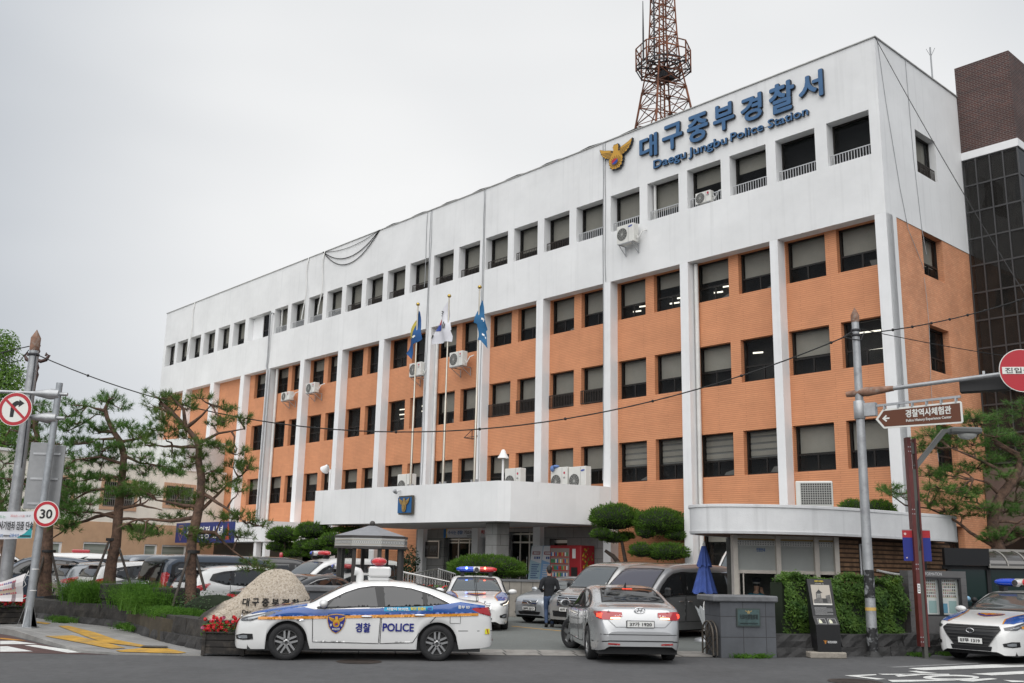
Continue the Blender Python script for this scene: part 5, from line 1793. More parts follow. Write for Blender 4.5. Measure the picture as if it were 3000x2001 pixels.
mi_ = mat('manhole_iron', (.05, .038, .032), .7, metal=.3, var=.4, vscale=6)
for (x, y), r, lb in (((-2.71, 19.3), .42, 'round iron manhole cover in the road before the police car'), ((5.9, 17.6), .45, 'round iron manhole cover at the bottom edge of the road')):
 o = MB().disc((0, 0, .011), r, V((1, 0, 0)), V((0, 1, 0)), 32).disc((0, 0, .014), r * .8, V((1, 0, 0)), V((0, 1, 0)), 32, 0, r * .7).disc((0, 0, .014), r * .5, V((1, 0, 0)), V((0, 1, 0)), 24, 0, r * .4).build('manhole_cover', mi_, None, None, lb, 'manhole cover', 'manhole covers in the road')
 o.location = (x, y, 0)

# ------------------------------------------------------------------ black stone walls
M_BASALT = mat('black_basalt', (.03, .028, .026), .85, var=.5, vscale=2.2, bump=.8, bscale=14, dirt=(.075, .068, .06), dscale=1.6, damt=.6)
M_BASALT2 = mat('basalt_face', (.042, .041, .041), .8, var=.4, vscale=3, bump=1., bscale=9)
def lerp_pl(pts, d):
 acc = 0
 for a, b in zip(pts, pts[1:]):
  l = (V(b) - V(a)).length
  if acc + l >= d: return V(a) + (V(b) - V(a)) * ((d - acc) / l), (V(b) - V(a)).normalized()
  acc += l
 return V(pts[-1]), (V(pts[-1]) - V(pts[-2])).normalized()
def block_wall(root, pts, z0, z1, depth, blen, m, setback=0., seed=1, rough=.02):
 """Course of rough stone blocks following a plan line; depth goes to the left of the line direction."""
 r = random.Random(seed)
 tot = sum((V(b) - V(a)).length for a, b in zip(pts, pts[1:]))
 d = 0
 mb = MB()
 while d < tot - .05:
  l = min(blen * r.uniform(.75, 1.25), tot - d)
  n = max(2, int(l / .18)); m_ = max(2, int((z1 - z0) / .14))
  grid = []
  for j in range(m_ + 1):
   row = []
   for i in range(n + 1):
    p, t = lerp_pl(pts, d + .008 + (l - .016) * i / n)
    nn = V((t.y, -t.x))
    edge = i in (0, n) or j in (0, m_)
    o = -setback + (r.uniform(-rough, rough) - (.012 if edge else 0))
    row.append(V((p.x + nn.x * o, p.y + nn.y * o, z0 + (z1 - z0) * j / m_ + (r.uniform(-.006, .006) if j == m_ else 0))))
   grid.append(row)
  top = []
  for i in range(n + 1):
   p, t = lerp_pl(pts, d + .008 + (l - .016) * i / n)
   nn = V((t.y, -t.x))
   top.append(V((p.x - nn.x * depth, p.y - nn.y * depth, z1)))
  vs = [q for row in grid for q in row] + top + [V((q.x, q.y, z0)) for q in top]
  w_ = n + 1
  fs = [(j * w_ + i, j * w_ + i + 1, (j + 1) * w_ + i + 1, (j + 1) * w_ + i) for j in range(m_ + 1) for i in range(n)]
  T0 = (m_ + 1) * w_
  fs += [(T0 + i, T0 + i + 1, T0 + w_ + i + 1, T0 + w_ + i) for i in range(n)]
  for e in (0, n):
   fs.append(tuple([j * w_ + e for j in range(m_ + 1)] + [T0 + e, T0 + w_ + e]))
  mb.add(vs, fs, 0)
  d += l
 return mb.build('course', m, root)
WL = [(-26, 40.4), (-16.5, 31.4), (-14, 29.4), (-12.48, 27.9), (-9.57, 25.65), (-8.3, 23.7), (-7.3, 22.15), (-6.05, 20.62), (-5.4, 20.9)]
sw = thing('stone_wall', 'low stepped wall of black basalt blocks curving along the left pavement', 'wall')
block_wall(sw, WL, 0, .26, .5, 1.5, M_BASALT2, 0, 3, .03)
block_wall(sw, WL, .262, .60, .5, 1.7, M_BASALT, .09, 4, .012)
WR = [(5.74, 22.05), (7.3, 22.62), (8.95, 23.18), (10.5, 24.0), (14.5, 26.4)]
sw = thing('stone_wall', 'low split-faced black stone wall under the hedge at right', 'wall')
block_wall(sw, WR, 0, .2, .5, 1.3, M_BASALT2, -.03, 5, .03)
block_wall(sw, WR, .202, .46, .5, 1.5, M_BASALT2, .02, 6, .045)
# planting bed behind the left wall
bed = [(-6.0, 21.0), (-5.0, 21.3), (-3.9, 22.2), (-5.2, 23.6), (-8.4, 25.4), (-9.6, 27.2), (-13.2, 30.6), (-17, 33.5), (-27, 42), (-26, 40.9), (-16.5, 31.8), (-14, 29.8), (-12.5, 28.3), (-9.65, 26.0), (-8.45, 24.0), (-7.45, 22.4)]
mb = MB().poly([(x, y, .53) for x, y in bed])
n_ = len(bed)
mb.add([(x, y, 0) for x, y in bed] + [(x, y, .53) for x, y in bed], [(i, (i + 1) % n_, n_ + (i + 1) % n_, n_ + i) for i in range(n_)])
struct(mb, 'planting_bed', mat('bed_soil', (.055, .045, .03), .95, var=.4, vscale=4))
bedr = [(5.8, 22.3), (7.25, 22.9), (8.9, 23.5), (10.6, 24.5), (14.3, 26.8), (13.4, 28.2), (9.2, 26.2), (6.3, 24.9), (5.6, 23.5)]
mb = MB().poly([(x, y, .40) for x, y in bedr]); n_ = len(bedr)
mb.add([(x, y, 0) for x, y in bedr] + [(x, y, .40) for x, y in bedr], [(i, (i + 1) % n_, n_ + (i + 1) % n_, n_ + i) for i in range(n_)])
struct(mb, 'planting_bed', MATS['bed_soil'])
# squared stone blocks in the bed
for (x, y), rz, sz_, lb in (((-10.15, 27.1), .7, (1.0, .5, .62), 'square black stone block between the two grass clumps'), ((-8.05, 25.0), .5, (1.05, .55, .60), 'square black stone block beside the pine stakes')):
 t = thing('stone_block', lb, 'stone block', (x, y, .5), rz, 'stone blocks in the planting bed')
 b_ = MB().bbox(-sz_[0] / 2, sz_[0] / 2, -sz_[1] / 2, sz_[1] / 2, .22, sz_[2], .03).build('block', M_BASALT, t)
 MB().bbox(-sz_[0] / 2 + .05, sz_[0] / 2 - .05, -sz_[1] / 2 + .05, sz_[1] / 2 - .05, 0, .215, .02).build('plinth', M_BASALT2, t)

# engraved rock
rk = thing('engraved_rock', 'large rough granite rock engraved with the station name', 'rock', (-5.1, 21.35, .5), rad(6))
prof = [(-1.28, -.05), (-1.24, .12), (-1.05, .28), (-.8, .42), (-.55, .55), (-.33, .75), (-.12, .95), (.05, 1.08), (.3, 1.13), (.52, 1.1), (.72, .95), (.9, .72), (1.02, .5), (1.06, .2), (1.0, -.05)]
top_ = lambda x: crom(prof, x)
rr = random.Random(5)
mb = MB(); NX, NZ = 34, 16
def rock_pt(i, j, back):
 x = -1.28 + 2.34 * i / NX
 h = max(.02, top_(x))
 z = -.05 + (h + .05) * j / NZ
 e = (j / NZ)
 th = .30 * (1 - e ** 3) * min(1, (1.06 - abs(x + .11) / 1.17) * 3 + .05)
 y = -th + .04 * e if not back else th * .9 + .05
 k = .018 if not back else .04
 return V((x + rr.uniform(-k, k) * .6, y + rr.uniform(-k, k), z + rr.uniform(-k, k) * .4))
for back in (0, 1):
 g_ = [[rock_pt(i, j, back) for i in range(NX + 1)] for j in range(NZ + 1)]
 if not back: front = g_
 else:
  for i in range(NX + 1): g_[NZ][i] = front[NZ][i]
  for j in range(NZ + 1): g_[j][0] = front[j][0]; g_[j][NX] = front[j][NX]
 vs = [p for row in g_ for p in row]
 mb.add(vs, [(j * (NX + 1) + i, j * (NX + 1) + i + 1, (j + 1) * (NX + 1) + i + 1, (j + 1) * (NX + 1) + i) for j in range(NZ) for i in range(NX)], 0, True)
def rock_mat():
 m, nt, b = nt_new('rough_granite')
 L = nt.links
 tc = nt.nodes.new('ShaderNodeTexCoord')
 v = nt.nodes.new('ShaderNodeTexNoise'); v.inputs['Scale'].default_value = 26; v.inputs['Detail'].default_value = 5; v.inputs['Roughness'].default_value = .8
 L.new(tc.outputs['Object'], v.inputs['Vector'])
 r = nt.nodes.new('ShaderNodeValToRGB')
 els = r.color_ramp.elements
 els[0].position = .34; els[0].color = (.10, .09, .08, 1); els[1].position = .62; els[1].color = (.52, .47, .40, 1)
 e = els.new(.47); e.color = (.40, .335, .26, 1)
 L.new(v.outputs['Fac'], r.inputs['Fac'])
 w_ = nt.nodes.new('ShaderNodeTexNoise'); w_.inputs['Scale'].default_value = 1.5; w_.inputs['Detail'].default_value = 6
 L.new(tc.outputs['Object'], w_.inputs['Vector'])
 sp = nt.nodes.new('ShaderNodeSeparateXYZ'); L.new(tc.outputs['Object'], sp.inputs[0])
 ma = nt.nodes.new('ShaderNodeMath'); ma.operation = 'MULTIPLY_ADD'; ma.inputs[1].default_value = -.75; L.new(sp.outputs[0], ma.inputs[0]); 
 mz = nt.nodes.new('ShaderNodeMath'); mz.operation = 'MULTIPLY_ADD'; mz.inputs[1].default_value = .55; L.new(sp.outputs[2], mz.inputs[0]); L.new(w_.outputs['Fac'], mz.inputs[2]); L.new(mz.outputs[0], ma.inputs[2])
 mr = nt.nodes.new('ShaderNodeMapRange'); mr.inputs[1].default_value = 1.12; mr.inputs[2].default_value = 1.3; L.new(ma.outputs[0], mr.inputs[0])
 mx = nt.nodes.new('ShaderNodeMix'); mx.data_type = 'RGBA'; mx.inputs[7].default_value = (.045, .04, .035, 1)
 L.new(mr.outputs[0], mx.inputs[0]); L.new(r.outputs['Color'], mx.inputs[6]); L.new(mx.outputs[2], b.inputs['Base Color'])
 b.inputs['Roughness'].default_value = .9
 bp = nt.nodes.new('ShaderNodeBump'); bp.inputs['Strength'].default_value = .9; bp.inputs['Distance'].default_value = .02
 L.new(v.outputs['Fac'], bp.inputs['Height']); L.new(bp.outputs['Normal'], b.inputs['Normal'])
 return m
mb.build('boulder', rock_mat(), rk)
sk = Skin(mb.v, mb.f)
m_ = MB()
for k, ch in enumerate('대구중부경찰서'):
 sk.text(m_, ch, V((-.27 + .20 * k, -1, .46)), X1, Z1, .135, .15, (0, 1, 0), .008, 0, .035)
sk.text(m_, 'Daegu Jungbu Police Station', V((.36, -1, .26)), X1, Z1, 1.36, .085, (0, 1, 0), .008, 0, .035)
m_.build('lettering', mat('engraved_black', (.012, .011, .01), .8), rk)

# flower boxes
M_WOOD = mat('charred_wood', (.022, .019, .017), .8, var=.6, vscale=5, dirt=(.09, .075, .06), dscale=6, damt=.5)
M_PETAL = mat('red_petal', (.55, .012, .02), .5, var=.3, vscale=10)
M_PINK = mat('pink_petal', (.6, .16, .28), .5)
M_BEGO = leaf_mat('begonia_leaf', (.03, .08, .012), (.09, .17, .03), 8, trans=.2)
def flower_box(loc, rz, w_, lb):
 t = thing('flower_box', lb, 'flower box', loc, rz, 'flower boxes on the pavement')
 b_ = MB()
 for k in range(3):
  b_.bbox(-w_ / 2, w_ / 2, -.2, -.17, .03 + .125 * k, .145 + .125 * k, .006)
  b_.bbox(-w_ / 2, w_ / 2, .17, .2, .03 + .125 * k, .145 + .125 * k, .006)
  for sx_ in (-1, 1): b_.bbox(sx_ * (w_ / 2 - .015) - .015, sx_ * (w_ / 2 - .015) + .015, -.169, .169, .03 + .125 * k, .145 + .125 * k, .005)
 for x in (-w_ / 2 + .03, 0, w_ / 2 - .03): b_.bbox(x - .035, x + .035, -.222, -.2, 0, .41, .006)
 b_.bbox(-w_ / 2 - .02, w_ / 2 + .02, -.235, -.16, .405, .435, .006)
 b_.box(-w_ / 2 + .04, w_ / 2 - .04, -.165, .165, .05, .36)
 b_.build('box', M_WOOD, t)
 r = random.Random(int(w_ * 100))
 l_, f_ = MB(), MB()
 for k in range(int(420 * w_)):
  c_ = V((r.uniform(-w_ / 2 - .04, w_ / 2 + .04), r.uniform(-.26, .26), .36 + r.uniform(0, .24)))
  a = r.uniform(0, 2 * pi); s_ = r.uniform(.025, .045)
  u = V((cos(a), sin(a), r.uniform(-.3, .6))).normalized(); v_ = u.cross(V((r.uniform(-1, 1), r.uniform(-1, 1), 1))).normalized()
  l_.poly([c_ - u * s_, c_ + v_ * s_ * .7, c_ + u * s_, c_ - v_ * s_ * .7])
 for k in range(int(85 * w_)):
  c_ = V((r.uniform(-w_ / 2 - .03, w_ / 2 + .03), r.uniform(-.27, .2), .44 + r.uniform(0, .26)))
  mi = 1 if r.random() < .05 else 0
  for q in range(9):
   d = V((r.gauss(0, 1), r.gauss(0, 1) - .3, r.gauss(0, .8))).normalized()
   s_ = r.uniform(.022, .036)
   u = d.orthogonal().normalized(); v_ = d.cross(u)
   p = c_ + d * .024
   f_.poly([p - u * s_, p - v_ * s_, p + u * s_, p + v_ * s_], mi)
 l_.build('leaves', M_BEGO, t); f_.build('blossom', [M_PETAL, M_PINK], t)
 return t
flower_box((-5.02, 20.02, .02), rad(3), 1.55, 'dark timber flower box of red begonias behind the police car nose')
flower_box((-12.75, 25.5, .13), rad(40), 1.5, 'dark timber flower box of red begonias left of the sign pole')
# ------------------------------------------------------------------ plants
M_BARK = mat('pine_bark', (.12, .072, .05), .95, var=.5, vscale=7, bump=1.2, bscale=22, dirt=(.045, .03, .024), dscale=5, damt=.8)
M_BARKD = mat('dark_bark', (.06, .045, .036), .95, var=.5, vscale=7, bump=1.2, bscale=22)
M_PINE = leaf_mat('pine_needles', (.035, .095, .018), (.13, .26, .05), 2.2, trans=.35, c3=(.2, .24, .06))
M_PINE2 = leaf_mat('pine_needles_bronze', (.04, .085, .018), (.14, .22, .045), 2.6, trans=.35, c3=(.23, .19, .07))
M_STAKE = mat('stake_wood', (.055, .045, .038), .9, var=.4, vscale=6)

def tuft(mb, c, d, r, n=24, ln=.155, w=.0115):
 """Sheaf of needles fanning round direction d."""
 d = V(d).normalized()
 for k in range(n):
  q = V((r.gauss(0, 1), r.gauss(0, 1), r.gauss(0, 1))).normalized()
  e = (d * r.uniform(.15, .9) + q * .85).normalized()
  l = ln * r.uniform(.7, 1.2)
  s_ = e.orthogonal().normalized() * w
  b_ = c + d * r.uniform(-.05, .05)
  mb.add([b_ - s_ * .5, b_ + s_ * .5, b_ + e * l], [(0, 1, 2)], 0)

def wiggle(a, b, n, k, r):
 a, b = V(a), V(b)
 L = (b - a).length
 out = []
 o = V((0, 0, 0))
 for i in range(n + 1):
  t = i / n
  if 0 < i < n: o = V((r.uniform(-1, 1), r.uniform(-1, 1), r.uniform(-1, 1))) * k * L
  else: o = V((0, 0, 0))
  out.append(a.lerp(b, t) + o)
 return out

def pine(lb, Y, trunk, branches, pads, seed, mleaf, name='pine_tree', stakes=None, rt=.16, density=1., depth=1.1):
 """Red pine. trunk and branches are survey points (px, py) at distance Y; pads are foliage clouds (px, py, rx, rz)."""
 r = random.Random(seed)
 base = at(*trunk[0], Y)
 t = thing(name, lb, 'tree', base, 0, 'pine trees')
 loc = lambda p: at(p[0], p[1], Y) - base
 mb = MB()
 tp = [loc(p) for p in trunk]
 dense = []
 for a, b in zip(tp, tp[1:]):
  k = max(1, int((b - a).length / .35))
  dense += [a.lerp(b, i / k) + V((r.uniform(-.02, .02), r.uniform(-.03, .03), 0)) for i in range(k)]
 dense.append(tp[-1])
 n = len(dense)
 mb.tube(dense, [rt * (1 - .72 * i / (n - 1)) * r.uniform(.93, 1.07) for i in range(n)], 10)
 nodes = [(p, 0.05) for p in dense[n // 3:]]
 for br in branches:
  pts = [loc(p) for p in br]
  dy = r.uniform(-.5, .5)
  w0 = .055 if len(br) < 4 else .065
  P_ = []
  for i, (a, b) in enumerate(zip(pts, pts[1:])):
   k = max(1, int((b - a).length / .22))
   for j in range(k):
    f = (i + j / k) / (len(pts) - 1)
    P_.append(a.lerp(b, j / k) + V((r.uniform(-.02, .02), dy * f + r.uniform(-.04, .04), r.uniform(-.02, .02))))
  P_.append(pts[-1] + V((0, dy, 0)))
  mb.tube(P_, [w0 * (1 - .75 * i / (len(P_) - 1)) for i in range(len(P_))], 6)
  nodes += [(p, .03) for p in P_[1:]]
 lf = MB()
 for pd in pads:
  px, py, rx, rz = pd[:4]
  c_ = loc((px, py)) + V((0, r.uniform(-.45, .45), 0))
  # a twig from the nearest limb
  near = min(nodes, key=lambda q: (q[0] - c_).length)
  tw = wiggle(near[0], c_ - V((0, 0, rz * .4)), 4, .06, r)
  mb.tube(tw, [.03, .024, .018, .014, .009], 5)
  k = max(5, int(34 * density * rx * (rz + .12) / .16))
  for i in range(k):
   a = r.uniform(0, 2 * pi); q = sqrt(r.random())
   p = c_ + V((rx * q * cos(a), rx * .8 * depth * q * sin(a), r.uniform(-rz, rz) * (1 - .4 * q)))
   d = V((cos(a) * q * .9, sin(a) * q * .9, .7))
   tuft(lf, p, d, r, 26)
   if r.random() < .35:
    mb.tube([c_ - V((0, 0, rz * .5)), (c_ + p) / 2 - V((0, 0, .04)), p], [.012, .009, .005], 4, caps=False)
 mb.build('trunk', M_BARK, t)
 lf.build('crown', mleaf, t)
 if stakes:
  for a, b in stakes:
   q = thing('tree_stake', 'wooden prop under the ' + lb.split(' pine ')[0] + ' pine ' + lb.split(' pine ')[1].split(' with')[0].split(' standing')[0].split(' directly')[0].split(' behind')[0].split(' at')[0], 'stake', (0, 0, 0), 0, 'wooden props under the pines')
   MB().tube([at(*a[:2], Y + a[2]), at(*b[:2], Y + b[2])], .035, 7).build('pole', M_STAKE, q)
  MB().lathe([(rt * 1.02, -.04), (rt * 1.06, 0), (rt * 1.02, .04)], 12, tuple(at(stakes[0][0][0] + 8, stakes[0][0][1] + 3, Y) - base)).build('rope_tie', M_CABLE, t)
 return t

A1 = lambda x, y: (x / 2.614, 900 + y / 2.614)     # enlargement of the left side
pine('slim pine tree with a bare right-hand limb standing next to the rock', 24.9,
  [(560, 1800), (557, 1740), (561, 1708), (556, 1640), (563, 1579), (578, 1522), (589, 1460), A1(1540, 1300), A1(1515, 1070), A1(1490, 1000), A1(1430, 920), A1(1320, 810), A1(1230, 730)],
  [[(575, 1560), (625, 1560), (650, 1590), (672, 1612)], [A1(1540, 1560), A1(1660, 1420), A1(1800, 1290)], [A1(1520, 1070), A1(1300, 1060), A1(1080, 1040)], [A1(1500, 1050), A1(1650, 960), A1(1850, 920)],
  [A1(1430, 915), A1(1560, 830), A1(1640, 760)], [A1(1540, 1540), A1(1200, 1480), A1(1100, 1400)], [A1(1320, 815), A1(1180, 760)], [A1(1540, 1420), A1(1750, 1540), A1(1900, 1640)],
  [A1(1540, 1600), A1(1300, 1640), A1(1060, 1620), A1(900, 1700)], [A1(1420, 920), A1(1420, 790), A1(1330, 690)]],
  [A1(x, y) + (rx, rz) for x, y, rx, rz in ((1170, 740, .38, .16), (1250, 690, .42, .14), (1350, 720, .35, .13), (1420, 760, .3, .12), (1570, 700, .3, .13), (1690, 750, .33, .16), (1610, 870, .3, .13), (1740, 880, .33, .12),
  (1850, 860, .28, .16), (1260, 850, .36, .16), (1340, 920, .4, .16), (1250, 960, .34, .13), (1420, 990, .26, .1), (1290, 1120, .3, .13), (1480, 1130, .4, .15), (1700, 1070, .42, .14), (1600, 1050, .3, .12),
  (1830, 1120, .34, .14), (1900, 1220, .34, .22), (1760, 1200, .32, .14), (1630, 1240, .3, .14), (1560, 1300, .3, .15), (1430, 1210, .3, .12), (1720, 1340, .33, .15), (1860, 1400, .34, .14), (1610, 1380, .28, .13),
  (1500, 1450, .3, .13), (1700, 1600, .42, .13), (1850, 1600, .4, .14), (1960, 1650, .36, .14), (1400, 1520, .34, .12), (1180, 1420, .4, .14), (1060, 1380, .36, .14), (1150, 1050, .26, .1), (1090, 1000, .3, .12), (1280, 1600, .36, .12),
  (1800, 1740, .42, .13), (1560, 1790, .42, .2), (1460, 1720, .3, .13), (1010, 1700, .34, .12), (1110, 1760, .3, .1), (1960, 1980, .5, .18), (1360, 1420, .3, .12))],
  21, M_PINE2, stakes=[((558, 1614, -.1), (500, 1792, -.7)), ((570, 1614, .05), (600, 1730, -.1)), ((560, 1614, .2), (537, 1770, .5))], rt=.155)
pine('tall pine tree with a forked top between the two stone blocks', 28.4,
  [(318, 1745), (322, 1690), (337, 1600), (341, 1566), (346, 1489), (352, 1440), A1(940, 1250), A1(945, 1130), A1(925, 1030), A1(870, 960), A1(815, 850), A1(800, 780), A1(830, 720)],
  [[A1(930, 1030), A1(1080, 985), A1(1200, 900)], [A1(870, 960), A1(760, 950), A1(640, 870)], [A1(940, 1130), A1(1080, 1190), A1(1250, 1220)], [A1(940, 1200), A1(780, 1150), A1(600, 1180)], [A1(930, 1380), A1(700, 1400), A1(480, 1540)],
  [A1(920, 1540), A1(1100, 1520), A1(1280, 1560)], [(348, 1500), (280, 1512), (205, 1545), (150, 1580)], [(345, 1520), (300, 1505), (235, 1502)], [(350, 1520), (400, 1520), (460, 1545)], [A1(800, 790), A1(680, 760)], [A1(870, 1010), A1(700, 1010)],
  [A1(930, 1300), A1(760, 1290), A1(560, 1330)]],
  [A1(x, y) + (rx, rz) for x, y, rx, rz in ((770, 690, .36, .16), (860, 690, .34, .15), (920, 760, .33, .15), (640, 750, .45, .15), (720, 790, .3, .13), (560, 830, .45, .17), (640, 890, .45, .17), (520, 930, .4, .16), (740, 940, .38, .15),
  (850, 930, .34, .15), (890, 890, .28, .12), (1010, 920, .4, .15), (1080, 970, .42, .15), (1160, 920, .34, .13), (560, 1020, .4, .15), (680, 1040, .38, .13), (760, 1060, .34, .13), (830, 1090, .34, .15), (930, 1070, .26, .12),
  (640, 1150, .5, .16), (560, 1230, .42, .14), (740, 1180, .42, .14), (850, 1130, .36, .15), (1120, 1150, .36, .14), (1200, 1200, .46, .16), (1290, 1260, .42, .15), (1360, 1250, .34, .13), (1120, 1260, .3, .14), (1000, 1060, .28, .1),
  (640, 1290, .5, .15), (760, 1310, .42, .13), (560, 1370, .46, .14), (900, 1310, .3, .14), (980, 1240, .28, .12), (900, 1420, .36, .2), (970, 1430, .34, .16), (660, 1400, .42, .13), (560, 1500, .45, .14), (480, 1440, .4, .14),
  (740, 1500, .38, .13), (1100, 1380, .42, .14), (1180, 1440, .4, .13), (1060, 1430, .34, .12), (600, 1560, .5, .13), (640, 1590, .4, .12), (520, 1680, .5, .18), (1080, 1700, .55, .14), (1200, 1720, .4, .12), (1000, 1690, .3, .1), (560, 1650, .3, .14))],
  22, M_PINE, stakes=[((322, 1578, -.1), (262, 1735, -.8)), ((340, 1578, 0), (385, 1720, -.2))], rt=.17)
pine('dense pine tree directly right of the speed limit sign', 30.5,
  [(128, 1745), (131, 1680), (139, 1600), (141, 1545), (136, 1480), (120, 1420), (112, 1350), (108, 1280), (96, 1220), (84, 1190)],
  [[(112, 1350), (150, 1320), (190, 1300)], [(108, 1290), (80, 1270), (40, 1260)], [(136, 1480), (90, 1460), (30, 1470)], [(120, 1420), (170, 1400), (230, 1390)], [(130, 1450), (60, 1410), (0, 1400)], [(100, 1240), (130, 1210), (150, 1200)]],
  [(x, y, rx, rz) for x, y, rx, rz in ((95, 1185, .5, .2), (60, 1205, .5, .2), (130, 1205, .5, .2), (150, 1235, .5, .2), (100, 1245, .5, .2), (50, 1255, .6, .2), (10, 1290, .6, .25), (120, 1290, .5, .2), (165, 1290, .5, .2), (190, 1320, .5, .2),
  (70, 1320, .6, .22), (20, 1350, .6, .22), (120, 1350, .5, .2), (170, 1365, .5, .2), (215, 1385, .5, .18), (60, 1400, .6, .2), (10, 1420, .6, .2), (110, 1420, .5, .2), (180, 1430, .5, .2), (40, 1460, .6, .2), (90, 1475, .5, .18), (0, 1490, .6, .2),
  (220, 1440, .4, .15), (160, 1480, .45, .16), (60, 1510, .5, .15), (205, 1490, .4, .14), (240, 1470, .4, .14), (200, 1520, .4, .14), (140, 1330, .4, .16))],
  23, M_PINE, stakes=[((134, 1612, -.1), (95, 1755, -.5)), ((150, 1612, 0), (176, 1730, -.1))], rt=.2, density=.75)
pine('dark pine trunk at the far left edge behind the upper banner', 32.0,
  [(12, 1760), (16, 1700), (20, 1640), (12, 1560), (0, 1480), (-14, 1400)], [[(10, 1550), (-30, 1500)], [(0, 1480), (40, 1440)]],
  [(-10, 1380, .7, .3), (20, 1420, .5, .2), (-30, 1460, .7, .3), (30, 1500, .4, .15), (-20, 1520, .6, .2)], 24, M_PINE, stakes=[((20, 1640, -.1), (36, 1760, -.3))], rt=.2, density=.7)
R3 = lambda x, y: (2300 + x / 2.8514, 1100 + y / 2.8514)
pine('leaning red pine tree rising behind the notice board at right', 27.5,
  [R3(1770, 1560), R3(1775, 1440), R3(1740, 1330), R3(1745, 1180), R3(1800, 1010), R3(1890, 900), R3(1960, 780), R3(1960, 690), R3(1900, 640), R3(1750, 560)],
  [[R3(1890, 890), R3(1760, 790), R3(1560, 690), R3(1330, 610)], [R3(1950, 660), R3(1780, 560), R3(1610, 480)], [R3(1750, 1430), R3(1560, 1310), R3(1400, 1180), R3(1250, 1100), R3(1140, 1090)], [R3(1780, 1420), R3(1900, 1260), R3(2080, 1200)],
  [R3(1800, 1000), R3(1660, 890), R3(1540, 870)], [R3(1900, 900), R3(2060, 830), R3(2200, 780)], [R3(1960, 700), R3(2060, 560), R3(2150, 500)], [R3(1740, 1220), R3(1900, 1230), R3(2020, 1130)], [R3(1780, 1440), R3(1900, 1400), R3(2060, 1330)],
  [R3(1750, 1150), R3(1640, 1060), R3(1520, 1040)]],
  [R3(x, y) + (rx, rz) for x, y, rx, rz in ((860, 950, .4, .16), (980, 960, .45, .18), (1040, 1000, .4, .15), (1190, 500, .42, .2), (1160, 600, .4, .2), (1260, 480, .4, .15), (1370, 530, .5, .2), (1440, 500, .42, .18), (1390, 590, .42, .15),
  (1560, 560, .42, .2), (1600, 620, .36, .15), (1580, 360, .5, .2), (1700, 370, .5, .2), (1500, 360, .4, .15), (1900, 330, .55, .2), (1960, 260, .5, .22), (2060, 380, .5, .2), (1720, 500, .5, .2), (1850, 520, .55, .22), (1950, 560, .5, .2),
  (1250, 800, .42, .18), (1380, 800, .5, .2), (1500, 780, .45, .18), (1620, 750, .45, .18), (1330, 850, .4, .14), (1780, 730, .45, .18), (1680, 690, .4, .16), (1900, 660, .4, .2), (1240, 930, .42, .16), (1350, 960, .5, .2), (1540, 950, .5, .2),
  (1620, 940, .45, .17), (1480, 1000, .45, .15), (1190, 1040, .45, .2), (1320, 1110, .45, .2), (1400, 1060, .4, .16), (1580, 1090, .5, .2), (1650, 1140, .42, .18), (1500, 1150, .4, .16), (1760, 830, .45, .18), (1870, 1110, .5, .2), (1980, 1020, .55, .22),
  (2020, 1140, .5, .18), (1740, 1330, .4, .22), (1820, 1310, .4, .16), (1660, 1350, .3, .12), (2040, 880, .5, .2), (2060, 700, .5, .2), (1990, 1290, .4, .15), (1140, 560, .3, .2))],
  25, M_PINE, rt=.2)

# clipped junipers, bushes, hedges
M_JUNI = leaf_mat('juniper', (.03, .08, .012), (.13, .245, .03), 3.5, trans=.3, c3=(.2, .29, .05))
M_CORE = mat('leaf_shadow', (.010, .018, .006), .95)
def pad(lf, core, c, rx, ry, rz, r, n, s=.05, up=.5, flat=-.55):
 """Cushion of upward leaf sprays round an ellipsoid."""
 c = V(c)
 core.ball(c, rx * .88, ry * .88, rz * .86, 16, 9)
 ph = [r.uniform(0, 6.28) for _ in range(6)]
 for k in range(n):
  d = V((r.gauss(0, 1), r.gauss(0, 1), r.gauss(0, 1))).normalized()
  if d.z < flat: d.z *= .3; d.normalize()
  a = atan2(d.y, d.x)
  bump = 1 + .05 * sin(4 * a + ph[0]) + .05 * sin(7 * a + ph[1] + 3 * d.z) + .04 * sin(11 * d.z + ph[2] + 2 * a)
  q = r.uniform(.86, 1.03) * bump
  p = c + V((d.x * rx * q, d.y * ry * q, d.z * rz * q))
  e = (d + V((0, 0, up)) + V((r.uniform(-.5, .5), r.uniform(-.5, .5), r.uniform(-.3, .3)))).normalized()
  l = s * r.uniform(.9, 2.0)
  u = e.orthogonal().normalized()
  u = (Matrix.Rotation(r.uniform(0, 6.28), 3, e) @ u) * s * .34
  lf.add([p - u - e * l * .4, p + u - e * l * .4, p + e * l * .8], [(0, 1, 2)], 0)
def topiary(lb, loc, trunk, pads, seed, group='clipped junipers', n=1500, name='topiary_tree', cat='tree', s=.055):
 r = random.Random(seed)
 t = thing(name, lb, cat, loc, 0, group)
 lf, core = MB(), MB()
 area = sum(p[3] * p[4] + p[3] * p[5] for p in pads)
 for p in pads:
  pad(lf, core, p[:3], *p[3:6], r, int(n * (p[3] * p[4] + p[3] * p[5]) * 1.9), s)
 if trunk:
  mb = MB()
  for pts in trunk:
   mb.tube(pts, [.11 * (1 - .5 * i / (len(pts) - 1)) for i in range(len(pts))], 8)
  mb.build('trunk', M_BARKD, t)
 o = lf.build('crown', M_JUNI, t)
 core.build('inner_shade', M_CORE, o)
 return t
def tpad(px, py, rx, rz, Y, base, dy=0., ry=None): 
 p = at(px, py, Y + dy) - V(base)
 k = Y / 2916.7
 return (p.x, p.y, p.z, rx * k, (ry or rx) * k * .9, rz * k)
V4 = lambda x, y: (1400 + x / 3.918, 1380 + y / 3.918)
b0 = (4.6, 38.6, .5)
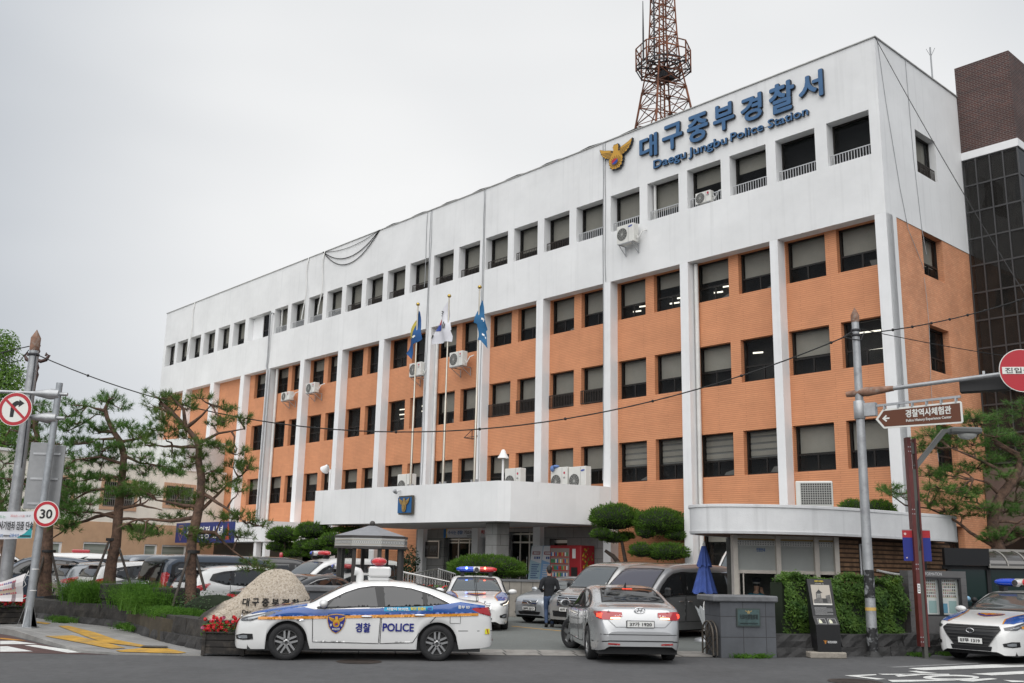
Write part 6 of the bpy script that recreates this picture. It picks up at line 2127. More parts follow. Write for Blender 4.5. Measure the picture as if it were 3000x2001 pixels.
topiary('cloud-pruned juniper with two tiers, close to the canopy edge', b0, [[(0, 0, 0), (.05, 0, .8), (-.15, 0, 1.6), (-.3, 0, 2.4)], [(0, 0, 1.0), (-.6, .1, 1.7), (-.9, .1, 1.9)]],
  [tpad(*V4(1580, 535), 75, 40, 38.6, b0), tpad(*V4(1420, 725), 33, 16, 38.6, b0, -.3), tpad(*V4(1560, 770), 42, 16, 38.6, b0, .2), tpad(*V4(1700, 745), 26, 12, 38.6, b0, .4)], 31, n=1700)
b0 = (7.6, 38.0, .5)
topiary('broad cloud-pruned juniper with lower cushions, before the white pillar', b0, [[(0, 0, 0), (-.1, 0, .9), (.05, 0, 1.7), (0, 0, 2.4)]],
  [tpad(*V4(2090, 590), 78, 42, 38.0, b0), tpad(*V4(2280, 740), 34, 17, 38, b0, -.3), tpad(*V4(1930, 690), 30, 24, 38, b0, -.2), tpad(*V4(1880, 910), 36, 22, 38, b0, -.8), tpad(*V4(2190, 930), 56, 26, 38, b0, -.9), tpad(*V4(2050, 930), 26, 26, 38, b0, -.7)], 32, n=1700)
b0 = (-.4, 38.2, .9)
topiary('round clipped bush on the terrace wall behind the flashing police car', b0, None, [tpad(*V4(100, 1110), 112, 36, 38.2, b0), tpad(*V4(430, 1160), 30, 18, 38.2, b0)], 33, name='round_bush', cat='bush', n=1700)
U4 = lambda x, y: (900 + x / 3.918, 1380 + y / 3.918)
for (px, py), rx, rz, Y, lb, sd in ((z4(1000, 0), 0, 0, 0, '', 0),) if 0 else ():
 pass
Z8 = lambda x, y: (400 + x / 3.4836, 1450 + y / 3.4836)
b0 = tuple(at(830, 1650, 48.0)); b0 = (b0[0], b0[1], 0)
topiary('two-tier clipped juniper nearest the downpipe, left of the canopy', b0, [[(0, 0, 0), (0, 0, 3.2)]], [tpad(*Z8(1490, 410), 46, 24, 48, b0), tpad(*Z8(1420, 530), 26, 14, 48, b0), tpad(*Z8(1540, 540), 34, 16, 48, b0, .5), tpad(*Z8(1600, 600), 34, 12, 48, b0)], 34, n=900, s=.08)
b0 = tuple(at(930, 1650, 46.0)); b0 = (b0[0], b0[1], 0)
topiary('taller clipped juniper with stacked cushions under the canopy left end', b0, [[(0, 0, 0), (0, 0, 3.6)]], [tpad(*Z8(1790, 370), 50, 26, 46, b0), tpad(*Z8(1760, 520), 44, 20, 46, b0), tpad(*U4(110, 680), 44, 20, 46, b0, .4), tpad(*Z8(1860, 590), 44, 16, 46, b0)], 35, n=900, s=.08)
b0 = tuple(at(985, 1650, 45.0)); b0 = (b0[0], b0[1], 0)
topiary('dense clipped juniper half hidden by the octagonal pavilion roof', b0, [[(0, 0, 0), (0, 0, 2.8)]], [tpad(*U4(290, 800), 36, 24, 45, b0), tpad(*U4(320, 920), 34, 14, 45, b0), tpad(*U4(500, 680), 60, 10, 45, b0, 1.), tpad(*U4(100, 860), 36, 18, 45, b0, .5)], 36, n=900, s=.08)

M_NAND = leaf_mat('hedge_leaf', (.025, .075, .018), (.12, .215, .03), 2.6, trans=.3, c3=(.34, .30, .05))
def leaf_blob(lf, r, P_, n, s0, s1):
 for k in range(n):
  p, d = P_(r)
  e = (d + V((r.uniform(-.8, .8), r.uniform(-.8, .8), r.uniform(-.5, .9)))).normalized()
  u = e.orthogonal().normalized()
  u = Matrix.Rotation(r.uniform(0, 6.28), 3, e) @ u
  w_ = e.cross(u)
  l = r.uniform(s0, s1)
  lf.add([p - u * l, p + w_ * l * .42, p + u * l, p - w_ * l * .42], [(0, 1, 2, 3)], 0)
hd = thing('hedge', 'leafy green hedge with yellowing tips above the stone wall at right', 'hedge')
HP = [(6.12, 22.62), (7.2, 22.98), (8.75, 23.5), (9.35, 24.0)]
lf, core = MB(), MB()
def hedge_pt(r):
 tot = 3.5
 p, t = lerp_pl(HP, r.uniform(0, tot)); nn = V((t.y, -t.x))
 q = r.random()
 hgt = 1.62 + .07 * sin(p.x * 4.1) + .04 * sin(p.x * 9)
 if q < .62: o, z, d = r.gauss(0, .03), r.uniform(.38, hgt), V((nn.x, nn.y, .3))
 else: o, z, d = -r.uniform(0, .5), hgt + r.gauss(0, .035), V((nn.x * .3, nn.y * .3, 1))
 bul = .07 * sin(p.x * 6.3 + z * 5) + .06 * sin(z * 8 + p.x * 2)
 if q < .62: o += bul - max(0, z - 1.45) * .5
 return V((p.x + nn.x * o, p.y + nn.y * o, z)), d
leaf_blob(lf, random.Random(41), hedge_pt, 15000, .026, .052)
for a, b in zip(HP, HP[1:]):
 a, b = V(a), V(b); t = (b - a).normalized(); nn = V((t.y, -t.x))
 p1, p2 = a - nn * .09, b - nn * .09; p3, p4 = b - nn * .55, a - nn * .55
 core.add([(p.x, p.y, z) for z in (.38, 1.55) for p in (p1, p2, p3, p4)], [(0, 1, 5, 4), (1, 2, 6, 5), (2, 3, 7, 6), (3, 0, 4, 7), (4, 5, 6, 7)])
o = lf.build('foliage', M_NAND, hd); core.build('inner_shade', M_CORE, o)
# low shrub between the pine and the rock
sh = thing('shrub', 'small-leaved green shrub between the slim pine and the engraved rock', 'shrub', tuple(at(*Z8(720, 1140), 23.6)))
lf = MB()
def shrub_pt(r):
 d = V((r.gauss(0, 1), r.gauss(0, 1), abs(r.gauss(0, 1)))).normalized()
 q = r.uniform(.4, 1.05)
 x = r.choice((-.35, .05, .45, .75))
 return V((x + d.x * .42 * q, d.y * .35 * q, -.25 + d.z * .62 * q)), d
leaf_blob(lf, random.Random(42), shrub_pt, 3000, .018, .036)
lf.build('foliage', leaf_mat('shrub_leaf', (.02, .05, .02), (.08, .14, .05), 5, c3=(.2, .22, .12)), sh)
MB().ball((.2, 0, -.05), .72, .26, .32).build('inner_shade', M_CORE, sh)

# arching grassy clumps
M_FERN = leaf_mat('arching_grass', (.035, .10, .012), (.12, .26, .03), 3, trans=.35, c3=(.2, .3, .05))
def clump(lb, spots, seed, n, h, wd, name='grass_clump'):
 r = random.Random(seed)
 c0 = V(spots[0])
 t = thing(name, lb, 'grass clump', c0)
 lf = MB()
 for k in range(n):
  s_ = V(spots[r.randrange(len(spots))]) - c0
  b_ = s_ + V((r.gauss(0, wd), r.gauss(0, wd * .7), 0))
  a = r.uniform(0, 2 * pi); L_ = h * r.uniform(.5, 1.15); bend = r.uniform(.3, 1.0)
  o = V((cos(a), sin(a) - .25, 0))
  sd = V((-o.y, o.x, 0)).normalized() * .011
  pts = []
  for i in range(5):
   f = i / 4
   pts.append(b_ + o * L_ * bend * f ** 1.4 * .75 + V((0, 0, L_ * (f * (1.05 - .5 * bend * f)))))
  for i in range(4):
   w0, w1 = (1 - .2 * i), (1 - .2 * (i + 1)) if i < 3 else .05
   lf.add([pts[i] - sd * w0, pts[i] + sd * w0, pts[i + 1] + sd * w1, pts[i + 1] - sd * w1], [(0, 1, 2, 3)])
  # side leaflets along the blade
  for i in (1, 2, 3):
   for q in (-1, 1):
    e = (o * .5 + sd.normalized() * q * .9 + V((0, 0, r.uniform(-.2, .5)))).normalized()
    l = r.uniform(.05, .1)
    lf.add([pts[i], pts[i] + e * l * .6 + V((0, 0, .012)), pts[i] + e * l], [(0, 1, 2)])
 lf.build('blades', M_FERN, t)
clump('big arching green grass clump spilling over the wall below the forked pine', [(-9.6, 26.35, .55), (-9.15, 25.75, .55), (-8.75, 25.0, .55), (-9.0, 25.5, .6), (-8.4, 24.5, .5)], 51, 2300, .78, .24)
clump('bushy green grass clump right behind the sign pole', [(-11.6, 28.2, .55), (-11.1, 27.6, .55), (-11.9, 28.6, .55), (-10.9, 27.3, .55)], 52, 1700, .78, .22)
clump('short bright grass at the foot of the slim pine', [(-7.9, 23.9, .5), (-7.5, 23.2, .5), (-7.1, 22.8, .5), (-7.7, 23.5, .5)], 53, 1300, .28, .2)
for x, y, lb, sd in ((-9.15, 24.9, 'tuft of weeds growing from the wall foot below the big clump', 54), (-11.75, 27.15, 'tuft of weeds at the wall foot beside the sign pole', 55)):
 clump(lb, [(x, y, .12), (x + .35, y - .4, .1)], sd, 160, .2, .14, 'weed_tuft')
for q, (x, y) in enumerate(((4.95, 21.7), (5.35, 21.78), (9.2, 23.0), (10.0, 23.4))):
 clump('little weeds at the foot of the %s' % ('gate pillar by its plaque', 'gate pillar near the wall corner', 'stone wall under the notice board', 'stone wall near the police car')[q], [(x, y, .0)], 60 + q, 60, .12, .1, 'weed_tuft')
# round clipped bush on the guardhouse roof, and a leafy street tree far left
b0 = tuple(at(2540, 1490, 28.2)); 
topiary('clipped round bush standing on the guardhouse roof', b0, None, [tpad(2500, 1490, 42, 27, 28.2, b0), tpad(2575, 1492, 48, 27, 28.2, b0, .1)], 37, name='round_bush', cat='bush', n=2600, s=.045, group=None)
t = thing('street_tree', 'broadleaf street tree beyond the ornate lamp at the far left', 'tree', tuple(at(-40, 1650, 62.0)))
lf = MB(); r_ = random.Random(71)
for (px, py, rd) in ((10, 1010, 1.0), (-10, 1060, 1.6), (25, 1110, 1.2), (35, 1190, 1.3), (-20, 1150, 2.0), (20, 1250, 1.5), (-30, 1250, 2.2), (50, 1200, .8), (-60, 1100, 2.), (0, 1330, 1.5)):
 c_ = at(px, py, 62.0) - at(-40, 1650, 62.0)
 leaf_blob(lf, r_, lambda r: ((lambda d: (c_ + d * rd * r.uniform(.5, 1.05), d))(V((r.gauss(0, 1), r.gauss(0, 1), r.gauss(0, 1))).normalized())), int(900 * rd), .07, .14)
lf.build('crown', leaf_mat('street_leaf', (.05, .12, .015), (.16, .28, .05), .8, trans=.35), t)
MB().tube([(0, 0, 0), (.1, 0, 4), (0, 0, 9)], [.35, .3, .12], 10).build('trunk', M_BARKD, t)
# ------------------------------------------------------------------ neighbouring buildings
Y1 = V((0, 1, 0))
def onplane(px, py, P0, nrm):
 d = at(px, py, 1.) - V((0, 0, 1.83))
 k = (V(P0) - V((0, 0, 1.83))).dot(V(nrm)) / d.dot(V(nrm))
 return V((0, 0, 1.83)) + d * k
NV = ROT @ V((0, -1, 0))
# dark glass and brick tower on the right
tw = thing('office_tower', 'dark glass and brown brick office tower rising behind the side wall', 'building', FW(0, -5.95, 0), ST_R)
M_BRK = brick_mat('brown_brick', (.085, .032, .026), (.05, .024, .024), (.14, .12, .11), .22, .075, .012, rough=.85, var=.3, bump=.5)
MB().box(4.79, 6.82, 0, 7, 17.45, 21.0).build('brick_wall', M_BRK, tw)
MB().box(4.785, 6.86, -.05, 7, 17.15, 17.449).build('ledge', M_WHITE2, tw)
MB().box(4.9, 6.7, .1, 6.9, 5.5, 17.1).build('interior', mat('tower_inside', (.03, .027, .024), .8, var=.5, vscale=1.5), tw)
M_TG = glass_mat('tower_glass', (.02, .019, .018), .45, 1.45)
M_TF = mat('tower_frame', (.06, .06, .062), .45, metal=.3)
fm = MB()
xs = [4.80, 5.29, 5.80, 6.28, 6.80]
zs = [17.14 - 1.045 * k for k in range(12)]
for x in xs: fm.box(x - .025, x + .025, -.03, .03, zs[-1], 17.14)
for z in zs: fm.box(4.80, 6.80, -.022, .025, z - .03, z + .03)
for y in (1.0, 2.0, 3.0, 4.0): fm.box(6.79, 6.85, y - .025, y + .025, zs[-1], 17.14)
for z in zs: fm.box(6.80, 6.845, .03, 7, z - .03, z + .03)
fm.build('curtain_frame', M_TF, tw)
g = MB()
for i in range(4):
 for j in range(11):
  a, b = xs[i] + .025, xs[i + 1] - .025
  c0, c1 = zs[j + 1] + .03, zs[j] - .03
  t = rng.uniform(-.012, .012)
  g.quad((a, t, c0), (b, -t, c0), (b, -t * .5, c1), (a, t * .5, c1))
g.quad((6.82, .03, zs[-1]), (6.82, 7, zs[-1]), (6.82, 7, 17.1), (6.82, .03, 17.1))
g.facing((.3, -1, 0)).build('glazing', M_TG, tw)
for i, j in ((2, 8), (3, 8)):
 a, b = xs[i] + .05, xs[i + 1] - .05; z1 = zs[j] - .05; z0 = z1 - .55
 o = MB()
 for p, q in (((a, z0), (b, z0)), ((a, z1), (b, z1)), ((a, z0), (a, z1)), ((b, z0), (b, z1))):
  o.bar((p[0], -.05 - (z1 - p[1]) * .5, p[1]), (q[0], -.05 - (z1 - q[1]) * .5, q[1]), .045)
 wo = o.build('window', M_RAILW, tw)
 MB().quad((a, -.05 - (z1 - z0) * .5, z0), (b, -.05 - (z1 - z0) * .5, z0), (b, -.05, z1), (a, -.05, z1)).facing((0, -1, 0)).build('pane', M_TG, wo)
MB().box(4.8, 9.5, -.4, 6, 3.3, 5.45).build('base_wall', mat('brown_panel', (.12, .088, .075), .8, var=.2), tw)
MB().box(4.9, 9.5, .3, 6, 0, 3.28).build('shop_front', mat('shop_dark', (.015, .016, .016), .3), tw)
t = thing('roof_aerial', 'thin aerial mast beside a white vent on the roof edge at right', 'aerial', FW(-4.2, -5.3, 19), ST_R)
MB().tube([(0, 0, 0), (0, 0, 2.9)], .03, 6).build('mast', M_PIPE, t)
o = MB()
for a in (0, 2.1, 4.2): o.tube([(0, 0, 2.5), (.18 * cos(a), .18 * sin(a), 2.8)], .012, 4)
o.tube([(-.5, 0, 1.0), (.1, 0, 1.1)], .02, 5).tube([(-.5, 0, .7), (-.5, 0, 1.35)], .02, 5)
o.build('rods', M_PIPE, t)
MB().box(-.34, -.16, -.1, .3, 0, 1.6).build('vent', M_WHITE2, t)
t = thing('roof_netting', 'green mesh netting rolled along the roof edge beside the tower', 'netting', FW(-4.3, -5.0, 19.2), ST_R)
r_ = random.Random(9)
MB().tube([(0, -1.2, .0), (0, -.5, .35), (.1, 0, .5), (.1, .8, .55)], [.1, .3, .35, .3], 9).build('net_roll', mat('green_net', (.02, .09, .05), .9, var=.4, vscale=6, bump=1., bscale=20), t)

# lattice radio mast on the roof
ant = thing('radio_mast', 'rusty steel lattice radio mast with an octagonal platform on the roof', 'radio mast', (8.0, 50.0, 18.9), rad(22))
M_RUST = mat('rust_steel', (.20, .075, .04), .85, var=.5, vscale=1.5, dirt=(.06, .04, .035), dscale=.8, damt=.7)
M_DSTEEL = mat('dark_steel', (.04, .04, .045), .6, metal=.3)
HWt = lambda z: crom([(0, 2.05), (6.5, 1.12), (8.4, .86), (10.1, .64), (13.1, .50), (20, .36)], z)
lv = [0, 1.6, 3.2, 4.8, 6.5, 7.5, 8.4, 9.3, 10.1] + [10.1 + .75 * k for k in range(1, 12)]
cor = lambda z: [V((sx_ * HWt(z), sy_ * HWt(z), z)) for sx_, sy_ in ((-1, -1), (1, -1), (1, 1), (-1, 1))]
lgs, br_ = [MB() for k in range(4)], MB()
for a, b in zip(lv, lv[1:]):
 A, B = cor(a), cor(b)
 big = .085 if a < 8 else .06
 for k in range(4):
  lgs[k].bar(A[k], B[k], big)
  n_ = (k + 1) % 4
  br_.bar(B[k], B[n_], .045)
  if a < 6:
   m1 = (A[k] + A[n_]) / 2
   br_.bar(m1, B[k], .045); br_.bar(m1, B[n_], .045)
   br_.bar((A[k] + B[k]) / 2, (m1 + B[k]) / 2, .03); br_.bar((A[n_] + B[n_]) / 2, (m1 + B[n_]) / 2, .03)
  else:
   br_.bar(A[k], B[n_], .035); br_.bar(A[n_], B[k], .035)
br_.bar((.1, .1, 0), (.1, .1, 18.4), .07)
br_.bar((-.15, .1, 0), (-.15, .1, 18.4), .05)
for k in range(60): br_.bar((.1, .1, .3 * k), (-.15, .1, .3 * k), .02)
for lg in lgs: lg.build('leg', M_RUST, ant)
br_.build('bracing', M_RUST, ant)
oc = [V((1.5 * cos(pi / 8 + pi * k / 4), 1.5 * sin(pi / 8 + pi * k / 4), 0)) for k in range(8)]
fl, rl = MB(), MB()
for k in range(8):
 a, b = oc[k], oc[(k + 1) % 8]
 for z in (9.45, 9.7): fl.bar(a + V((0, 0, z)), b + V((0, 0, z)), .05)
 fl.bar(a + V((0, 0, 9.6)), V((0, 0, 9.6)), .06)
 fl.bar(a * .6 + V((0, 0, 9.6)), b * .6 + V((0, 0, 9.6)), .05)
 for z in (10.3, 10.75): rl.bar(a + V((0, 0, z)), b + V((0, 0, z)), .05)
 rl.bar(a + V((0, 0, 9.4)), a + V((0, 0, 10.75)), .06)
 m_ = (a + b) / 2
 rl.bar(m_ + V((0, 0, 9.7)), m_ + V((0, 0, 10.75)), .035)
 rl.bar(a + V((0, 0, 9.7)), m_ + V((0, 0, 10.3)), .025)
 rl.bar(a + V((0, 0, 9.5)), cor(8.2)[(k // 2) % 4], .04)
for k in range(13):
 x = -1.35 + 2.7 * k / 12
 l = sqrt(max(.05, 1.4 * 1.4 - x * x))
 fl.bar((x, -l, 9.63), (x, l, 9.63), .022)
fl.build('platform', M_DSTEEL, ant); rl.build('railing', M_RUST, ant)
o = MB()
for x, y, z0, z1 in ((-1.42, -.3, 9.6, 13.2), (-1.0, -.75, 9.6, 16.5), (-1.42, -.3, 9.6, 10.8)):
 o.tube([(x, y, z0), (x, y, (z0 + z1) / 2), (x, y, z1)], [.05, .045, .02], 6)
o.build('whip_aerial', M_DSTEEL, ant)
MB().box(-.3, .5, -.4, .3, 8.95, 9.3).build('equipment_box', M_DSTEEL, ant)

# cream and tan annex on the left
E0, EU = V((-20.8, 62.0, 0)), V((-.53, -.848, 0))
EN = V((.848, -.53, 0))
an = thing('annex_building', 'two storey annex, cream above and tan below, behind the pines', 'building', E0, atan2(-EU.y, -EU.x))
def ann(px, py):
 q = onplane(px, py, E0, EN) - E0
 return -q.dot(EU), q.z        # local x (towards the station), z
M_CREAM = mat('cream_render', (.78, .76, .68), .85, var=.06, streak=.2)
M_TAN = mat('tan_render', (.52, .34, .215), .85, var=.08, streak=.15)
M_TANT = mat('tan_trim', (.52, .33, .22), .8)
zmid = ann(300, 1529)[1]; ztop = ann(430, 1366)[1]
hu, hl = [], []
for x0, x1, y0, y1 in ((306, 390, 1409, 1489), (488, 562, 1422, 1485), (166, 203, 1400, 1480)):
 a, b = ann(x0, y0), ann(x1, y1); hu.append((a[0], b[0], b[1], a[1]))
for x0, x1, y0, y1 in ((97, 177, 1585, 1640), (244, 322, 1587, 1650), (423, 455, 1594, 1660), (474, 541, 1596, 1660)):
 a, b = ann(x0, y0), ann(x1, y1); hl.append((a[0], b[0], min(a[1] - .5, b[1]), a[1]))
PA = lambda u, w_, d: (u, d, w_)
mb = MB(); cut_wall(mb, -40, 4.5, zmid, ztop, hu, PA, .25); mb.quad((-40, 0, ztop), (4.5, 0, ztop), (4.5, 9, ztop), (-40, 9, ztop)); mb.quad((4.5, 0, 0), (4.5, 9, 0), (4.5, 9, ztop), (4.5, 0, ztop)); mb.build('upper_wall', M_CREAM, an)
mb = MB(); cut_wall(mb, -40, 4.5, 0, zmid, hl, lambda u, w_, d: (u, d - .03, w_), .25); mb.quad((-40, -.03, zmid), (4.5, -.03, zmid), (4.5, 0, zmid), (-40, 0, zmid)); mb.build('lower_wall', M_TAN, an)
MB().box(-40, 4.5, -.12, .1, ztop + .001, ztop + .14).build('eaves', M_WHITE2, an)
for a, b, c0, c1 in hu:
 f = MB()
 for (p, q, r0, r1) in ((a - .18, a, c0 - .18, c1 + .18), (b, b + .18, c0 - .18, c1 + .18), (a, b, c1, c1 + .18), (a, b, c0 - .18, c0)): f.box(p, q, -.06, .02, r0, r1)
 wo = f.build('window', M_TANT, an)
 MB().quad((a, .2, c0), (b, .2, c0), (b, .2, c1), (a, .2, c1)).facing((0, -1, 0)).build('pane', mat('dark_pane', (.03, .03, .03), .1), wo)
 gr = MB(); n_ = int((b - a) / .13)
 for k in range(n_ + 1): gr.box(a + (b - a) * k / n_ - .012, a + (b - a) * k / n_ + .012, -.03, -.006, c0, c1)
 for z in (c0 + .02, c0 + (c1 - c0) * .3, c1 - .04): gr.box(a, b, -.034, -.004, z, z + .04)
 gr.build('grille', mat('grille_grey', (.22, .22, .21), .5, metal=.4), wo)
for a, b, c0, c1 in hl:
 f = MB()
 for (p, q, r0, r1) in ((a, a + .09, c0, c1), (b - .09, b, c0, c1), (a + .09, b - .09, c1 - .09, c1), (a + .09, b - .09, c0, c0 + .09)): f.box(p, q, .03, .1, r0, r1)
 wo = f.build('window', M_WHITEP, an)
 g = MB(); k = 0; z = c1 - .1
 while z > c0:
  g.quad((a + .1, .12 + .01 * (k % 2), z - .16), (b - .1, .12 + .01 * (k % 2), z - .16), (b - .1, .12 + .01 * (k % 2), z), (a + .1, .12 + .01 * (k % 2), z), k % 2); z -= .16; k += 1
 g.build('blind', [mat('blind_green', (.25, .28, .24), .7), mat('blind_green2', (.32, .35, .31), .7)], wo)
MB().box(1.2, 4.6, .4, 8, ztop + .15, ztop + 2.1).build('stair_block', mat('pale_panel', (.55, .56, .55), .7, var=.05), an)
# white porch with the blue slogan board
po = thing('porch', 'white flat-roofed side porch joined to the left end of the station', 'porch', FW(0, 4.0, 0), ST_R)
PO = FW(0, 4.0, 0)
def por(px, py):
 q = ROT.transposed() @ (onplane(px, py, PO, NV) - PO)
 return q.x, q.z
pa, pb = por(523, 1533), por(775, 1590)
pz1, pz0 = por(690, 1529)[1], por(690, 1587)[1]
MB().box(pa[0] - .1, pb[0], 0, 3.9, pz0, pz1).build('fascia', M_WHITE2, po)
for px in (545, 742, 768):
 x = por(px, 1600)[0]
 MB().box(x - .14, x + .14, .1, .4, 0, pz0 - .002).build('post', M_WHITE2, po)
MB().box(pa[0], pb[0] - .3, 2.4, 2.5, 0, pz0 - .003).build('glazed_front', mat('porch_dark', (.06, .06, .055), .3, var=.4, vscale=1), po)
sb = thing('slogan_board', 'navy board with shield and white brush slogan on the porch fascia', 'sign', FW(0, 4.0, 0), ST_R)
xa, xb = pa[0], por(688, 1560)[0]
w_ = xb - xa; zc = (pz0 + pz1) / 2; hh = pz1 - pz0
b_ = MB().box(xa, xb, -.12, -.004, pz0 - .05, pz1 + .03, 0)
sx0, cz = xa + w_ * .095, zc
b_.poly([(sx0 - .3, -.124, cz + .42), (sx0 + .3, -.124, cz + .42), (sx0 + .27, -.124, cz - .1), (sx0, -.124, cz - .5), (sx0 - .27, -.124, cz - .1)], 2)
b_.poly([(sx0 - .27, -.127, cz + .39), (sx0 + .27, -.127, cz + .39), (sx0 + .24, -.127, cz - .09), (sx0, -.127, cz - .46), (sx0 - .24, -.127, cz - .09)], 0)
eagle(b_, (sx0, -.129, cz + .1), X1, Z1, .46, .42, 2, 4, 3, 5)
b_.text('관심·열정·신념', (xa + w_ * .52, -.125, zc), X1, Z1, w_ * .62, hh * .62, 1, bold=.02, lift=.004, slant=.08)
fx = xa + w_ * .915
b_.poly([(fx - .25, -.126, cz - .42), (fx + .25, -.126, cz - .42), (fx + .12, -.126, cz - .1), (fx + .16, -.126, cz + .2), (fx, -.126, cz + .52), (fx - .14, -.126, cz + .1), (fx - .1, -.126, cz - .15)], 3)
b_.build('board', [mat('board_navy', (.015, .03, .17), .4), M_WHITEP, mat('livery_gold', (.62, .33, .02), .35), mat('board_red', (.42, .05, .03), .5), M_LINE, M_BLUE], sb)

# ------------------------------------------------------------------ air conditioners
def ac_unit(lb, loc, rz, w_, h_, d_=.34, bracket=0., logo=None, pipe_=True, back=False, cloth=False, feet=False, group='outdoor air conditioning units'):
 t = thing('air_conditioner', lb, 'air conditioner', loc, rz, group)
 MB().bbox(-w_ / 2, w_ / 2, -d_ / 2, d_ / 2, .04, h_, .018).build('casing', M_AC, t)
 f = MB()
 y = -d_ / 2 - .006
 if back:
  f.box(-w_ * .36, w_ * .46, y, y + .004, .1, h_ - .05, 0)
  for k in range(14): f.box(-w_ * .36 + k * w_ * .82 / 13 - .008, -w_ * .36 + k * w_ * .82 / 13 + .008, y - .008, y - .001, .1, h_ - .05, 1)
  for k in range(10): f.box(-w_ * .36, w_ * .46, y - .01, y - .0005, .1 + (h_ - .16) * k / 9 - .008, .1 + (h_ - .16) * k / 9 + .008, 1)
  for k in range(9): f.box(w_ / 2 + .001, w_ / 2 + .006, -d_ * .35, d_ * .35, .12 + (h_ - .2) * k / 8, .14 + (h_ - .2) * k / 8 + .02, 0)
 else:
  cx_, cz_, R_ = -w_ * .17, h_ * .52, min(h_ * .42, w_ * .3)
  f.disc((cx_, y, cz_), R_, n=28, mi=0)
  for q in (.35, .5, .65, .8, .98): f.disc((cx_, y - .004, cz_), R_ * q, n=28, mi=1, r0=R_ * (q - .035))
  f.disc((cx_, y - .007, cz_), R_ * .2, n=16, mi=1)
  for k in range(12):
   a = 2 * pi * k / 12
   f.bar((cx_ + R_ * .2 * cos(a), y - .006, cz_ + R_ * .2 * sin(a)), (cx_ + R_ * cos(a + .3), y - .006, cz_ + R_ * sin(a + .3)), .008, mi=1)
  f.box(w_ * .2, w_ * .203, y - .002, y + .004, .05, h_ - .02, 0)
  if logo == 'LG':
   f.disc((w_ * .34, y, h_ * .8), .05, n=16, mi=2)
   f.text('LG', (w_ * .34, y - .001, h_ * .64), X1, Z1, .1, .06, 0, bold=.03)
  elif logo:
   n_ = 16
   f.poly([(w_ * .33 + .11 * cos(2 * pi * k / n_) - .02 * sin(2 * pi * k / n_), y, h_ * .86 + .035 * sin(2 * pi * k / n_) + .02 * cos(2 * pi * k / n_)) for k in range(n_)], 3)
   f.text('SAMSUNG', (w_ * .33, y - .002, h_ * .86), X1, V((-.15, 0, 1)), .15, .025, 1)
 f.build('fan_grille', [mat('grille_shadow', (.05, .05, .048), .7), mat('grille_wire', (.36, .36, .34), .5), mat('logo_red', (.45, .02, .06), .4), mat('logo_blue', (.02, .06, .35), .4)], t)
 if bracket:
  b_ = MB()
  for x in (-w_ * .38, w_ * .38):
   b_.bar((x, -d_ / 2 - .05, .02), (x, bracket, .02), .035); b_.bar((x, bracket - .02, .02), (x, bracket - .02, -.38), .03); b_.bar((x, -d_ / 2, .02), (x, bracket - .02, -.36), .025)
  b_.bar((-w_ * .38, -d_ / 2, .02), (w_ * .38, -d_ / 2, .02), .03)
  b_.build('bracket', M_GALV, t)
 elif feet:
  b_ = MB()
  for x in (-w_ * .35, w_ * .35): b_.box(x - .03, x + .03, -d_ / 2 - .03, d_ / 2 + .03, 0, .039)
  b_.build('foot', M_GALV, t)
 if pipe_:
  MB().tube([(w_ / 2 + .01, .03, .18), (w_ / 2 + .12, .05, .2), (w_ / 2 + .22, .12, .45), (w_ / 2 + .3, d_ / 2 + .15, .55)], .028, 7).tube([(w_ / 2, 0, .3), (w_ / 2 + .09, -.02, .26), (w_ / 2 + .1, .02, .1)], .016, 6).build('pipe', M_PIPEW, t)
 return t
for s_, o_, z_, w_, h_, br, lg_, lb in (
 (20.4, .55, 10.98, .95, .72, .5, 'LG', 'wall air conditioner hung below the left flag'), (17.15, .55, 11.05, .98, .76, .5, 'LG', 'wall air conditioner with a long pipe bracket between two flagpoles'),
 (6.15, .78, 14.72, .9, .82, .3, 'oval', 'air conditioner hung under a railing of the white top storey'), (33.4, .45, 11.12, .95, .55, .4, 'LG', 'small air conditioner bracketed next to the downpipe'),
 (30.5, .5, 11.25, .95, .62, .45, 'LG', 'air conditioner with a curled pipe beside the pale green blind')):
 ac_unit(lb, FW(s_, o_, z_), ST_R, w_, h_, bracket=br, logo=lg_)
ac_unit('little air conditioner sitting in a top storey window opening', FW(2.6, .3, 15.66), ST_R, .72, .5, .26, logo='LG', feet=True)
for s_, o_, w_, h_, lg_, bk, lb in ((11.36, 2.0, .95, 1.2, 'LG', False, 'air conditioner on the canopy beside the floodlight post'), (9.62, 1.0, .95, 1.22, 'LG', False, 'air conditioner with a blue rag on top, on the canopy'),
        (8.62, .95, .95, 1.2, 'oval', False, 'white air conditioner next to the pillar at the canopy end'), (17.6, 3.0, 1.0, 1.2, None, False, 'air conditioner on the canopy behind the left flagpole')):
 ac_unit(lb, FW(s_, o_, 4.55), ST_R, w_, h_, logo=lg_, feet=True, pipe_=False)
t = thing('rag', 'blue cleaning rag draped over an air conditioner on the canopy', 'rag', FW(9.8, 1.15, 5.78), ST_R)
MB().ball((0, 0, .03), .17, .14, .07, 12, 6).ball((-.12, -.1, -.06), .1, .08, .13, 10, 6).build('cloth', mat('rag_blue', (.12, .2, .42), .9, var=.3, vscale=12, bump=1., bscale=20), t)
ac_unit('big air conditioner showing its finned back on the guardhouse roof', tuple(at(2388, 1490, 27.0)), rad(-18), .95, .72, .36, back=True, pipe_=False, feet=True)
t = thing('empty_bracket', 'empty steel bracket on the tiles between the flagpoles', 'bracket', FW(16.15, 0, 7.6), ST_R)
b_ = MB()
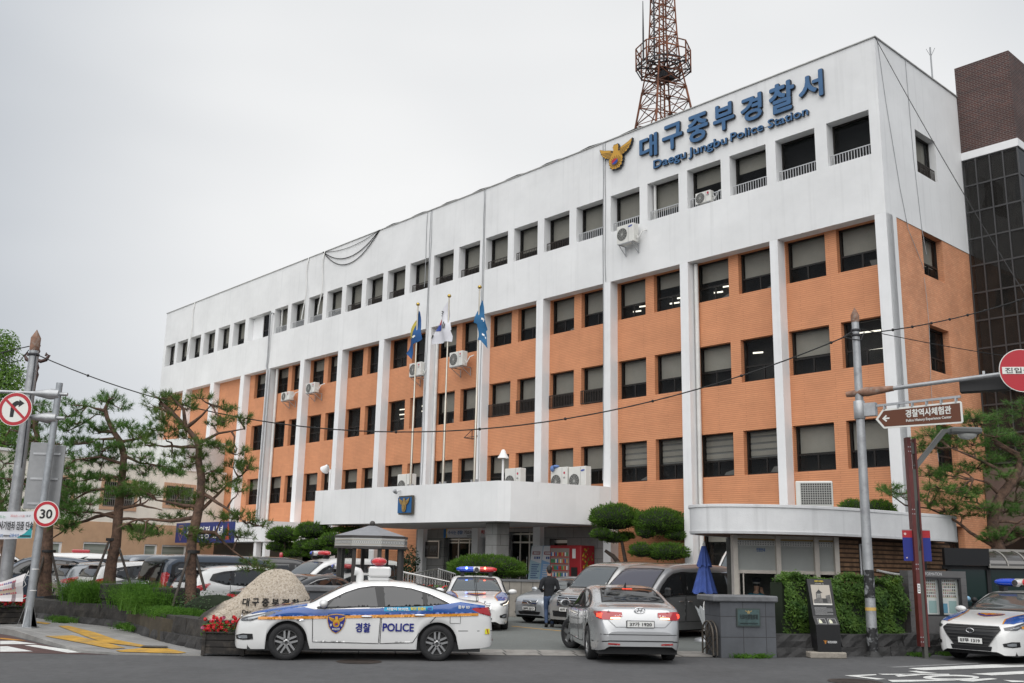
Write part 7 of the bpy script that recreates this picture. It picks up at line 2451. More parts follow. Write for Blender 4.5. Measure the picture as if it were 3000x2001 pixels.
for x in (-.45, .45): b_.bar((x, 0, .45), (x, 0, 0), .03); b_.bar((x, 0, 0), (x, -.5, 0), .03); b_.bar((x, -.5, 0), (x, 0, .45), .025)
for y, z in ((0, .45), (0, 0), (-.5, 0)): b_.bar((-.45, y, z), (.45, y, z), .03)
b_.build('frame', M_DSTEEL, t)

# ------------------------------------------------------------------ flagpoles and flags
M_POLE = mat('flagpole_steel', (.45, .42, .36), .3, metal=.8)
F7 = lambda x, y: (1150 + x / 7.467, 850 + y / 7.467)
def flag(lb, s_, ztop_, outline, pats, mats_, plb):
 o_ = 4.5
 P0 = FW(0, o_, 0)
 p = thing('flagpole', plb, 'flagpole', FW(s_, o_, 4.5), ST_R, 'flagpoles on the canopy')
 MB().tube([(0, 0, 0), (0, 0, 4), (0, 0, 4.02), (0, 0, ztop_ - 4.5)], [.055, .05, .04, .032], 10).build('pole', M_POLE, p)
 MB().ball((0, 0, ztop_ - 4.42), .085, mi=0).build('finial', mat('brass', (.5, .36, .1), .25, metal=.9), p)
 b_ = MB()
 for x in (-.14, .14): b_.box(x - .035, x + .035, -.05, .05, 0, .6)
 b_.build('pole_socket', M_GALV, p)
 f = thing('flag', lb, 'flag', FW(s_, o_, ztop_ - 1.0), ST_R, 'flags above the canopy')
 f0 = FW(s_, o_, ztop_ - 1.0)
 mb = MB()
 def loc(x, y):
  q = ROT.transposed() @ (onplane(*F7(x, y), P0, NV) - f0)
  return V((q.x, q.z))
 def lay(pts, lift, mi):
  poly = [loc(*q) for q in pts]
  bd = []
  n_ = len(poly)
  for i in range(n_):
   a, b = poly[i], poly[(i + 1) % n_]
   k = max(1, int((b - a).length / .1))
   bd += [a + (b - a) * j / k for j in range(k)]
  ins = list(bd)
  xs_ = [q.x for q in poly]; zs_ = [q.y for q in poly]
  for i in range(40):
   for j in range(40):
    q = V((min(xs_) + .1 * i, min(zs_) + .1 * j))
    if q.x < max(xs_) and q.y < max(zs_) and inside(q, poly) and min((q - e).length for e in bd) > .05: ins.append(q)
  m_ = len(bd)
  cc, ee, ff, *_ = delaunay_2d_cdt(ins, [(i, (i + 1) % m_) for i in range(m_)], [], 0, 1e-5)
  keep = [g for g in ff if inside((cc[g[0]] + cc[g[1]] + cc[g[2]]) / 3, poly)]
  mb.add([(q.x, -lift + .10 * sin(q.x * 7 + q.y * 1.3) + .04 * sin(q.y * 5), q.y) for q in cc], keep, mi, True)
 lay(outline, 0, 0)
 for k, (pts, mi) in enumerate(pats): lay(pts, .012 + .004 * k, mi)
 mb.build('cloth', mats_, f)
M_FB = mat('flag_blue', (.01, .075, .23), .75, var=.25, vscale=2.5)
M_FW = mat('flag_white', (.66, .66, .7), .75, var=.06, vscale=3)
M_FY = mat('flag_gold', (.42, .34, .05), .7, var=.3, vscale=9)
flag('dark blue flag with a gold eagle hanging on the left pole', 15.3, 13.04, [(556, 430), (520, 650), (450, 850), (380, 1080), (298, 1390), (385, 1512), (430, 1290), (480, 1190), (560, 1130), (618, 1060), (600, 900), (578, 700), (572, 480)],
  [([(516, 655), (528, 720), (500, 900), (475, 1080), (430, 1050), (385, 1060), (420, 940), (450, 850)], 1), ([(485, 1030), (520, 990), (535, 1010), (500, 1060)], 2)], [M_FB, M_FY, M_WHITEP], 'steel flagpole with brass ball carrying the gold eagle flag')
flag('white national flag with red and blue disc on the middle pole', 13.08, 13.01, [(1215, 240), (1150, 390), (1070, 580), (1000, 760), (940, 950), (850, 1205), (960, 1175), (1130, 1125), (1275, 1125), (1285, 1000), (1262, 880), (1275, 860), (1245, 640), (1222, 420)],
  [([(1042, 625), (1085, 680), (1094, 750), (1060, 735), (1030, 765), (1000, 758), (1015, 690)], 1), ([(1000, 760), (1030, 766), (1060, 736), (1094, 752), (1080, 830), (1040, 885), (960, 905), (975, 850)], 2)] +
  [([(x, y), (x + 45, y + 20), (x + 36, y + 42), (x - 9, y + 22)], 3) for x, y in ((1108, 460), (1092, 500), (1074, 542))] + [([(1165, 700), (1180, 702), (1162, 852), (1146, 848)], 3), ([(1190, 740), (1202, 742), (1192, 852), (1178, 850)], 3), ([(925, 985), (940, 1005), (912, 1075), (902, 1065)], 3)],
  [M_FW, M_RED, M_BLUE, M_INK], 'steel flagpole with brass ball carrying the white national flag')
flag('blue flag with white letters hanging on the right pole', 11.07, 13.02, [(1912, 190), (1880, 420), (1828, 720), (1880, 745), (1900, 1000), (1895, 1095), (1935, 1100), (2055, 1275), (2030, 1120), (1995, 900), (2030, 850), (2000, 650), (1960, 420), (1925, 230)],
  [([(1940, 600), (1975, 610), (1965, 650), (1935, 640)], 1), ([(1975, 625), (1990, 630), (1978, 690), (1965, 680)], 1), ([(1945, 935), (1975, 960), (1980, 1000), (1945, 980)], 1), ([(1985, 1000), (2010, 1040), (2012, 1072), (1990, 1030)], 1)],
  [mat('flag_teal', (.012, .11, .25), .75, var=.25, vscale=2.5), M_WHITEP], 'steel flagpole with brass ball carrying the blue lettered flag')
# floodlights on the canopy
def flood(lb, s_, o_, tilt):
 t = thing('floodlight', lb, 'floodlight', FW(s_, o_, 4.55), ST_R, 'floodlights on the canopy edge')
 MB().tube([(0, 0, 0), (0, 0, 1.35)], .045, 8).build('post', M_WHITEP, t)
 hd = MB().lathe([(.04, .1), (.08, .06), (.12, -.05), (.22, -.22), (.225, -.24)], 18, (0, 0, 0), 'z').build('lamp_head', M_WHITEP, t)
 hd.location = (-.0 if not tilt else -.3, 0, 1.5); hd.rotation_euler = (0, tilt, 0)
 q = MB().disc((0, 0, -.235), .21, V((1, 0, 0)), V((0, 1, 0)), 18); q.build('lens', mat('lens_green', (.4, .47, .45), .1), hd)
 if tilt: MB().bar((0, 0, 1.3), (-.25, 0, 1.55), .03).build('arm', M_GALV, t)
flood('floodlight on a short white post above the canopy corner', 9.15, 4.7, 0.)
flood('tilted floodlight on a white post at the canopy left end', 20.0, 5.6, .9)

# ------------------------------------------------------------------ gate pillars
M_GATE = brick_mat('gate_granite', (.085, .09, .10), (.075, .08, .09), (.03, .03, .032), .52, .42, .008, rough=.6, var=.25, bump=.3, offs=0)
M_GATE2 = mat('gate_cap', (.13, .133, .14), .55, var=.25, vscale=6)
def gate_pillar(lb, loc, rz, w_, d_, h_):
 t = thing('gate_pillar', lb, 'gate pillar', loc, rz, 'granite gate pillars')
 MB().box(0, w_, 0, d_, 0, h_ - .13).build('body', M_GATE, t)
 MB().bbox(-.16, w_ + .06, -.06, d_ + .06, h_ - .13, h_, .025).build('cap', M_GATE2, t)
 return t
gp = gate_pillar('grey granite gate pillar with a bronze name plaque, right of the gateway', (4.49, 21.66, 0), rad(12.4), 1.26, .8, 1.27)
b_ = MB().box(.36, .90, -.035, 0, .64, 1.01, 0).box(.385, .875, -.04, -.03, .665, .985, 1)
b_.text('大邱中部警察署', (.63, -.041, .84), X1, Z1, .42, .1, 2, bold=.02, lift=.002)
b_.text('DAEGU JUNGBU POLICE STATION', (.63, -.041, .70), X1, Z1, .40, .035, 2, bold=.02, lift=.002)
eagle(b_, (.63, -.042, .935), X1, Z1, .16, .07, 3, 2, 3, 3)
b_.build('plaque', [mat('plaque_rim', (.06, .075, .07), .5, metal=.3), mat('plaque_patina', (.05, .085, .085), .5, var=.3, vscale=9), mat('plaque_ink', (.02, .03, .03), .5), mat('plaque_gold', (.35, .27, .12), .4)], gp)
gate_pillar('grey granite gate pillar half hidden behind the police car roof', (-4.5, 23.4, 0), rad(8), 1.5, .8, 1.25)
t = thing('sliding_gate', 'folded steel gate end with an arched top against the right pillar', 'gate', (4.36, 21.95, 0), rad(102))
b_ = MB()
for y in (0, .09):
 pts = [(-.28, y, .05), (-.28, y, .45)] + [(-.28 + .28 * (1 - cos(a)), y, .45 + .28 * sin(a)) for a in [pi * k / 10 for k in range(1, 10)]] + [(.28, y, .45), (.28, y, .05)]
 b_.tube(pts, .02, 7)
 for k in range(6):
  a = pi * k / 6 + .2
  b_.bar((0, y, .4), (.26 * cos(a), y, .4 + .26 * sin(a)), .014)
 b_.bar((-.28, y, .1), (.28, y, .42), .016); b_.bar((.28, y, .1), (-.28, y, .42), .016)
b_.build('frame', mat('gate_steel', (.10, .085, .07), .5, metal=.4, var=.3), t)
MB().lathe([(.05, -.02), (.06, 0), (.05, .02)], 12, (-.2, .04, .06), 'y').build('wheel', M_BLACK, t)
# ------------------------------------------------------------------ guardhouse
gh = thing('guardhouse', 'gate guardhouse with a curved white canopy and brown slatted side', 'guardhouse', (0, 0, 0))
RF = [(5.5, 27.4), (4.85, 26.4), (4.6, 25.6), (4.68, 25.05), (5.05, 24.68), (5.7, 24.5), (6.6, 24.48), (7.5, 24.66), (8.6, 25.2), (10.4, 26.5), (12.45, 28.05), (11.7, 29.6), (8.0, 29.6)]
def smooth_pl(pts, n, i0, i1):
 out = []
 for i in range(len(pts) - 1):
  if i0 <= i < i1:
   p0, p1, p2, p3 = V(pts[max(i - 1, 0)]), V(pts[i]), V(pts[i + 1]), V(pts[min(i + 2, len(pts) - 1)])
   for k in range(n):
    t_ = k / n
    out.append(.5 * ((2 * p1) + (p2 - p0) * t_ + (2 * p0 - 5 * p1 + 4 * p2 - p3) * t_ ** 2 + (3 * p1 - p0 - 3 * p2 + p3) * t_ ** 3))
  else: out.append(V(pts[i]))
 out.append(V(pts[-1]))
 return out
RS = smooth_pl(RF, 6, 0, 10)
mb = MB()
n_ = len(RS)
def ringz(z, off):
 cxm = sum((p for p in RS), V((0, 0))) / n_
 return [tuple(p + (p - cxm).normalized() * off) + (z,) for p in RS]
lev = [(2.66, -.12), (2.66, .0), (2.72, .02), (2.72, .0), (3.28, 0), (3.30, .035), (3.36, .035), (3.37, -.02), (3.37, -.16), (3.2, -.17)]
vs = [p for z, o_ in lev for p in ringz(z, o_)]
fs = [(j * n_ + i, j * n_ + (i + 1) % n_, (j + 1) * n_ + (i + 1) % n_, (j + 1) * n_ + i) for j in range(len(lev) - 1) for i in range(n_)]
mb.add(vs, fs, 0)
mb.build('canopy', mat('canopy_render', (.64, .645, .65), .8, var=.06, streak=.34, bump=.2, bscale=40), gh)
MB().poly([p[:2] + (3.2,) for p in ringz(0, -.16)]).build('roof', MATS['roof_deck'], gh)
MB().poly([p[:2] + (2.665,) for p in ringz(0, -.1)]).build('soffit', mat('soffit_wood', (.2, .1, .06), .8), gh)
GA, GB, GC = V((5.62, 25.45)), V((8.35, 25.85)), V((12.7, 29.2))
def gw(t_, o_=0.): 
 u_ = (GB - GA).normalized(); p = GA + (GB - GA) * t_ + V((u_.y, -u_.x)) * o_
 return p
M_MUL = mat('steel_mullion', (.50, .46, .41), .4, metal=.1, var=.15)
def mull(t_, w_=.06):
 p = gw(t_); u_ = (GB - GA).normalized() * w_; v_ = V((u_.y, -u_.x)).normalized() * .09
 return [(p + s1 * u_ + s2 * v_).to_tuple() for s1, s2 in ((-1, -1), (1, -1), (1, 1), (-1, 1))]
for t_ in (.02, .43, .80, .995):
 MB().prism(mull(t_), 2.66, 'z').build('mullion', M_MUL, gh)
for i, (a, b) in enumerate(((.04, .41), (.45, .78), (.82, .975))):
 P = lambda t_, z, o_=0.: tuple(gw(t_, o_)) + (z,)
 f = MB()
 for z0, z1 in ((1.72, 1.8), (.86, .92), (2.58, 2.66)):
  f.add([P(a, z0, .03), P(b, z0, .03), P(b, z1, .03), P(a, z1, .03), P(a, z0, -.03), P(b, z0, -.03), P(b, z1, -.03), P(a, z1, -.03)], [(0, 1, 2, 3), (4, 5, 6, 7), (3, 2, 6, 7), (0, 1, 5, 4)])
 if i == 0:
  pass
 sa = f if i else MB()
 wo = f.build('window', M_MUL, gh)
 if i == 0:
  for t_ in (a + .01, a + .05): MB().add([P(t_, .92, .02), P(t_ + .012, .92, .02), P(t_ + .012, 1.72, .02), P(t_, 1.72, .02)], [(0, 1, 2, 3)]).build('sash', M_MUL, wo)
 MB().quad(P(a, 1.8), P(b, 1.8), P(b, 2.58), P(a, 2.58)).build('frosted_pane', leaf_mat('frosted_film', (.44, .46, .44), (.5, .52, .5), 1., rough=.3, trans=.4), wo)
 MB().quad(P(a, .92), P(b, .92), P(b, 1.72), P(a, 1.72)).facing((0, -1, 0)).build('pane', glass_mat('booth_glass', (.02, .03, .03), .96, 1.35), wo)
 bd = MB().quad(P(a, 2.40, .012), P(b, 2.40, .012), P(b, 2.52, .012), P(a, 2.52, .012), 0).quad(P(a, 2.535, .012), P(b, 2.535, .012), P(b, 2.575, .012), P(a, 2.575, .012), 2)
 k = a + .01
 while k < b - .012:
  for z in (2.42, 2.475): bd.quad(P(k, z, .015), P(k + .011, z, .015), P(k + .011, z + .03, .015), P(k, z + .03, .015), 1)
  k += .024
 if i == 0: bd.text('민원안내', tuple(gw(.27, .012)) + (2.3,), V((*(GB - GA).normalized(), 0)), Z1, .22, .09, 3, bold=.02, lift=.002)
 bd.build('pattern_band', [mat('band_white', (.5, .5, .48), .5), mat('band_grey', (.18, .18, .18), .6), mat('band_gold', (.3, .2, .06), .5), mat('band_blue2', (.06, .13, .3), .5)], wo)
MB().add([tuple(GA) + (0,), tuple(GB) + (0,), tuple(GB) + (.86,), tuple(GA) + (.86,)], [(0, 1, 2, 3)]).build('sill_wall', M_TILE, gh)
lf = V((6.45, 28.9))
MB().add([tuple(GA) + (0,), tuple(lf) + (0,), tuple(lf) + (2.66,), tuple(GA) + (2.66,)], [(0, 1, 2, 3)]).build('side_wall', leaf_mat('booth_side', (.25, .26, .25), (.3, .31, .3), 1., rough=.3, trans=.5), gh)
MB().add([(6.0, 27.9, .0), (9.5, 28.4, 0), (9.5, 28.4, 2.66), (6.0, 27.9, 2.66)], [(0, 1, 2, 3)]).add([(5.6, 25.5, .02), (9.5, 26, .02), (9.5, 28.4, .02), (6, 28, .02)], [(0, 1, 2, 3)]).build('interior', mat('booth_inside', (.2, .2, .19), .9, var=.4, vscale=2), gh)
M_SLAT = mat('cedar_slat', (.21, .115, .06), .8, var=.4, vscale=4, dirt=(.06, .035, .02), dscale=3, damt=.6)
ud = (GC - GB).normalized(); nd = V((ud.y, -ud.x))
sl, bk = MB(), MB()
LW = (GC - GB).length
for r in range(20):
 z = .45 + .115 * r
 if z > 2.6: break
 for a, b in ((0, .95), (1.35, LW)):
  p, q = GB + ud * a, GB + ud * b
  sl.add([tuple(p + nd * o_) + (zz,) for zz in (z, z + .075) for o_ in (0, .03)] + [tuple(q + nd * o_) + (zz,) for zz in (z, z + .075) for o_ in (0, .03)], [(0, 1, 3, 2), (4, 5, 7, 6), (0, 1, 5, 4), (2, 3, 7, 6), (1, 3, 7, 5), (0, 2, 6, 4)])
p, q = GB, GC
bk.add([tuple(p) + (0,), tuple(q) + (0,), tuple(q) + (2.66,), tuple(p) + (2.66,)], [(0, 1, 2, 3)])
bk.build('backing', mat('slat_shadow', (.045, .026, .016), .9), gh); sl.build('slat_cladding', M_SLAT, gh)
p, q = GB + ud * 1.0 + nd * .02, GB + ud * 1.3 + nd * .02
wo = MB().add([tuple(p) + (.6,), tuple(q) + (.6,), tuple(q) + (2.5,), tuple(p) + (2.5,)], [(0, 1, 2, 3)]).build('door', mat('door_dark', (.03, .035, .03), .3), gh)
f = MB()
for w0 in (p, p.lerp(q, .35), q): f.bar(tuple(w0 + nd * .02) + (.6,), tuple(w0 + nd * .02) + (2.5,), .04)
f.bar(tuple(p + nd * .02) + (2.5,), tuple(q + nd * .02) + (2.5,), .04); f.build('frame', M_RAILW, wo)
MB().tube([tuple(GB + ud * 1.7 + nd * .06) + (1.85,), tuple(GB + ud * 2.3 + nd * .1) + (1.78,), tuple(GB + ud * 3.0 + nd * .08) + (1.74,), tuple(GB + ud * 3.6 + nd * .08) + (1.86,)], .035, 7).build('loose_pipe', M_PIPEW, gh)

# ------------------------------------------------------------------ parasol, clear umbrella
ps = thing('parasol', 'closed blue parasol standing in the yard by the gate pillar', 'parasol', (5.08, 26.28, 0))
MB().lathe([(.30, 0), (.30, .05), (.27, .08), (.1, .12), (.04, .16)], 24).build('base', M_GALV, ps)
MB().tube([(0, 0, .1), (-.02, 0, 2.45)], .024, 10).build('pole', mat('pole_cream', (.5, .47, .4), .5), ps)
def pleat(r0, z0, r1, z1, mb, n=44, amp=.22, seedp=0.):
 rows = []
 for k in range(7):
  f_ = k / 6
  z = z0 + (z1 - z0) * f_; r = r0 + (r1 - r0) * f_ ** .9
  rows.append([((r * (1 + amp * (.3 + .7 * f_) * sin(11 * 2 * pi * i / n + seedp))) * cos(2 * pi * i / n) - .008, (r * (1 + amp * (.3 + .7 * f_) * sin(11 * 2 * pi * i / n + seedp))) * sin(2 * pi * i / n), z - (.03 * sin(5.5 * 2 * pi * i / n) if k == 6 else 0)) for i in range(n)])
 vs = [p for r in rows for p in r]
 mb.add(vs, [(j * n + i, j * n + (i + 1) % n, (j + 1) * n + (i + 1) % n, (j + 1) * n + i) for j in range(6) for i in range(n)], 0, True)
M_PAR = mat('parasol_blue', (.045, .085, .30), .8, var=.25, vscale=5)
mb = MB(); pleat(.055, 2.38, .17, 1.87, mb); pleat(.1, 1.95, .28, 1.2, mb, seedp=1.)
mb.build('canopy', M_PAR, ps)
MB().lathe([(.03, 2.38), (.035, 2.42), (.018, 2.5), (.001, 2.52)], 10).build('finial', M_WHITEP, ps)
um = thing('clear_umbrella', 'translucent white umbrella hung upside down on the parasol pole', 'umbrella', (5.0, 26.1, 0))
mb = MB(); n_ = 32
rows = [[(r * (1 + .18 * sin(8 * 2 * pi * i / n_)) * cos(2 * pi * i / n_), r * (1 + .18 * sin(8 * 2 * pi * i / n_)) * sin(2 * pi * i / n_), z + (.05 * sin(8 * 2 * pi * i / n_) if r > .19 else 0)) for i in range(n_)] for r, z in ((.01, .36), (.06, .5), (.12, .66), (.2, .84))]
vs = [p for r in rows for p in r]
mb.add(vs, [(j * n_ + i, j * n_ + (i + 1) % n_, (j + 1) * n_ + (i + 1) % n_, (j + 1) * n_ + i) for j in range(3) for i in range(n_)], 0, True)
mb.build('canopy', mat('vinyl', (.55, .57, .58), .2), um)
MB().tube([(0, 0, .28), (0, 0, .92), (.02, 0, .99), (.06, 0, 1.0), (.08, 0, .95)], .011, 6).build('handle', M_WHITEP, um)

# ------------------------------------------------------------------ heritage information stand
ki = thing('information_stand', 'black angled information stand with an old tower photograph', 'information stand', (6.9, 22.12, 0), rad(5))
MB().bbox(-.44, .36, -.06, .42, 0, .13, .02).build('concrete_base', mat('concrete', (.3, .27, .23), .9, var=.3, vscale=5, dirt=(.1, .09, .08), dscale=5), ki)
PRF = [(0, .13), (0, .69), (.11, .83), (.13, .86), (.30, 1.64), (.38, 1.64), (.36, .13)]
kb_ = MB()
M_KB = mat('stand_black', (.012, .012, .013), .35)
xt = lambda z: -.065 * (z - .13) / 1.5
for i in range(len(PRF)):
 (y0, z0), (y1, z1) = PRF[i], PRF[(i + 1) % len(PRF)]
 kb_.quad((-.25 + xt(z0), y0, z0), (.27 + xt(z0) * .6, y0, z0), (.27 + xt(z1) * .6, y1, z1), (-.25 + xt(z1), y1, z1))
for sd in (0, 1): kb_.poly([((-.25 + xt(z)) if sd == 0 else (.27 + xt(z) * .6), y, z) for y, z in PRF])
kb_.build('body', M_KB, ki)
def kp(u_, v_, l_=.004):  # upper panel
 a, b = V((0, .13, .86)), V((0, .30, 1.64)); d_ = (b - a)
 p = a + d_ * v_; n_ = V((0, -d_.z, d_.y)).normalized()
 return p + V((u_ + .0 + xt(p.z) * .8, 0, 0)) + n_ * l_
UY = V((0, .17, .78)).normalized()
pn = MB()
def kq(u0, u1, v0, v1, mi, l_=.004): pn.poly([kp(u0, v0, l_), kp(u1, v0, l_), kp(u1, v1, l_), kp(u0, v1, l_)], mi)
kq(-.20, .22, .30, .84, 0)
kq(-.20, .22, .30, .35, 4, .006)
def blk(pts, mi, l_): pn.poly([kp(u_, v_, l_) for u_, v_ in pts], mi)
blk([(-.18, .34), (-.18, .44), (-.12, .46), (-.11, .62), (.0, .62), (.0, .48), (.1, .48), (.1, .55), (.2, .58), (.21, .34)], 1, .007)
blk([(-.115, .62), (-.04, .71), (-.038, .80), (-.034, .71), (.04, .62)], 2, .009)
blk([(-.09, .49), (-.09, .59), (-.01, .59), (-.01, .49)], 3, .009)
for x in (-.075, -.05, -.025): blk([(x, .49), (x, .57), (x + .01, .57), (x + .01, .49)], 2, .011)
blk([(.02, .36), (.02, .47), (.12, .47), (.12, .36)], 2, .009)
pn.text('경찰역사체험관', kp(.0, .94, .005), X1, UY, .2, .035, 5, bold=.03, lift=.001)
pn.text('(대구중부경찰서 1층)', kp(.0, .87, .005), X1, UY, .2, .028, 4, lift=.001)
pn.build('photo_panel', [mat('photo_sky', (.42, .38, .33), .5), mat('photo_mid', (.12, .115, .11), .5, var=.5, vscale=14), mat('photo_dark', (.03, .03, .03), .5), mat('photo_light', (.32, .31, .29), .5), mat('photo_white', (.62, .6, .56), .5), mat('sign_yellow', (.6, .45, .05), .5)], ki)
pn = MB()
for r in range(7):
 u_ = -.19
 while u_ < .2 - (.12 if r in (2, 6) else 0):
  w_ = rng.uniform(.008, .02)
  pn.poly([kp(u_, .04 + .03 * r), kp(u_ + w_, .04 + .03 * r), kp(u_ + w_, .056 + .03 * r), kp(u_, .056 + .03 * r)]); u_ += w_ + .004
pn.build('caption', mat('caption_grey', (.28, .28, .28), .6), ki)
pn = MB()
for cx_ in (-.115, .115):
 q = lambda u_, v_, l_: V((cx_ + u_, 0 + .11 * v_, .69 + .14 * v_)) + V((0, -.14, .11)).normalized() * l_
 pn.poly([q(-.095, .1, .004), q(.095, .1, .004), q(.08, .88, .004), q(-.095, .88, .004)], 0)
 pn.poly([q(-.085, .16, .006), q(.085, .16, .006), q(.07, .82, .006), q(-.085, .82, .006)], 1)
 pn.poly([q(-.07, .2, .008), q(-.0, .2, .008), q(-.005, .5, .008), q(-.035, .75, .008), q(-.06, .72, .008), q(-.072, .45, .008)], 2)
pn.build('desk_print', [mat('print_rim', (.3, .3, .3), .5), M_KB, mat('print_cream', (.55, .55, .42), .5)], ki)
pn = MB().text('대구중부경찰서', (.07, -.001, .335), X1, Z1, .2, .05, 0, bold=.04, lift=.003)
eagle(pn, (-.08, -.004, .335), X1, Z1, .08, .08, 1, 2, 1, 1)
pn.build('crest', [mat('print_grey', (.55, .55, .55), .5), mat('crest_orange', (.5, .2, .03), .5), M_LINE], ki)

# ------------------------------------------------------------------ notice board
nb = thing('notice_board', 'grey stone notice board with glazed sliding doors and posters', 'notice board', (9.42, 24.0, .40), rad(10))
M_NBG = mat('board_grey', (.11, .108, .108), .6, var=.15, vscale=3)
f = MB()
f.box(0, 1.5, 0, .35, 0, .43, 0)
f.box(0, 1.5, 0, .35, 1.32, 1.47, 0)
for k in range(5): f.box(0, .3, 0, .35, .435 + .177 * k, .435 + .177 * k + .172, 0); f.box(1.36, 1.5, 0, .35, .435 + .177 * k, .435 + .177 * k + .172, 0)
f.text('INFORMATION', (.62, -.001, 1.395), X1, Z1, .5, .07, 1, bold=.015, lift=.002)
f.text('대구중부경찰서', (.86, -.001, .24), X1, Z1, .28, .07, 1, bold=.03, lift=.002)
f.build('frame', [M_NBG, mat('print_grey', (.55, .55, .55), .5)], nb)
pp = MB().box(.3, 1.36, .15, .16, .43, 1.32, 0)
r_ = random.Random(15)
for x0, x1 in ((.34, .80), (.86, 1.32)):
 for row in range(6):
  z = 1.26 - .07 * row
  for k in range(9):
   x = x0 + .01 + (x1 - x0 - .02) * k / 9
   pp.box(x, x + .03, .146, .149, z - .045, z, r_.choice((1, 2, 2, 3)))
  if row % 2: pp.box(x0, x1, .1475, .1495, z - .055, z - .047, 4)
 pp.box(x0 + .02, x0 + .2, .144, .149, .5, .72, 5); pp.box(x0 + .24, x1 - .02, .144, .149, .5, .78, 6)
pp.build('posters', [mat('poster_paper', (.72, .74, .73), .7), mat('face_dark', (.08, .07, .06), .7), mat('face_tan', (.3, .24, .2), .7), mat('poster_pink', (.5, .3, .3), .7), mat('poster_yellow', (.5, .45, .2), .7), mat('poster_blue', (.15, .35, .5), .7), mat('poster_teal', (.35, .5, .5), .7)], nb)
for x0, x1 in ((.30, .83), (.83, 1.36)):
 d_ = MB()
 for a, b, c0, c1 in ((x0, x0 + .04, .43, 1.32), (x1 - .04, x1, .43, 1.32), (x0 + .04, x1 - .04, 1.28, 1.32), (x0 + .04, x1 - .04, .43, .47)): d_.box(a, b, .02, .06, c0, c1)
 wo = d_.build('door', mat('door_frame_dark', (.03, .03, .032), .4), nb)
 MB().quad((x0 + .04, .04, .47), (x1 - .04, .04, .47), (x1 - .04, .04, 1.28), (x0 + .04, .04, 1.28)).facing((0, -1, 0)).build('pane', glass_mat('board_glass', (.02, .02, .02), .97, 1.35), wo)

# ------------------------------------------------------------------ right signal pole with its signs
M_SPOLE = mat('pole_grey', (.36, .37, .38), .45, metal=.4, var=.2, vscale=3, dirt=(.22, .22, .23), dscale=5, damt=.5)
M_PEEL = mat('peeling_black', (.014, .014, .015), .6, dirt=(.34, .35, .36), dscale=5.5, damt=.95)
sp = thing('signal_pole', 'tall grey steel signal pole with peeling black paint at its foot', 'pole', (8.06, 22.77, 0))
MB().tube([(0, 0, .05), (0, 0, 3), (.02, 0, 7.6)], [.115, .105, .082], 20).build('pole', M_SPOLE, sp)
MB().lathe([(.09, 7.55), (.098, 7.6), (.095, 7.72), (.001, 7.92)], 14, (.02, 0, 0)).build('cap', mat('rust_cap', (.22, .12, .08), .8, var=.5, vscale=6, dirt=(.3, .28, .25), dscale=8), sp)
MB().lathe([(.1185, .06), (.118, .62)], 20).build('black_band', M_PEEL, sp)
MB().lathe([(.1135, 1.25), (.1125, 1.86)], 20).build('black_band', M_PEEL, sp)
MB().lathe([(.117, .98), (.117, 1.05)], 20).build('tape', mat('tape_yellow', (.55, .36, .1), .6), sp)
MB().lathe([(.2, 0), (.2, .025), (.16, .04), (.12, .12)], 16).build('foot', mat('foot_dark', (.03, .03, .03), .7), sp)
b_ = MB()
for k in range(4):
 a = pi / 4 + pi / 2 * k
 b_.add([(.11 * cos(a), .11 * sin(a), .3), (.2 * cos(a), .2 * sin(a), .03), (.11 * cos(a), .11 * sin(a), .03)], [(0, 1, 2)])
b_.build('gusset', MATS['foot_dark'], sp)
AE = V((10.75, 20.7, 6.02)) - V((8.06, 22.77, 0))
AS = V((0, 0, 5.86))
ad = (AE - AS).normalized()
MB().tube([AS - ad * .28, AS + ad * .2, AS + ad * .8], [.06, .11, .06], 10).build('arm_clamp', MATS['rust_cap'], sp)
MB().tube([AS + ad * .6, AE + ad * .7], [.05, .042], 12).build('arm', M_SPOLE, sp)
b_ = MB().lathe([(.118, 5.25), (.125, 5.26), (.125, 5.66), (.118, 5.67)], 18); b_.bar((.1, -.02, 5.46), (.32, -.2, 5.46), .16, .3)
b_.build('sign_clamp', M_GALV, sp)
b_ = MB()
for z in (7.2, 7.32): b_.lathe([(.095, z), (.11, z + .01), (.11, z + .05), (.095, z + .06)], 14, (.02, 0, 0))
b_.tube([(-.1, -.05, 7.3), (-.3, -.05, 7.18), (-.1, -.08, 7.12), (.1, -.1, 7.1), (.2, -.05, 7.3)], .014, 5); b_.build('cable_clamp', M_DSTEEL, sp)
ne = thing('no_entry_sign', 'round red no entry sign with Korean words on its white bar', 'sign', (10.78, 20.6, 6.03), rad(-8))
M_SREF = mat('sign_white', (.72, .72, .68), .4); M_SRED = mat('sign_red', (.42, .008, .02), .4)
b_ = MB().disc((0, 0, 0), .46, n=40, mi=0).disc((0, -.004, 0), .445, n=40, mi=1).box(-.40, .40, -.012, -.005, -.075, .075, 0)
b_.text('진입금지', (0, -.0125, 0), X1, Z1, .68, .115, 2, bold=.012, lift=.002)
b_.disc((0, .02, 0), .46, n=40, mi=3); b_.lathe([(.46, 0), (.462, .01), (.46, .02)], 40, (0, 0, 0), 'y', 3)
b_.build('plate', [M_SREF, M_SRED, M_INK, M_GALV], ne)
tl_ = thing('traffic_light', 'black traffic light housing seen edge-on above the no entry sign arm', 'traffic light', (10.35, 21.4, 5.86), rad(-30))
MB().bbox(-.5, .5, -.1, .12, -.16, .18, .02).build('housing', M_BLACK, tl_)
b_ = MB()
for x in (-.33, 0, .33): b_.lathe([(.13, .12), (.14, .32)], 14, (x, 0, .02), 'y')
b_.build('visor', M_BLACK, tl_)
MB().bar((0, 0, .18), (0, 0, .3), .05).build('hanger', M_GALV, tl_)
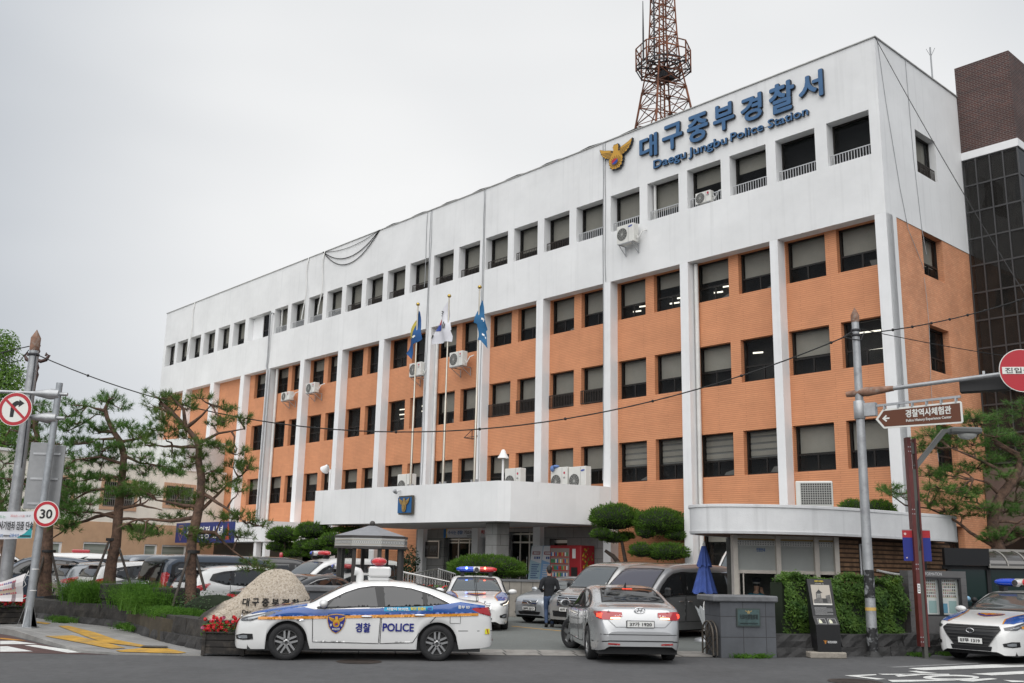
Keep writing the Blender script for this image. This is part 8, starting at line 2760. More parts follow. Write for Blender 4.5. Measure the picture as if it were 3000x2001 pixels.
bs = thing('direction_sign', 'brown arrow sign to the Police History Experience Center hung from the pole', 'sign', (8.36, 22.55, 5.2), atan2(21.2 - 22.55, 9.72 - 8.36))
LS = hypot(9.72 - 8.36, 21.2 - 22.55)
out_ = [(-.02, .02), (.16, .235), (LS - .03, .255), (LS, .225), (LS, -.195), (LS - .03, -.225), (.16, -.205)]
b_ = MB().prism(out_, .03, 'y', 0, 0)
b_.poly([(x_, -.004, z_) for x_, z_ in [(.045, .02), (.185, .195), (LS - .035, .215), (LS - .035, -.19), (.185, -.165)]], 1)
b_.text('경찰역사체험관', (LS * .62, -.006, .085), X1, Z1, LS * .52, .17, 0, bold=.03, lift=.002)
b_.text('Police History Experience Center', (LS * .62, -.006, -.08), X1, Z1, LS * .52, .075, 0, bold=.02, lift=.002)
b_.poly([(.14, -.007, .02), (.23, -.007, .10), (.255, -.007, .075), (.215, -.007, .038), (.31, -.007, .038), (.31, -.007, .002), (.215, -.007, .002), (.255, -.007, -.035), (.23, -.007, -.06)], 0)
b_.build('plate', [M_SREF, mat('sign_brown', (.12, .038, .016), .4)], bs)
b_ = MB().bar((-.1, .02, .33), (LS - .02, .02, .355), .05)
for k in range(6): b_.bar((.2 + k * .32, .02, .23), (.2 + k * .32, .02, .33), .03, .1)
b_.build('hanger_rail', M_GALV, bs)
# red street lamp column with flags
rl_ = thing('lamp_post', 'dark red steel street lamp with an angled grey arm', 'street lamp', (9.12, 22.62, 0))
M_RSTEEL = mat('red_steel', (.10, .018, .016), .45, var=.25, vscale=4)
b_ = MB().box(-.10, -.02, -.10, .10, .25, 4.82, 0).box(.065, .10, -.10, .10, .25, 4.8, 0)
for z in (.35, .45, 1.9, 2.0, 3.1, 3.2, 4.5, 4.6):
 for x in (-.085, -.04): b_.disc((x, -.102, z), .012, n=8, mi=1)
b_.build('side_plate', [M_RSTEEL, M_GALV], rl_)
MB().box(-.019, .064, -.07, .07, 0, 4.1).box(-.019, .064, -.07, .07, 4.45, 4.7).build('core', mat('core_grey', (.10, .10, .09), .5, metal=.3), rl_)
b_ = MB().bar((.08, 0, 4.15), (.80, 0, 5.0), .1).bar((.77, 0, 4.99), (.98, 0, 5.0), .08)
b_.build('arm', mat('arm_grey', (.14, .145, .14), .5), rl_)
hd_ = MB().bbox(.92, 1.62, -.16, .16, 4.93, 5.08, .04).build('lamp_head', MATS['arm_grey'], rl_)
MB().lathe([(.2, 4.93), (.19, 4.88), (.12, 4.82), (.001, 4.8)], 18, (1.32, 0, 0), sx=1.1, sy=.7).build('lens', mat('lens_clear', (.45, .46, .44), .1, coat=1.), hd_)
b_ = MB().box(-.09, -.03, -.106, -.101, 1.38, 1.58, 0)
for k in range(5): b_.box(-.082, -.04, -.108, -.105, 1.41 + .033 * k, 1.425 + .033 * k, 1)
b_.build('sticker', [M_WHITEP, M_INK], rl_)
MB().tube([(.03, -.08, 2.3), (.06, -.1, 2.5), (.03, -.09, 2.78), (.05, -.09, 3.4)], .012, 5).build('conduit', M_DSTEEL, rl_)
for sd, x0, x1, lb in ((0, -.32, -.105, 'red over blue street banner on the outer face of the red lamp post'), (1, .105, .30, 'red over blue street banner on the inner side of the red lamp post')):
 bn_ = thing('street_banner', lb, 'banner', (9.12, 22.60, 0), 0, 'red and blue banners on the lamp post')
 b_ = MB().box(x0, x1, -.01, 0, 2.07, 2.58, 0).box(x0, x1, -.011, .001, 2.5805, 2.74, 1)
 if not sd:
  b_.disc((x0 + .06, -.0125, 2.66), .028, n=14, mi=2)
  b_.disc((x0 + .07, -.0125, 2.14), .016, n=10, mi=2)
 b_.build('cloth', [mat('banner_blue', (.01, .02, .19), .6), mat('banner_red', (.35, .012, .02), .6), mat('banner_logo', (.6, .45, .42), .6)], bn_)
 MB().bar((-.1 if not sd else .1, 0, 2.75), (x0 if not sd else x1, 0, 2.75), .018).build('rod', M_GALV, bn_)
# dark smoking booth
sb_ = thing('smoking_booth', 'black framed glass booth with an arched clear roof at right', 'booth', (11.25, 26.0, 0), rad(6))
f = MB()
for x in (0, 1.05, 2.9):
 for y in (0, 1.2): f.box(x - .05, x + .05, y - .05, y + .05, 0, 2.2)
f.box(-.15, 2.95, -.05, .05, 1.93, 2.02); f.box(-.15, 2.95, -.05, .05, .95, 1.02)
f.build('frame', M_BLACK, sb_)
MB().box(-.2, 1.0, -.22, -.1, 2.02, 2.45).build('sign_box', mat('booth_sign', (.006, .006, .007), .4), sb_)
MB().quad((0, 0, .1), (2.9, 0, .1), (2.9, 0, 1.93), (0, 0, 1.93)).facing((0, -1, 0)).build('glazing', mat('booth_dark_glass', (.012, .028, .026), .06, spec=.6), sb_)
mb = MB()
for k in range(8):
 a0, a1 = pi / 2 * k / 8, pi / 2 * (k + 1) / 8
 mb.quad((1.0, .55 - .75 * sin(a0), 2.0 + .42 * cos(a0)), (3.0, .55 - .75 * sin(a0), 2.0 + .42 * cos(a0)), (3.0, .55 - .75 * sin(a1), 2.0 + .42 * cos(a1)), (1.0, .55 - .75 * sin(a1), 2.0 + .42 * cos(a1)))
mb.build('arched_roof', mat('poly_sheet', (.06, .055, .05), .15, coat=1.), sb_)
b_ = MB()
for x in (1.0, 1.5, 2.0, 2.5, 3.0): b_.tube([(x, .55 - .765 * sin(pi / 2 * k / 8), 2.0 + .435 * cos(pi / 2 * k / 8)) for k in range(9)], .02, 6)
b_.bar((.98, -.2, 2.0), (3.02, -.2, 2.0), .06); b_.box(.98, 3.02, .4, .6, 2.38, 2.46)
b_.build('roof_rib', mat('rib_grey', (.25, .24, .22), .5), sb_)
fe = thing('iron_fence', 'low black iron fence with ball finials behind the police car', 'fence', (11.0, 25.2, 0), rad(12))
b_ = MB()
for x in (0, .55, .95, 1.5): b_.box(x - .05, x + .05, -.05, .05, 0, 1.12); b_.ball((x, 0, 1.19), .07)
b_.build('post', M_BLACK, fe)
b_ = MB()
for z in (.3, .7, 1.0): b_.bar((0, 0, z), (1.5, 0, z), .05)
b_.box(.05, 1.45, -.01, .01, .35, .95); b_.build('panel', mat('fence_panel', (.02, .018, .016), .7), fe)
pb_ = thing('plastic_bag', 'crumpled pale blue plastic bag on the iron fence', 'bag', (11.15, 25.15, 1.17))
MB().ball((0, 0, .07), .17, .1, .09, 12, 7).ball((.13, 0, .05), .09, .08, .07, 10, 6).build('bag', mat('bag_blue', (.25, .45, .62), .4, bump=1., bscale=14), pb_)

# ------------------------------------------------------------------ left sign pole, banners, utility pole, lamp
lp = thing('sign_pole', 'grey steel sign pole with flared feet on the left pavement corner', 'pole', (-11.42, 24.69, .12))
MB().tube([(0, 0, .02), (.02, 0, 2.6), (.08, 0, 5.92)], [.10, .088, .078], 18).build('pole', mat('pole_blue_grey', (.33, .35, .37), .5, metal=.35, var=.2, vscale=4, dirt=(.24, .25, .26), dscale=6), lp)
b_ = MB().box(-.2, .2, -.2, .2, 0, .02)
for k in range(8):
 a = 2 * pi * k / 8
 b_.prism([(.09, .02), (.24, .02), (.1, .5)], .014, 'y', -.007); 
 n0 = len(b_.v) - 6
 for i in range(n0, n0 + 6):
  x, y, z = b_.v[i]; b_.v[i] = (x * cos(a) - y * sin(a), x * sin(a) + y * cos(a), z)
b_.build('foot', M_GALV, lp)
b_ = MB()
for z in (5.63, 5.03):
 b_.tube([(.32, -.02, z), (-2.6, -.06, z + .06)], .045, 10)
b_.build('arm', M_GALV, lp)
for z in (5.63, 5.03):
 MB().tube([(.12, -.02, z), (-.1, -.02, z), (-.45, -.03, z + .01), (-.52, -.03, z + .01)], [.12, .14, .07, .05], 8).build('clamp', M_GALV, lp)
b_ = MB()
for z in (2.62, 2.74, 1.35, .85): b_.lathe([(.094, z), (.099, z + .01), (.094, z + .02)], 14, (.02, 0, 0))
b_.tube([(-.08, -.08, 1.32), (-.16, -.1, 1.1), (-.1, -.1, 1.0), (-.2, -.08, .9)], .008, 5); b_.build('tie_string', M_WHITEP, lp)
ns_ = thing('no_right_turn_sign', 'round red-rimmed no right turn sign with a struck arrow', 'sign', (-12.28, 24.5, 5.33))
b_ = MB().disc((0, 0, 0), .42, n=40, mi=0).disc((0, -.004, 0), .405, n=40, mi=1, r0=.325)
arc = [(.10 - .17 * cos(a), .02 + .17 * sin(a)) for a in [pi / 2 * k / 8 for k in range(9)]]
b_.poly([(-.11, -.003, -.2)] + [(x - .04, -.003, z + .02) for x, z in arc] + [(.10, -.003, .15), (.05 + .05, -.003, .11)] + [(.10 - .11 * cos(a), -.003, .0 + .11 * sin(a)) for a in [pi / 2 - pi / 2 * k / 8 for k in range(9)]] + [(-.02, -.003, -.2)], 2)
b_.poly([(.08, -.0035, .24), (.22, -.0035, .15), (.08, -.0035, .05)], 2)
b_.poly([(-.26, -.006, .20), (-.22, -.006, .245), (.26, -.006, -.19), (.22, -.006, -.24)], 1)
b_.lathe([(.42, 0), (.42, .02)], 40, (0, 0, 0), 'y', 3).disc((0, .02, 0), .42, n=40, mi=3)
b_.build('plate', [M_SREF, M_SRED, M_INK, M_GALV], ns_)
b_ = MB().bar((-.1, .03, -.3), (-.1, .03, .3), .04).bar((.1, .03, -.3), (.1, .03, .3), .04); b_.build('bracket', M_GALV, ns_)
sl_ = thing('speed_limit_sign', 'round red-rimmed 30 speed limit sign on the left pole', 'sign', (-11.22, 24.55, 2.79))
b_ = MB().disc((0, 0, 0), .315, n=40, mi=0).disc((0, -.004, 0), .30, n=40, mi=1, r0=.23)
b_.text('30', (0, -.003, 0), X1, Z1, .29, .21, 2, bold=.035, lift=.002)
b_.lathe([(.315, 0), (.315, .02)], 40, (0, 0, 0), 'y', 3).disc((0, .02, 0), .315, n=40, mi=3)
b_.build('plate', [M_SREF, M_SRED, M_INK, M_GALV], sl_)
bk_ = thing('road_sign', 'grey metal back of a tall road sign behind the left pole', 'sign', (-11.55, 24.92, 0), rad(4))
b_ = MB().bbox(-.42, .05, 0, .03, 2.92, 4.56, .006).bbox(.06, .44, .0, .03, 2.9, 4.5, .006); b_.build('plate', mat('sign_back', (.26, .265, .27), .4, metal=.5, var=.18, vscale=1.5), bk_)
b_ = MB()
for z in (4.28, 3.66, 3.05): b_.box(-.32, .34, -.03, 0, z - .025, z + .025)
b_.build('stiffener', M_GALV, bk_)
ub = thing('street_banner', 'white street banner with black Korean warning against fraud, upper left', 'banner', (-12.3, 24.6, 0))
b_ = MB()
zt = lambda x: 2.80 + .03 * (x + .8); zb_ = lambda x: 2.15 + .05 * (x + .3)
N_ = 16
vs = []
for k in range(N_ + 1):
 x = -1.6 + 2.38 * k / N_
 vs += [(x, .02 * sin(k * 1.1), zb_(x)), (x, .02 * sin(k * 1.1 + .4), zt(x))]
b_.add(vs, [(2 * k, 2 * k + 2, 2 * k + 3, 2 * k + 1) for k in range(N_)], 0, True)
b_.poly([(.42, -.024, 2.21), (.77, -.024, 2.215), (.77, -.024, 2.55), (.70, -.024, 2.42), (.6, -.024, 2.32)], 1)
b_.text('불안, 불신, 불평하게 만드는', (-.38, -.026, 2.70), X1, Z1, .95, .07, 2, lift=.002)
b_.text('2016.8.1~11.30', (.38, -.026, 2.73), X1, Z1, .34, .055, 3, lift=.002)
b_.text('대구', (.64, -.026, 2.735), X1, Z1, .12, .05, 4, lift=.002)
b_.text('「3不」', (-.26, -.026, 2.49), X1, Z1, .42, .2, 5, bold=.01, lift=.002)
b_.text('사기범죄 집중 단속', (.38, -.028, 2.50), X1, Z1, .82, .2, 4, bold=.015, lift=.004)
b_.text('생활사기', (-.03, -.026, 2.25), X1, Z1, .22, .08, 5, bold=.02, lift=.002)
b_.text('금융사기', (.36, -.028, 2.265), X1, Z1, .22, .08, 5, bold=.02, lift=.004)
for x0, x1 in ((-.45, -.17), (.1, .24), (.5, .74)):
 x = x0
 while x < x1:
  b_.box(x, x + .018, -.03, -.027, 2.235, 2.275, 4); x += .026
b_.build('cloth', [mat('street_cloth', (.66, .67, .7), .7), mat('cloth_teal', (.02, .3, .33), .7), mat('ink_green', (.06, .32, .12), .7), mat('ink_red', (.5, .03, .03), .7), mat('ink_black', (.02, .02, .025), .7), mat('ink_blue', (.02, .13, .36), .7)], ub)
lb_ = thing('street_banner', 'sagging white and tan street banner tied low to the left sign pole', 'banner', (-12.2, 24.6, 0))
b_ = MB()
def lbp(u_, v_, l_=0.):
 zt_ = 1.02 + .36 * u_ ** 1.6; zb2 = .72 - .0 * u_
 return V((-.7 + 1.34 * u_ - .05 * v_ * (1 - v_), -l_ + .035 * sin(u_ * 9 + v_ * 3) + .03 * sin(v_ * 7), zb2 + (zt_ - zb2) * v_))
NU, NV_ = 14, 7
vs = [lbp(i / NU, j / NV_) for j in range(NV_ + 1) for i in range(NU + 1)]
for j in range(NV_):
 for i in range(NU):
  b_.add([vs[j * (NU + 1) + i], vs[j * (NU + 1) + i + 1], vs[(j + 1) * (NU + 1) + i + 1], vs[(j + 1) * (NU + 1) + i]], [(0, 1, 2, 3)], 1 if (2 <= j <= 3 and i < 12) else (2 if i == 11 and j < 6 else 0), True)
r_ = random.Random(8)
for v_, h_, ms_ in ((.78, .11, (3, 3, 4)), (.5, .09, (4, 4, 3)), (.3, .08, (3, 4))):
 u_ = .35
 while u_ < .86:
  w_ = r_.uniform(.02, .035); mi = ms_[r_.randrange(len(ms_))]
  for q in range(3):
   a, b = r_.uniform(0, .6), r_.uniform(.4, 1)
   if q % 2: b_.poly([lbp(u_ + w_ * a, v_, .008), lbp(u_ + w_ * a + .006, v_, .008), lbp(u_ + w_ * a + .006, v_ + h_, .008), lbp(u_ + w_ * a, v_ + h_, .008)], mi)
   else: b_.poly([lbp(u_, v_ + h_ * a, .008), lbp(u_ + w_, v_ + h_ * a, .008), lbp(u_ + w_, v_ + h_ * a + .025, .008), lbp(u_, v_ + h_ * a + .025, .008)], mi)
  u_ += w_ + .012
b_.build('cloth', [mat('low_cloth', (.60, .58, .58), .7), mat('cloth_tan', (.5, .42, .32), .7), mat('cloth_mauve', (.22, .17, .18), .7), mat('ink_purple', (.09, .05, .25), .7), mat('ink_rose', (.5, .06, .12), .7)], lb_)
MB().tube([lbp(1, .95), V((.78, .05, 1.3))], .006, 4).tube([lbp(1, .1), V((.76, .05, .85))], .006, 4).build('cord', M_WHITEP, lb_)
up_ = thing('utility_pole', 'tall grey steel utility pole with a rusty pointed cap at far left', 'pole', (-12.67, 25.9, 0))
MB().tube([(0, 0, 0), (0, 0, 4), (0, 0, 7.35)], [.16, .14, .115], 18).build('pole', M_SPOLE, up_)
MB().lathe([(.118, 7.1), (.125, 7.15), (.125, 7.45), (.001, 7.68)], 14).build('cap', MATS['rust_cap'], up_)
b_ = MB()
b_.lathe([(.12, 6.95), (.14, 6.96), (.14, 7.02), (.12, 7.03)], 14)
b_.tube([(-.1, -.1, 7.2), (-.5, -.1, 7.1), (-1.2, -.1, 6.9)], .015, 5).tube([(-.1, -.1, 7.1), (-.3, -.1, 6.8), (-.6, -.1, 6.75), (-.8, -.1, 7.0)], .012, 5).tube([(.1, -.1, 7.0), (.12, -.12, 6.3), (.1, -.12, 5.4), (.1, -.1, 4)], .014, 5)
b_.build('cable_fittings', M_DSTEEL, up_)
ol = thing('ornate_lamp', 'ornate brown cast-iron lamp post with scrolled arms at the left edge', 'street lamp', tuple(at(8, 1830, 30.5)[:2]) + (0,))
M_OL = mat('cast_brown', (.07, .04, .035), .5, metal=.3)
def zof(py): return at(15, py, 30.5).z
b_ = MB()
zz_ = [(0, .16), (.9, .14), (1.0, .09), (zof(1200), .08), (zof(1120), .085), (zof(1095), .13), (zof(1085), .09), (zof(1075), .12), (zof(1060), .07), (zof(1035), .06), (zof(1027), .09), (zof(1018), .05), (zof(1010), .08), (zof(1003), .03), (zof(995), .035), (zof(990), .001)]
b_.lathe([(r, z) for z, r in zz_], 16); b_.build('column', M_OL, ol)
for sd in (-1, 1):
 z0 = zof(1052)
 MB().tube([(0, 0, z0), (sd * .15, 0, z0 - .05), (sd * .3, 0, z0 + .0), (sd * .38, 0, z0 + .14), (sd * .3, 0, z0 + .2), (sd * .27, 0, z0 + .12)], [.05, .06, .06, .05, .045, .03], 8).build('scroll_arm', M_OL, ol)
ln = MB(); zl = zof(1300)
ln.lathe([(.001, zl + .45), (.05, zl + .3), (.24, zl + .16), (.26, zl + .12)], 8); ln.build('lantern_cap', M_OL, ol)
MB().lathe([(.22, zl + .12), (.12, zl - .35), (.05, zl - .42)], 8, smooth=False).build('lantern_glass', mat('lantern_glass', (.35, .34, .3), .15), ol)
# overhead wires
def wire(lb, a, b, sag, r=.016, n=40, knots=True):
 a, b = V(a), V(b)
 t = thing('overhead_wire', lb, 'wire', tuple((a + b) / 2), 0)
 o_ = (a + b) / 2
 pts = [a.lerp(b, i / n) - V((0, 0, sag * (1 - (2 * i / n - 1) ** 2))) - o_ for i in range(n + 1)]
 m_ = MB().tube(pts, r, 6)
 if knots:
  for i in range(3, n, 4): m_.ball(pts[i], r * 2.4, mi=0, n=6, m=4)
 m_.build('cable', M_CABLE, t)
wire('long black wire sagging across the facade between the two poles', (-12.6, 25.85, 7.0), (8.02, 22.75, 7.28), 2.2)
wire('black wire running from the right pole up over the tower', (8.1, 22.75, 7.25), tuple(at(3040, 860, 26)), .15)
wire('thin grey wire sloping down from the right pole towards the no entry sign', (8.1, 22.75, 7.4), tuple(at(3030, 1055, 27)), .05, .01, 20, False)
wire('pair of thin wires slanting from the roof corner down past the tower', tuple(FW(-4.78, .45, 19.85)), tuple(at(3030, 905, 24)), .2, .012, 20, False)

# ------------------------------------------------------------------ yard furniture
pv = thing('pavilion', 'small octagonal pavilion with a grey pointed roof and patterned white band', 'pavilion', (-4.16, 31.0, 0), rad(22.5))
M_PVG = mat('pavilion_grey', (.24, .245, .26), .6, var=.12, vscale=3)
M_PVD = mat('pavilion_dark', (.05, .045, .042), .5)
oct_ = lambda r, z: [(r * cos(2 * pi * k / 8), r * sin(2 * pi * k / 8), z) for k in range(8)]
mb = MB()
vs = oct_(1.14, 2.57) + oct_(.62, 2.72) + oct_(.12, 2.88)
mb.add(vs, [(j * 8 + k, j * 8 + (k + 1) % 8, (j + 1) * 8 + (k + 1) % 8, (j + 1) * 8 + k) for j in (0, 1) for k in range(8)]); mb.poly(oct_(.12, 2.88)); mb.poly(oct_(1.14, 2.2)); mb.build('roof', M_PVG, pv)
MB().ball((0, 0, 2.95), .085).build('finial', M_PVD, pv)
mb = MB()
for z0, z1, r, mi in ((2.50, 2.57, 1.15, 1), (2.265, 2.499, 1.13, 0), (2.19, 2.264, 1.15, 1)):
 vs = oct_(r, z0) + oct_(r, z1); mb.add(vs, [(k, (k + 1) % 8, 8 + (k + 1) % 8, 8 + k) for k in range(8)], mi)
for k in range(8):
 a, b = V(oct_(1.133, 2.3)[k]), V(oct_(1.133, 2.3)[(k + 1) % 8])
 for i in range(14):
  p, q = a.lerp(b, (i + .12) / 14), a.lerp(b, (i + .88) / 14); h_ = .13
  m_ = (p + q) / 2
  for u_, v_ in (((p + V((0, 0, .02))), (q + V((0, 0, h_)))), ((q + V((0, 0, .02))), (p + V((0, 0, h_))))):
   mb.bar(u_, v_, .012, .006, 2)
 mb.bar(a + V((0, 0, .005)), b + V((0, 0, .005)), .012, .006, 3); mb.bar(a + V((0, 0, .145)), b + V((0, 0, .145)), .012, .006, 3)
mb.build('patterned_band', [mat('band_pale', (.58, .58, .56), .6), M_PVD, mat('pattern_grey', (.2, .2, .2), .6), mat('band_gold', (.3, .2, .06), .5)], pv)
for k in range(8):
 x, y, _ = oct_(.98, 0)[k]
 MB().box(x - .05, x + .05, y - .05, y + .05, .0, 2.2).build('post', M_PVD, pv)
mb = MB()
for k in range(8):
 if k in (5,): continue
 a, b = oct_(.96, .9)[k], oct_(.96, .9)[(k + 1) % 8]
 mb.quad((a[0], a[1], .35), (b[0], b[1], .35), (b[0], b[1], 2.15), (a[0], a[1], 2.15))
mb.build('glass_panel', glass_mat('pavilion_glass', (.05, .06, .06), .88, 1.4), pv)
tw_ = thing('retaining_wall', 'grey stone-clad retaining wall in front of the entrance terrace', 'wall', (-.75, 36.4, 0), rad(6))
MB().box(0, 3.2, 0, .3, 0, 1.22).build('cladding', brick_mat('stone_cladding', (.27, .25, .22), (.23, .21, .185), (.08, .075, .07), .42, 1.3, .014, rough=.85, var=.35, bump=.5, offs=0), tw_)
MB().box(-.04, 3.24, -.04, .34, 1.221, 1.30).build('coping', M_GATE2, tw_)
bb_ = thing('bench', 'brown timber bench on the terrace behind the stone-clad wall', 'bench', tuple(FW(10.4, 4.4, .75)), ST_R)
MB().box(-1.1, 1.1, -.05, .05, .45, .75).box(-1.1, 1.1, -.45, -.06, .38, .44).build('seat', mat('bench_wood', (.25, .12, .06), .7, var=.2), bb_)
MB().box(-1.0, -.9, -.4, .04, 0, .379).box(.9, 1.0, -.4, .04, 0, .379).build('leg', M_BLACK, bb_)
M_INOX = mat('inox_rail', (.55, .54, .52), .25, metal=.85)
def rail(lb, p, q, h_, n, grp='stainless handrails of the ramp'):
 t = thing('handrail', lb, 'handrail', tuple(p), 0, grp)
 p, q = V((0, 0, 0)), V(q) - V(p)
 m_ = MB().tube([p, q], .03, 8).tube([p - V((0, 0, h_ * .85)), q - V((0, 0, h_ * .85))], .02, 6)
 m_.build('top_rail', M_INOX, t)
 b_ = MB()
 for k in range(n + 1):
  c_ = p.lerp(q, k / n)
  b_.tube([c_, c_ - V((0, 0, h_ + .1))], .012 if k % 6 else .028, 6)
 b_.build('baluster', M_INOX, t)
rail('stainless handrail sloping down behind the siren box', at(1182, 1676, 34.5), at(1325, 1707, 33.5), .75, 18)
rail('stainless handrail along the upper landing by the doors', at(1285, 1667, 38), at(1335, 1682, 37), .8, 8)
rail('stainless handrail on the far side of the ramp', at(1195, 1684, 37), at(1290, 1665, 39), .8, 12)
sh2 = thing('potted_shrub', 'dark leafy potted shrub against the wall left of the display case', 'shrub', tuple(at(1197, 1690, 41)))
lf = MB(); leaf_blob(lf, random.Random(81), lambda r: ((lambda d: (V((d.x * .45, d.y * .4, .55 + d.z * .75)) * r.uniform(.5, 1), d))(V((r.gauss(0, 1), r.gauss(0, 1), r.gauss(0, 1))).normalized())), 900, .04, .08)
lf.build('foliage', leaf_mat('dark_leaf', (.008, .018, .008), (.03, .055, .02), 4), sh2); MB().lathe([(.2, -1.2), (.26, -.7), (.24, -.7)], 14).build('pot', M_BLACK, sh2)
fl_ = thing('flower_bed', 'red flowers planted below the ramp handrail', 'flowers', tuple(at(1240, 1725, 33.5)))
f_ = MB(); r_ = random.Random(6)
for k in range(260):
 c_ = V((r_.uniform(-.7, .8), r_.uniform(-.2, .2), r_.uniform(-.5, .12))); u_ = V((r_.gauss(0, 1), r_.gauss(0, 1), r_.gauss(0, 1))).normalized(); v_ = u_.orthogonal().normalized(); s_ = .05
 f_.poly([c_ - u_ * s_, c_ + v_ * s_, c_ + u_ * s_, c_ - v_ * s_], 0 if r_.random() < .3 else 1)
f_.build('plants', [M_PETAL, M_BEGO], fl_)

# ------------------------------------------------------------------ people
def body_mesh(name, limbs, m, parent, vox=.014, smooth=8):
 """One continuous body surface: tapered limbs (x, y, z, rx, ry) fused by a voxel remesh and smoothed."""
 mb = MB()
 for L_ in limbs:
  P_ = [V(p[:3]) for p in L_]
  n = 14
  vs = []
  for i, p in enumerate(P_):
   d = ((P_[min(i + 1, len(P_) - 1)] - p).normalized() + (p - P_[max(i - 1, 0)]).normalized()).normalized()
   a = (V((1, 0, 0)) - d * d.x)
   if a.length < .2: a = V((0, 1, 0)) - d * d.y
   a.normalize(); b = d.cross(a)
   rx = L_[i][3]; ry = L_[i][4] if len(L_[i]) > 4 else rx
   vs += [p + a * rx * cos(2 * pi * k / n) + b * ry * sin(2 * pi * k / n) for k in range(n)]
  fs = [(i * n + k, i * n + (k + 1) % n, (i + 1) * n + (k + 1) % n, (i + 1) * n + k) for i in range(len(P_) - 1) for k in range(n)]
  fs += [tuple(range(n)), tuple(range(len(vs) - n, len(vs)))]
  mb.add(vs, fs, 0, True)
  for i in (0, -1):
   rx = L_[i][3]; ry = L_[i][4] if len(L_[i]) > 4 else rx
   mb.ball(P_[i], rx * .97, ry * .97, min(rx, ry) * .9, 12, 8)
 o = mb.build(name, m, parent)
 r = o.modifiers.new('fuse', 'REMESH'); r.mode = 'VOXEL'; r.voxel_size = vox; r.use_smooth_shade = True
 s_ = o.modifiers.new('soft', 'SMOOTH'); s_.factor = .5; s_.iterations = smooth
 return o
M_SKIN = mat('skin', (.45, .27, .19), .55)
M_HAIR = mat('black_hair', (.008, .007, .007), .5)
M_KNIT = mat('black_knit', (.012, .013, .016), .9, var=.2, vscale=6)
M_JEAN = mat('blue_denim', (.035, .06, .12), .85, var=.45, vscale=5)
M_SHOE = mat('black_shoe', (.012, .012, .012), .5)
def figure(lb, loc, rz):
 t = thing('person', lb, 'person', loc, rz)
 # facing local +Y (away from the camera); x to his right
 head = [(0, .0, 1.49, .055, .055), (0, .01, 1.56, .066, .08), (0, .02, 1.64, .077, .096), (0, .02, 1.70, .074, .09)]
 body_mesh('body', [[(0, 0, .92, .14, .10), (0, 0, 1.12, .13, .095), (0, -.01, 1.32, .15, .105), (0, -.01, 1.42, .10, .08), (0, 0, 1.5, .05, .05)], head,
  [(.09, 0, .88, .078, .085), (.10, .04, .50, .056, .06), (.12, .06, .10, .04, .042)], [(-.09, 0, .88, .078, .085), (-.08, .02, .52, .056, .06), (-.10, -.19, .14, .04, .042)],
  [(.15, -.02, 1.40, .055), (.27, -.04, 1.13, .042), (.17, .16, 1.02, .032)], [(-.15, -.02, 1.40, .055), (-.27, -.04, 1.13, .042), (-.15, .17, 1.04, .032)]], M_SKIN, t)
 body_mesh('jumper', [[(0, 0, .86, .165, .125), (0, 0, .98, .162, .122), (0, 0, 1.12, .158, .118), (0, -.01, 1.30, .178, .128), (0, -.015, 1.40, .15, .105), (0, -.005, 1.47, .075, .07)],
  [(.13, -.015, 1.405, .075), (.215, -.03, 1.33, .075), (.275, -.045, 1.13, .06), (.19, .13, 1.035, .045)], [(-.13, -.015, 1.405, .075), (-.215, -.03, 1.33, .075), (-.275, -.045, 1.13, .06), (-.18, .13, 1.045, .045)]], M_KNIT, t)
 body_mesh('jeans', [[(0, -.005, .95, .152, .115), (0, -.01, .84, .15, .12)], [(.085, -.01, .86, .088, .105), (.095, .02, .68, .08, .086), (.10, .045, .50, .066, .07), (.12, .05, .28, .062, .068), (.12, .055, .09, .056, .06)],
  [(-.085, -.01, .86, .088, .105), (-.085, 0, .68, .08, .086), (-.08, .015, .52, .066, .07), (-.09, -.09, .32, .062, .068), (-.10, -.18, .15, .056, .06)]], M_JEAN, t)
 body_mesh('hair', [[(0, -.05, 1.60, .06, .04), (0, -.035, 1.66, .082, .07), (0, -.005, 1.73, .086, .095), (0, .02, 1.765, .06, .07)]], M_HAIR, t, .012, 5)
 e = MB()
 for sd in (1, -1): e.ball((sd * .083, .015, 1.655), .012, .022, .03, 8, 6)
 e.ball((0, .115, 1.645), .014, .022, .022, 8, 6); e.build('ear', M_SKIN, t)
 for sd, hx, hy, hz in ((1, .16, .19, 1.015), (-1, -.14, .2, 1.035)):
  Lm = [[(hx, hy, hz, .026, .018), (hx - sd * .03, hy + .06, hz + .01, .036, .017)]]
  for k in range(4):
   f_ = -.028 + .019 * k
   Lm.append([(hx - sd * .035, hy + .07, hz + .01 + f_, .0095), (hx - sd * .055, hy + .10, hz + .012 + f_, .009), (hx - sd * .08, hy + .118 - .004 * k, hz + .012 + f_, .0085), (hx - sd * (.10 - .006 * abs(k - 1.6)), hy + .105 - .005 * k, hz + .012 + f_, .0075)])
  Lm.append([(hx - sd * .01, hy + .03, hz + .02, .013), (hx - sd * .015, hy + .06, hz + .05, .0105), (hx - sd * .04, hy + .09, hz + .065, .009)])
  body_mesh('hand', Lm, M_SKIN, t, .005, 3)
 for sd, x, y, z, tilt in ((1, .12, .06, .0, 0.), (-1, -.10, -.2, .05, .75)):
  s_ = MB().ball((0, .07, .045), .048, .15, .045, 12, 8).bbox(-.045, .045, -.08, .2, 0, .03, .012).ball((0, -.03, .06), .05, .06, .06, 10, 7)
  o = s_.build('shoe', M_SHOE, t); o.location = (x, y, z); o.rotation_euler = (-tilt, 0, 0)
 ph = MB().bbox(-.035, .035, -.004, .004, -.07, .07, .003).build('phone', M_BLACK, t); ph.location = (.02, .30, 1.06); ph.rotation_euler = (-.7, 0, 0)
 return t
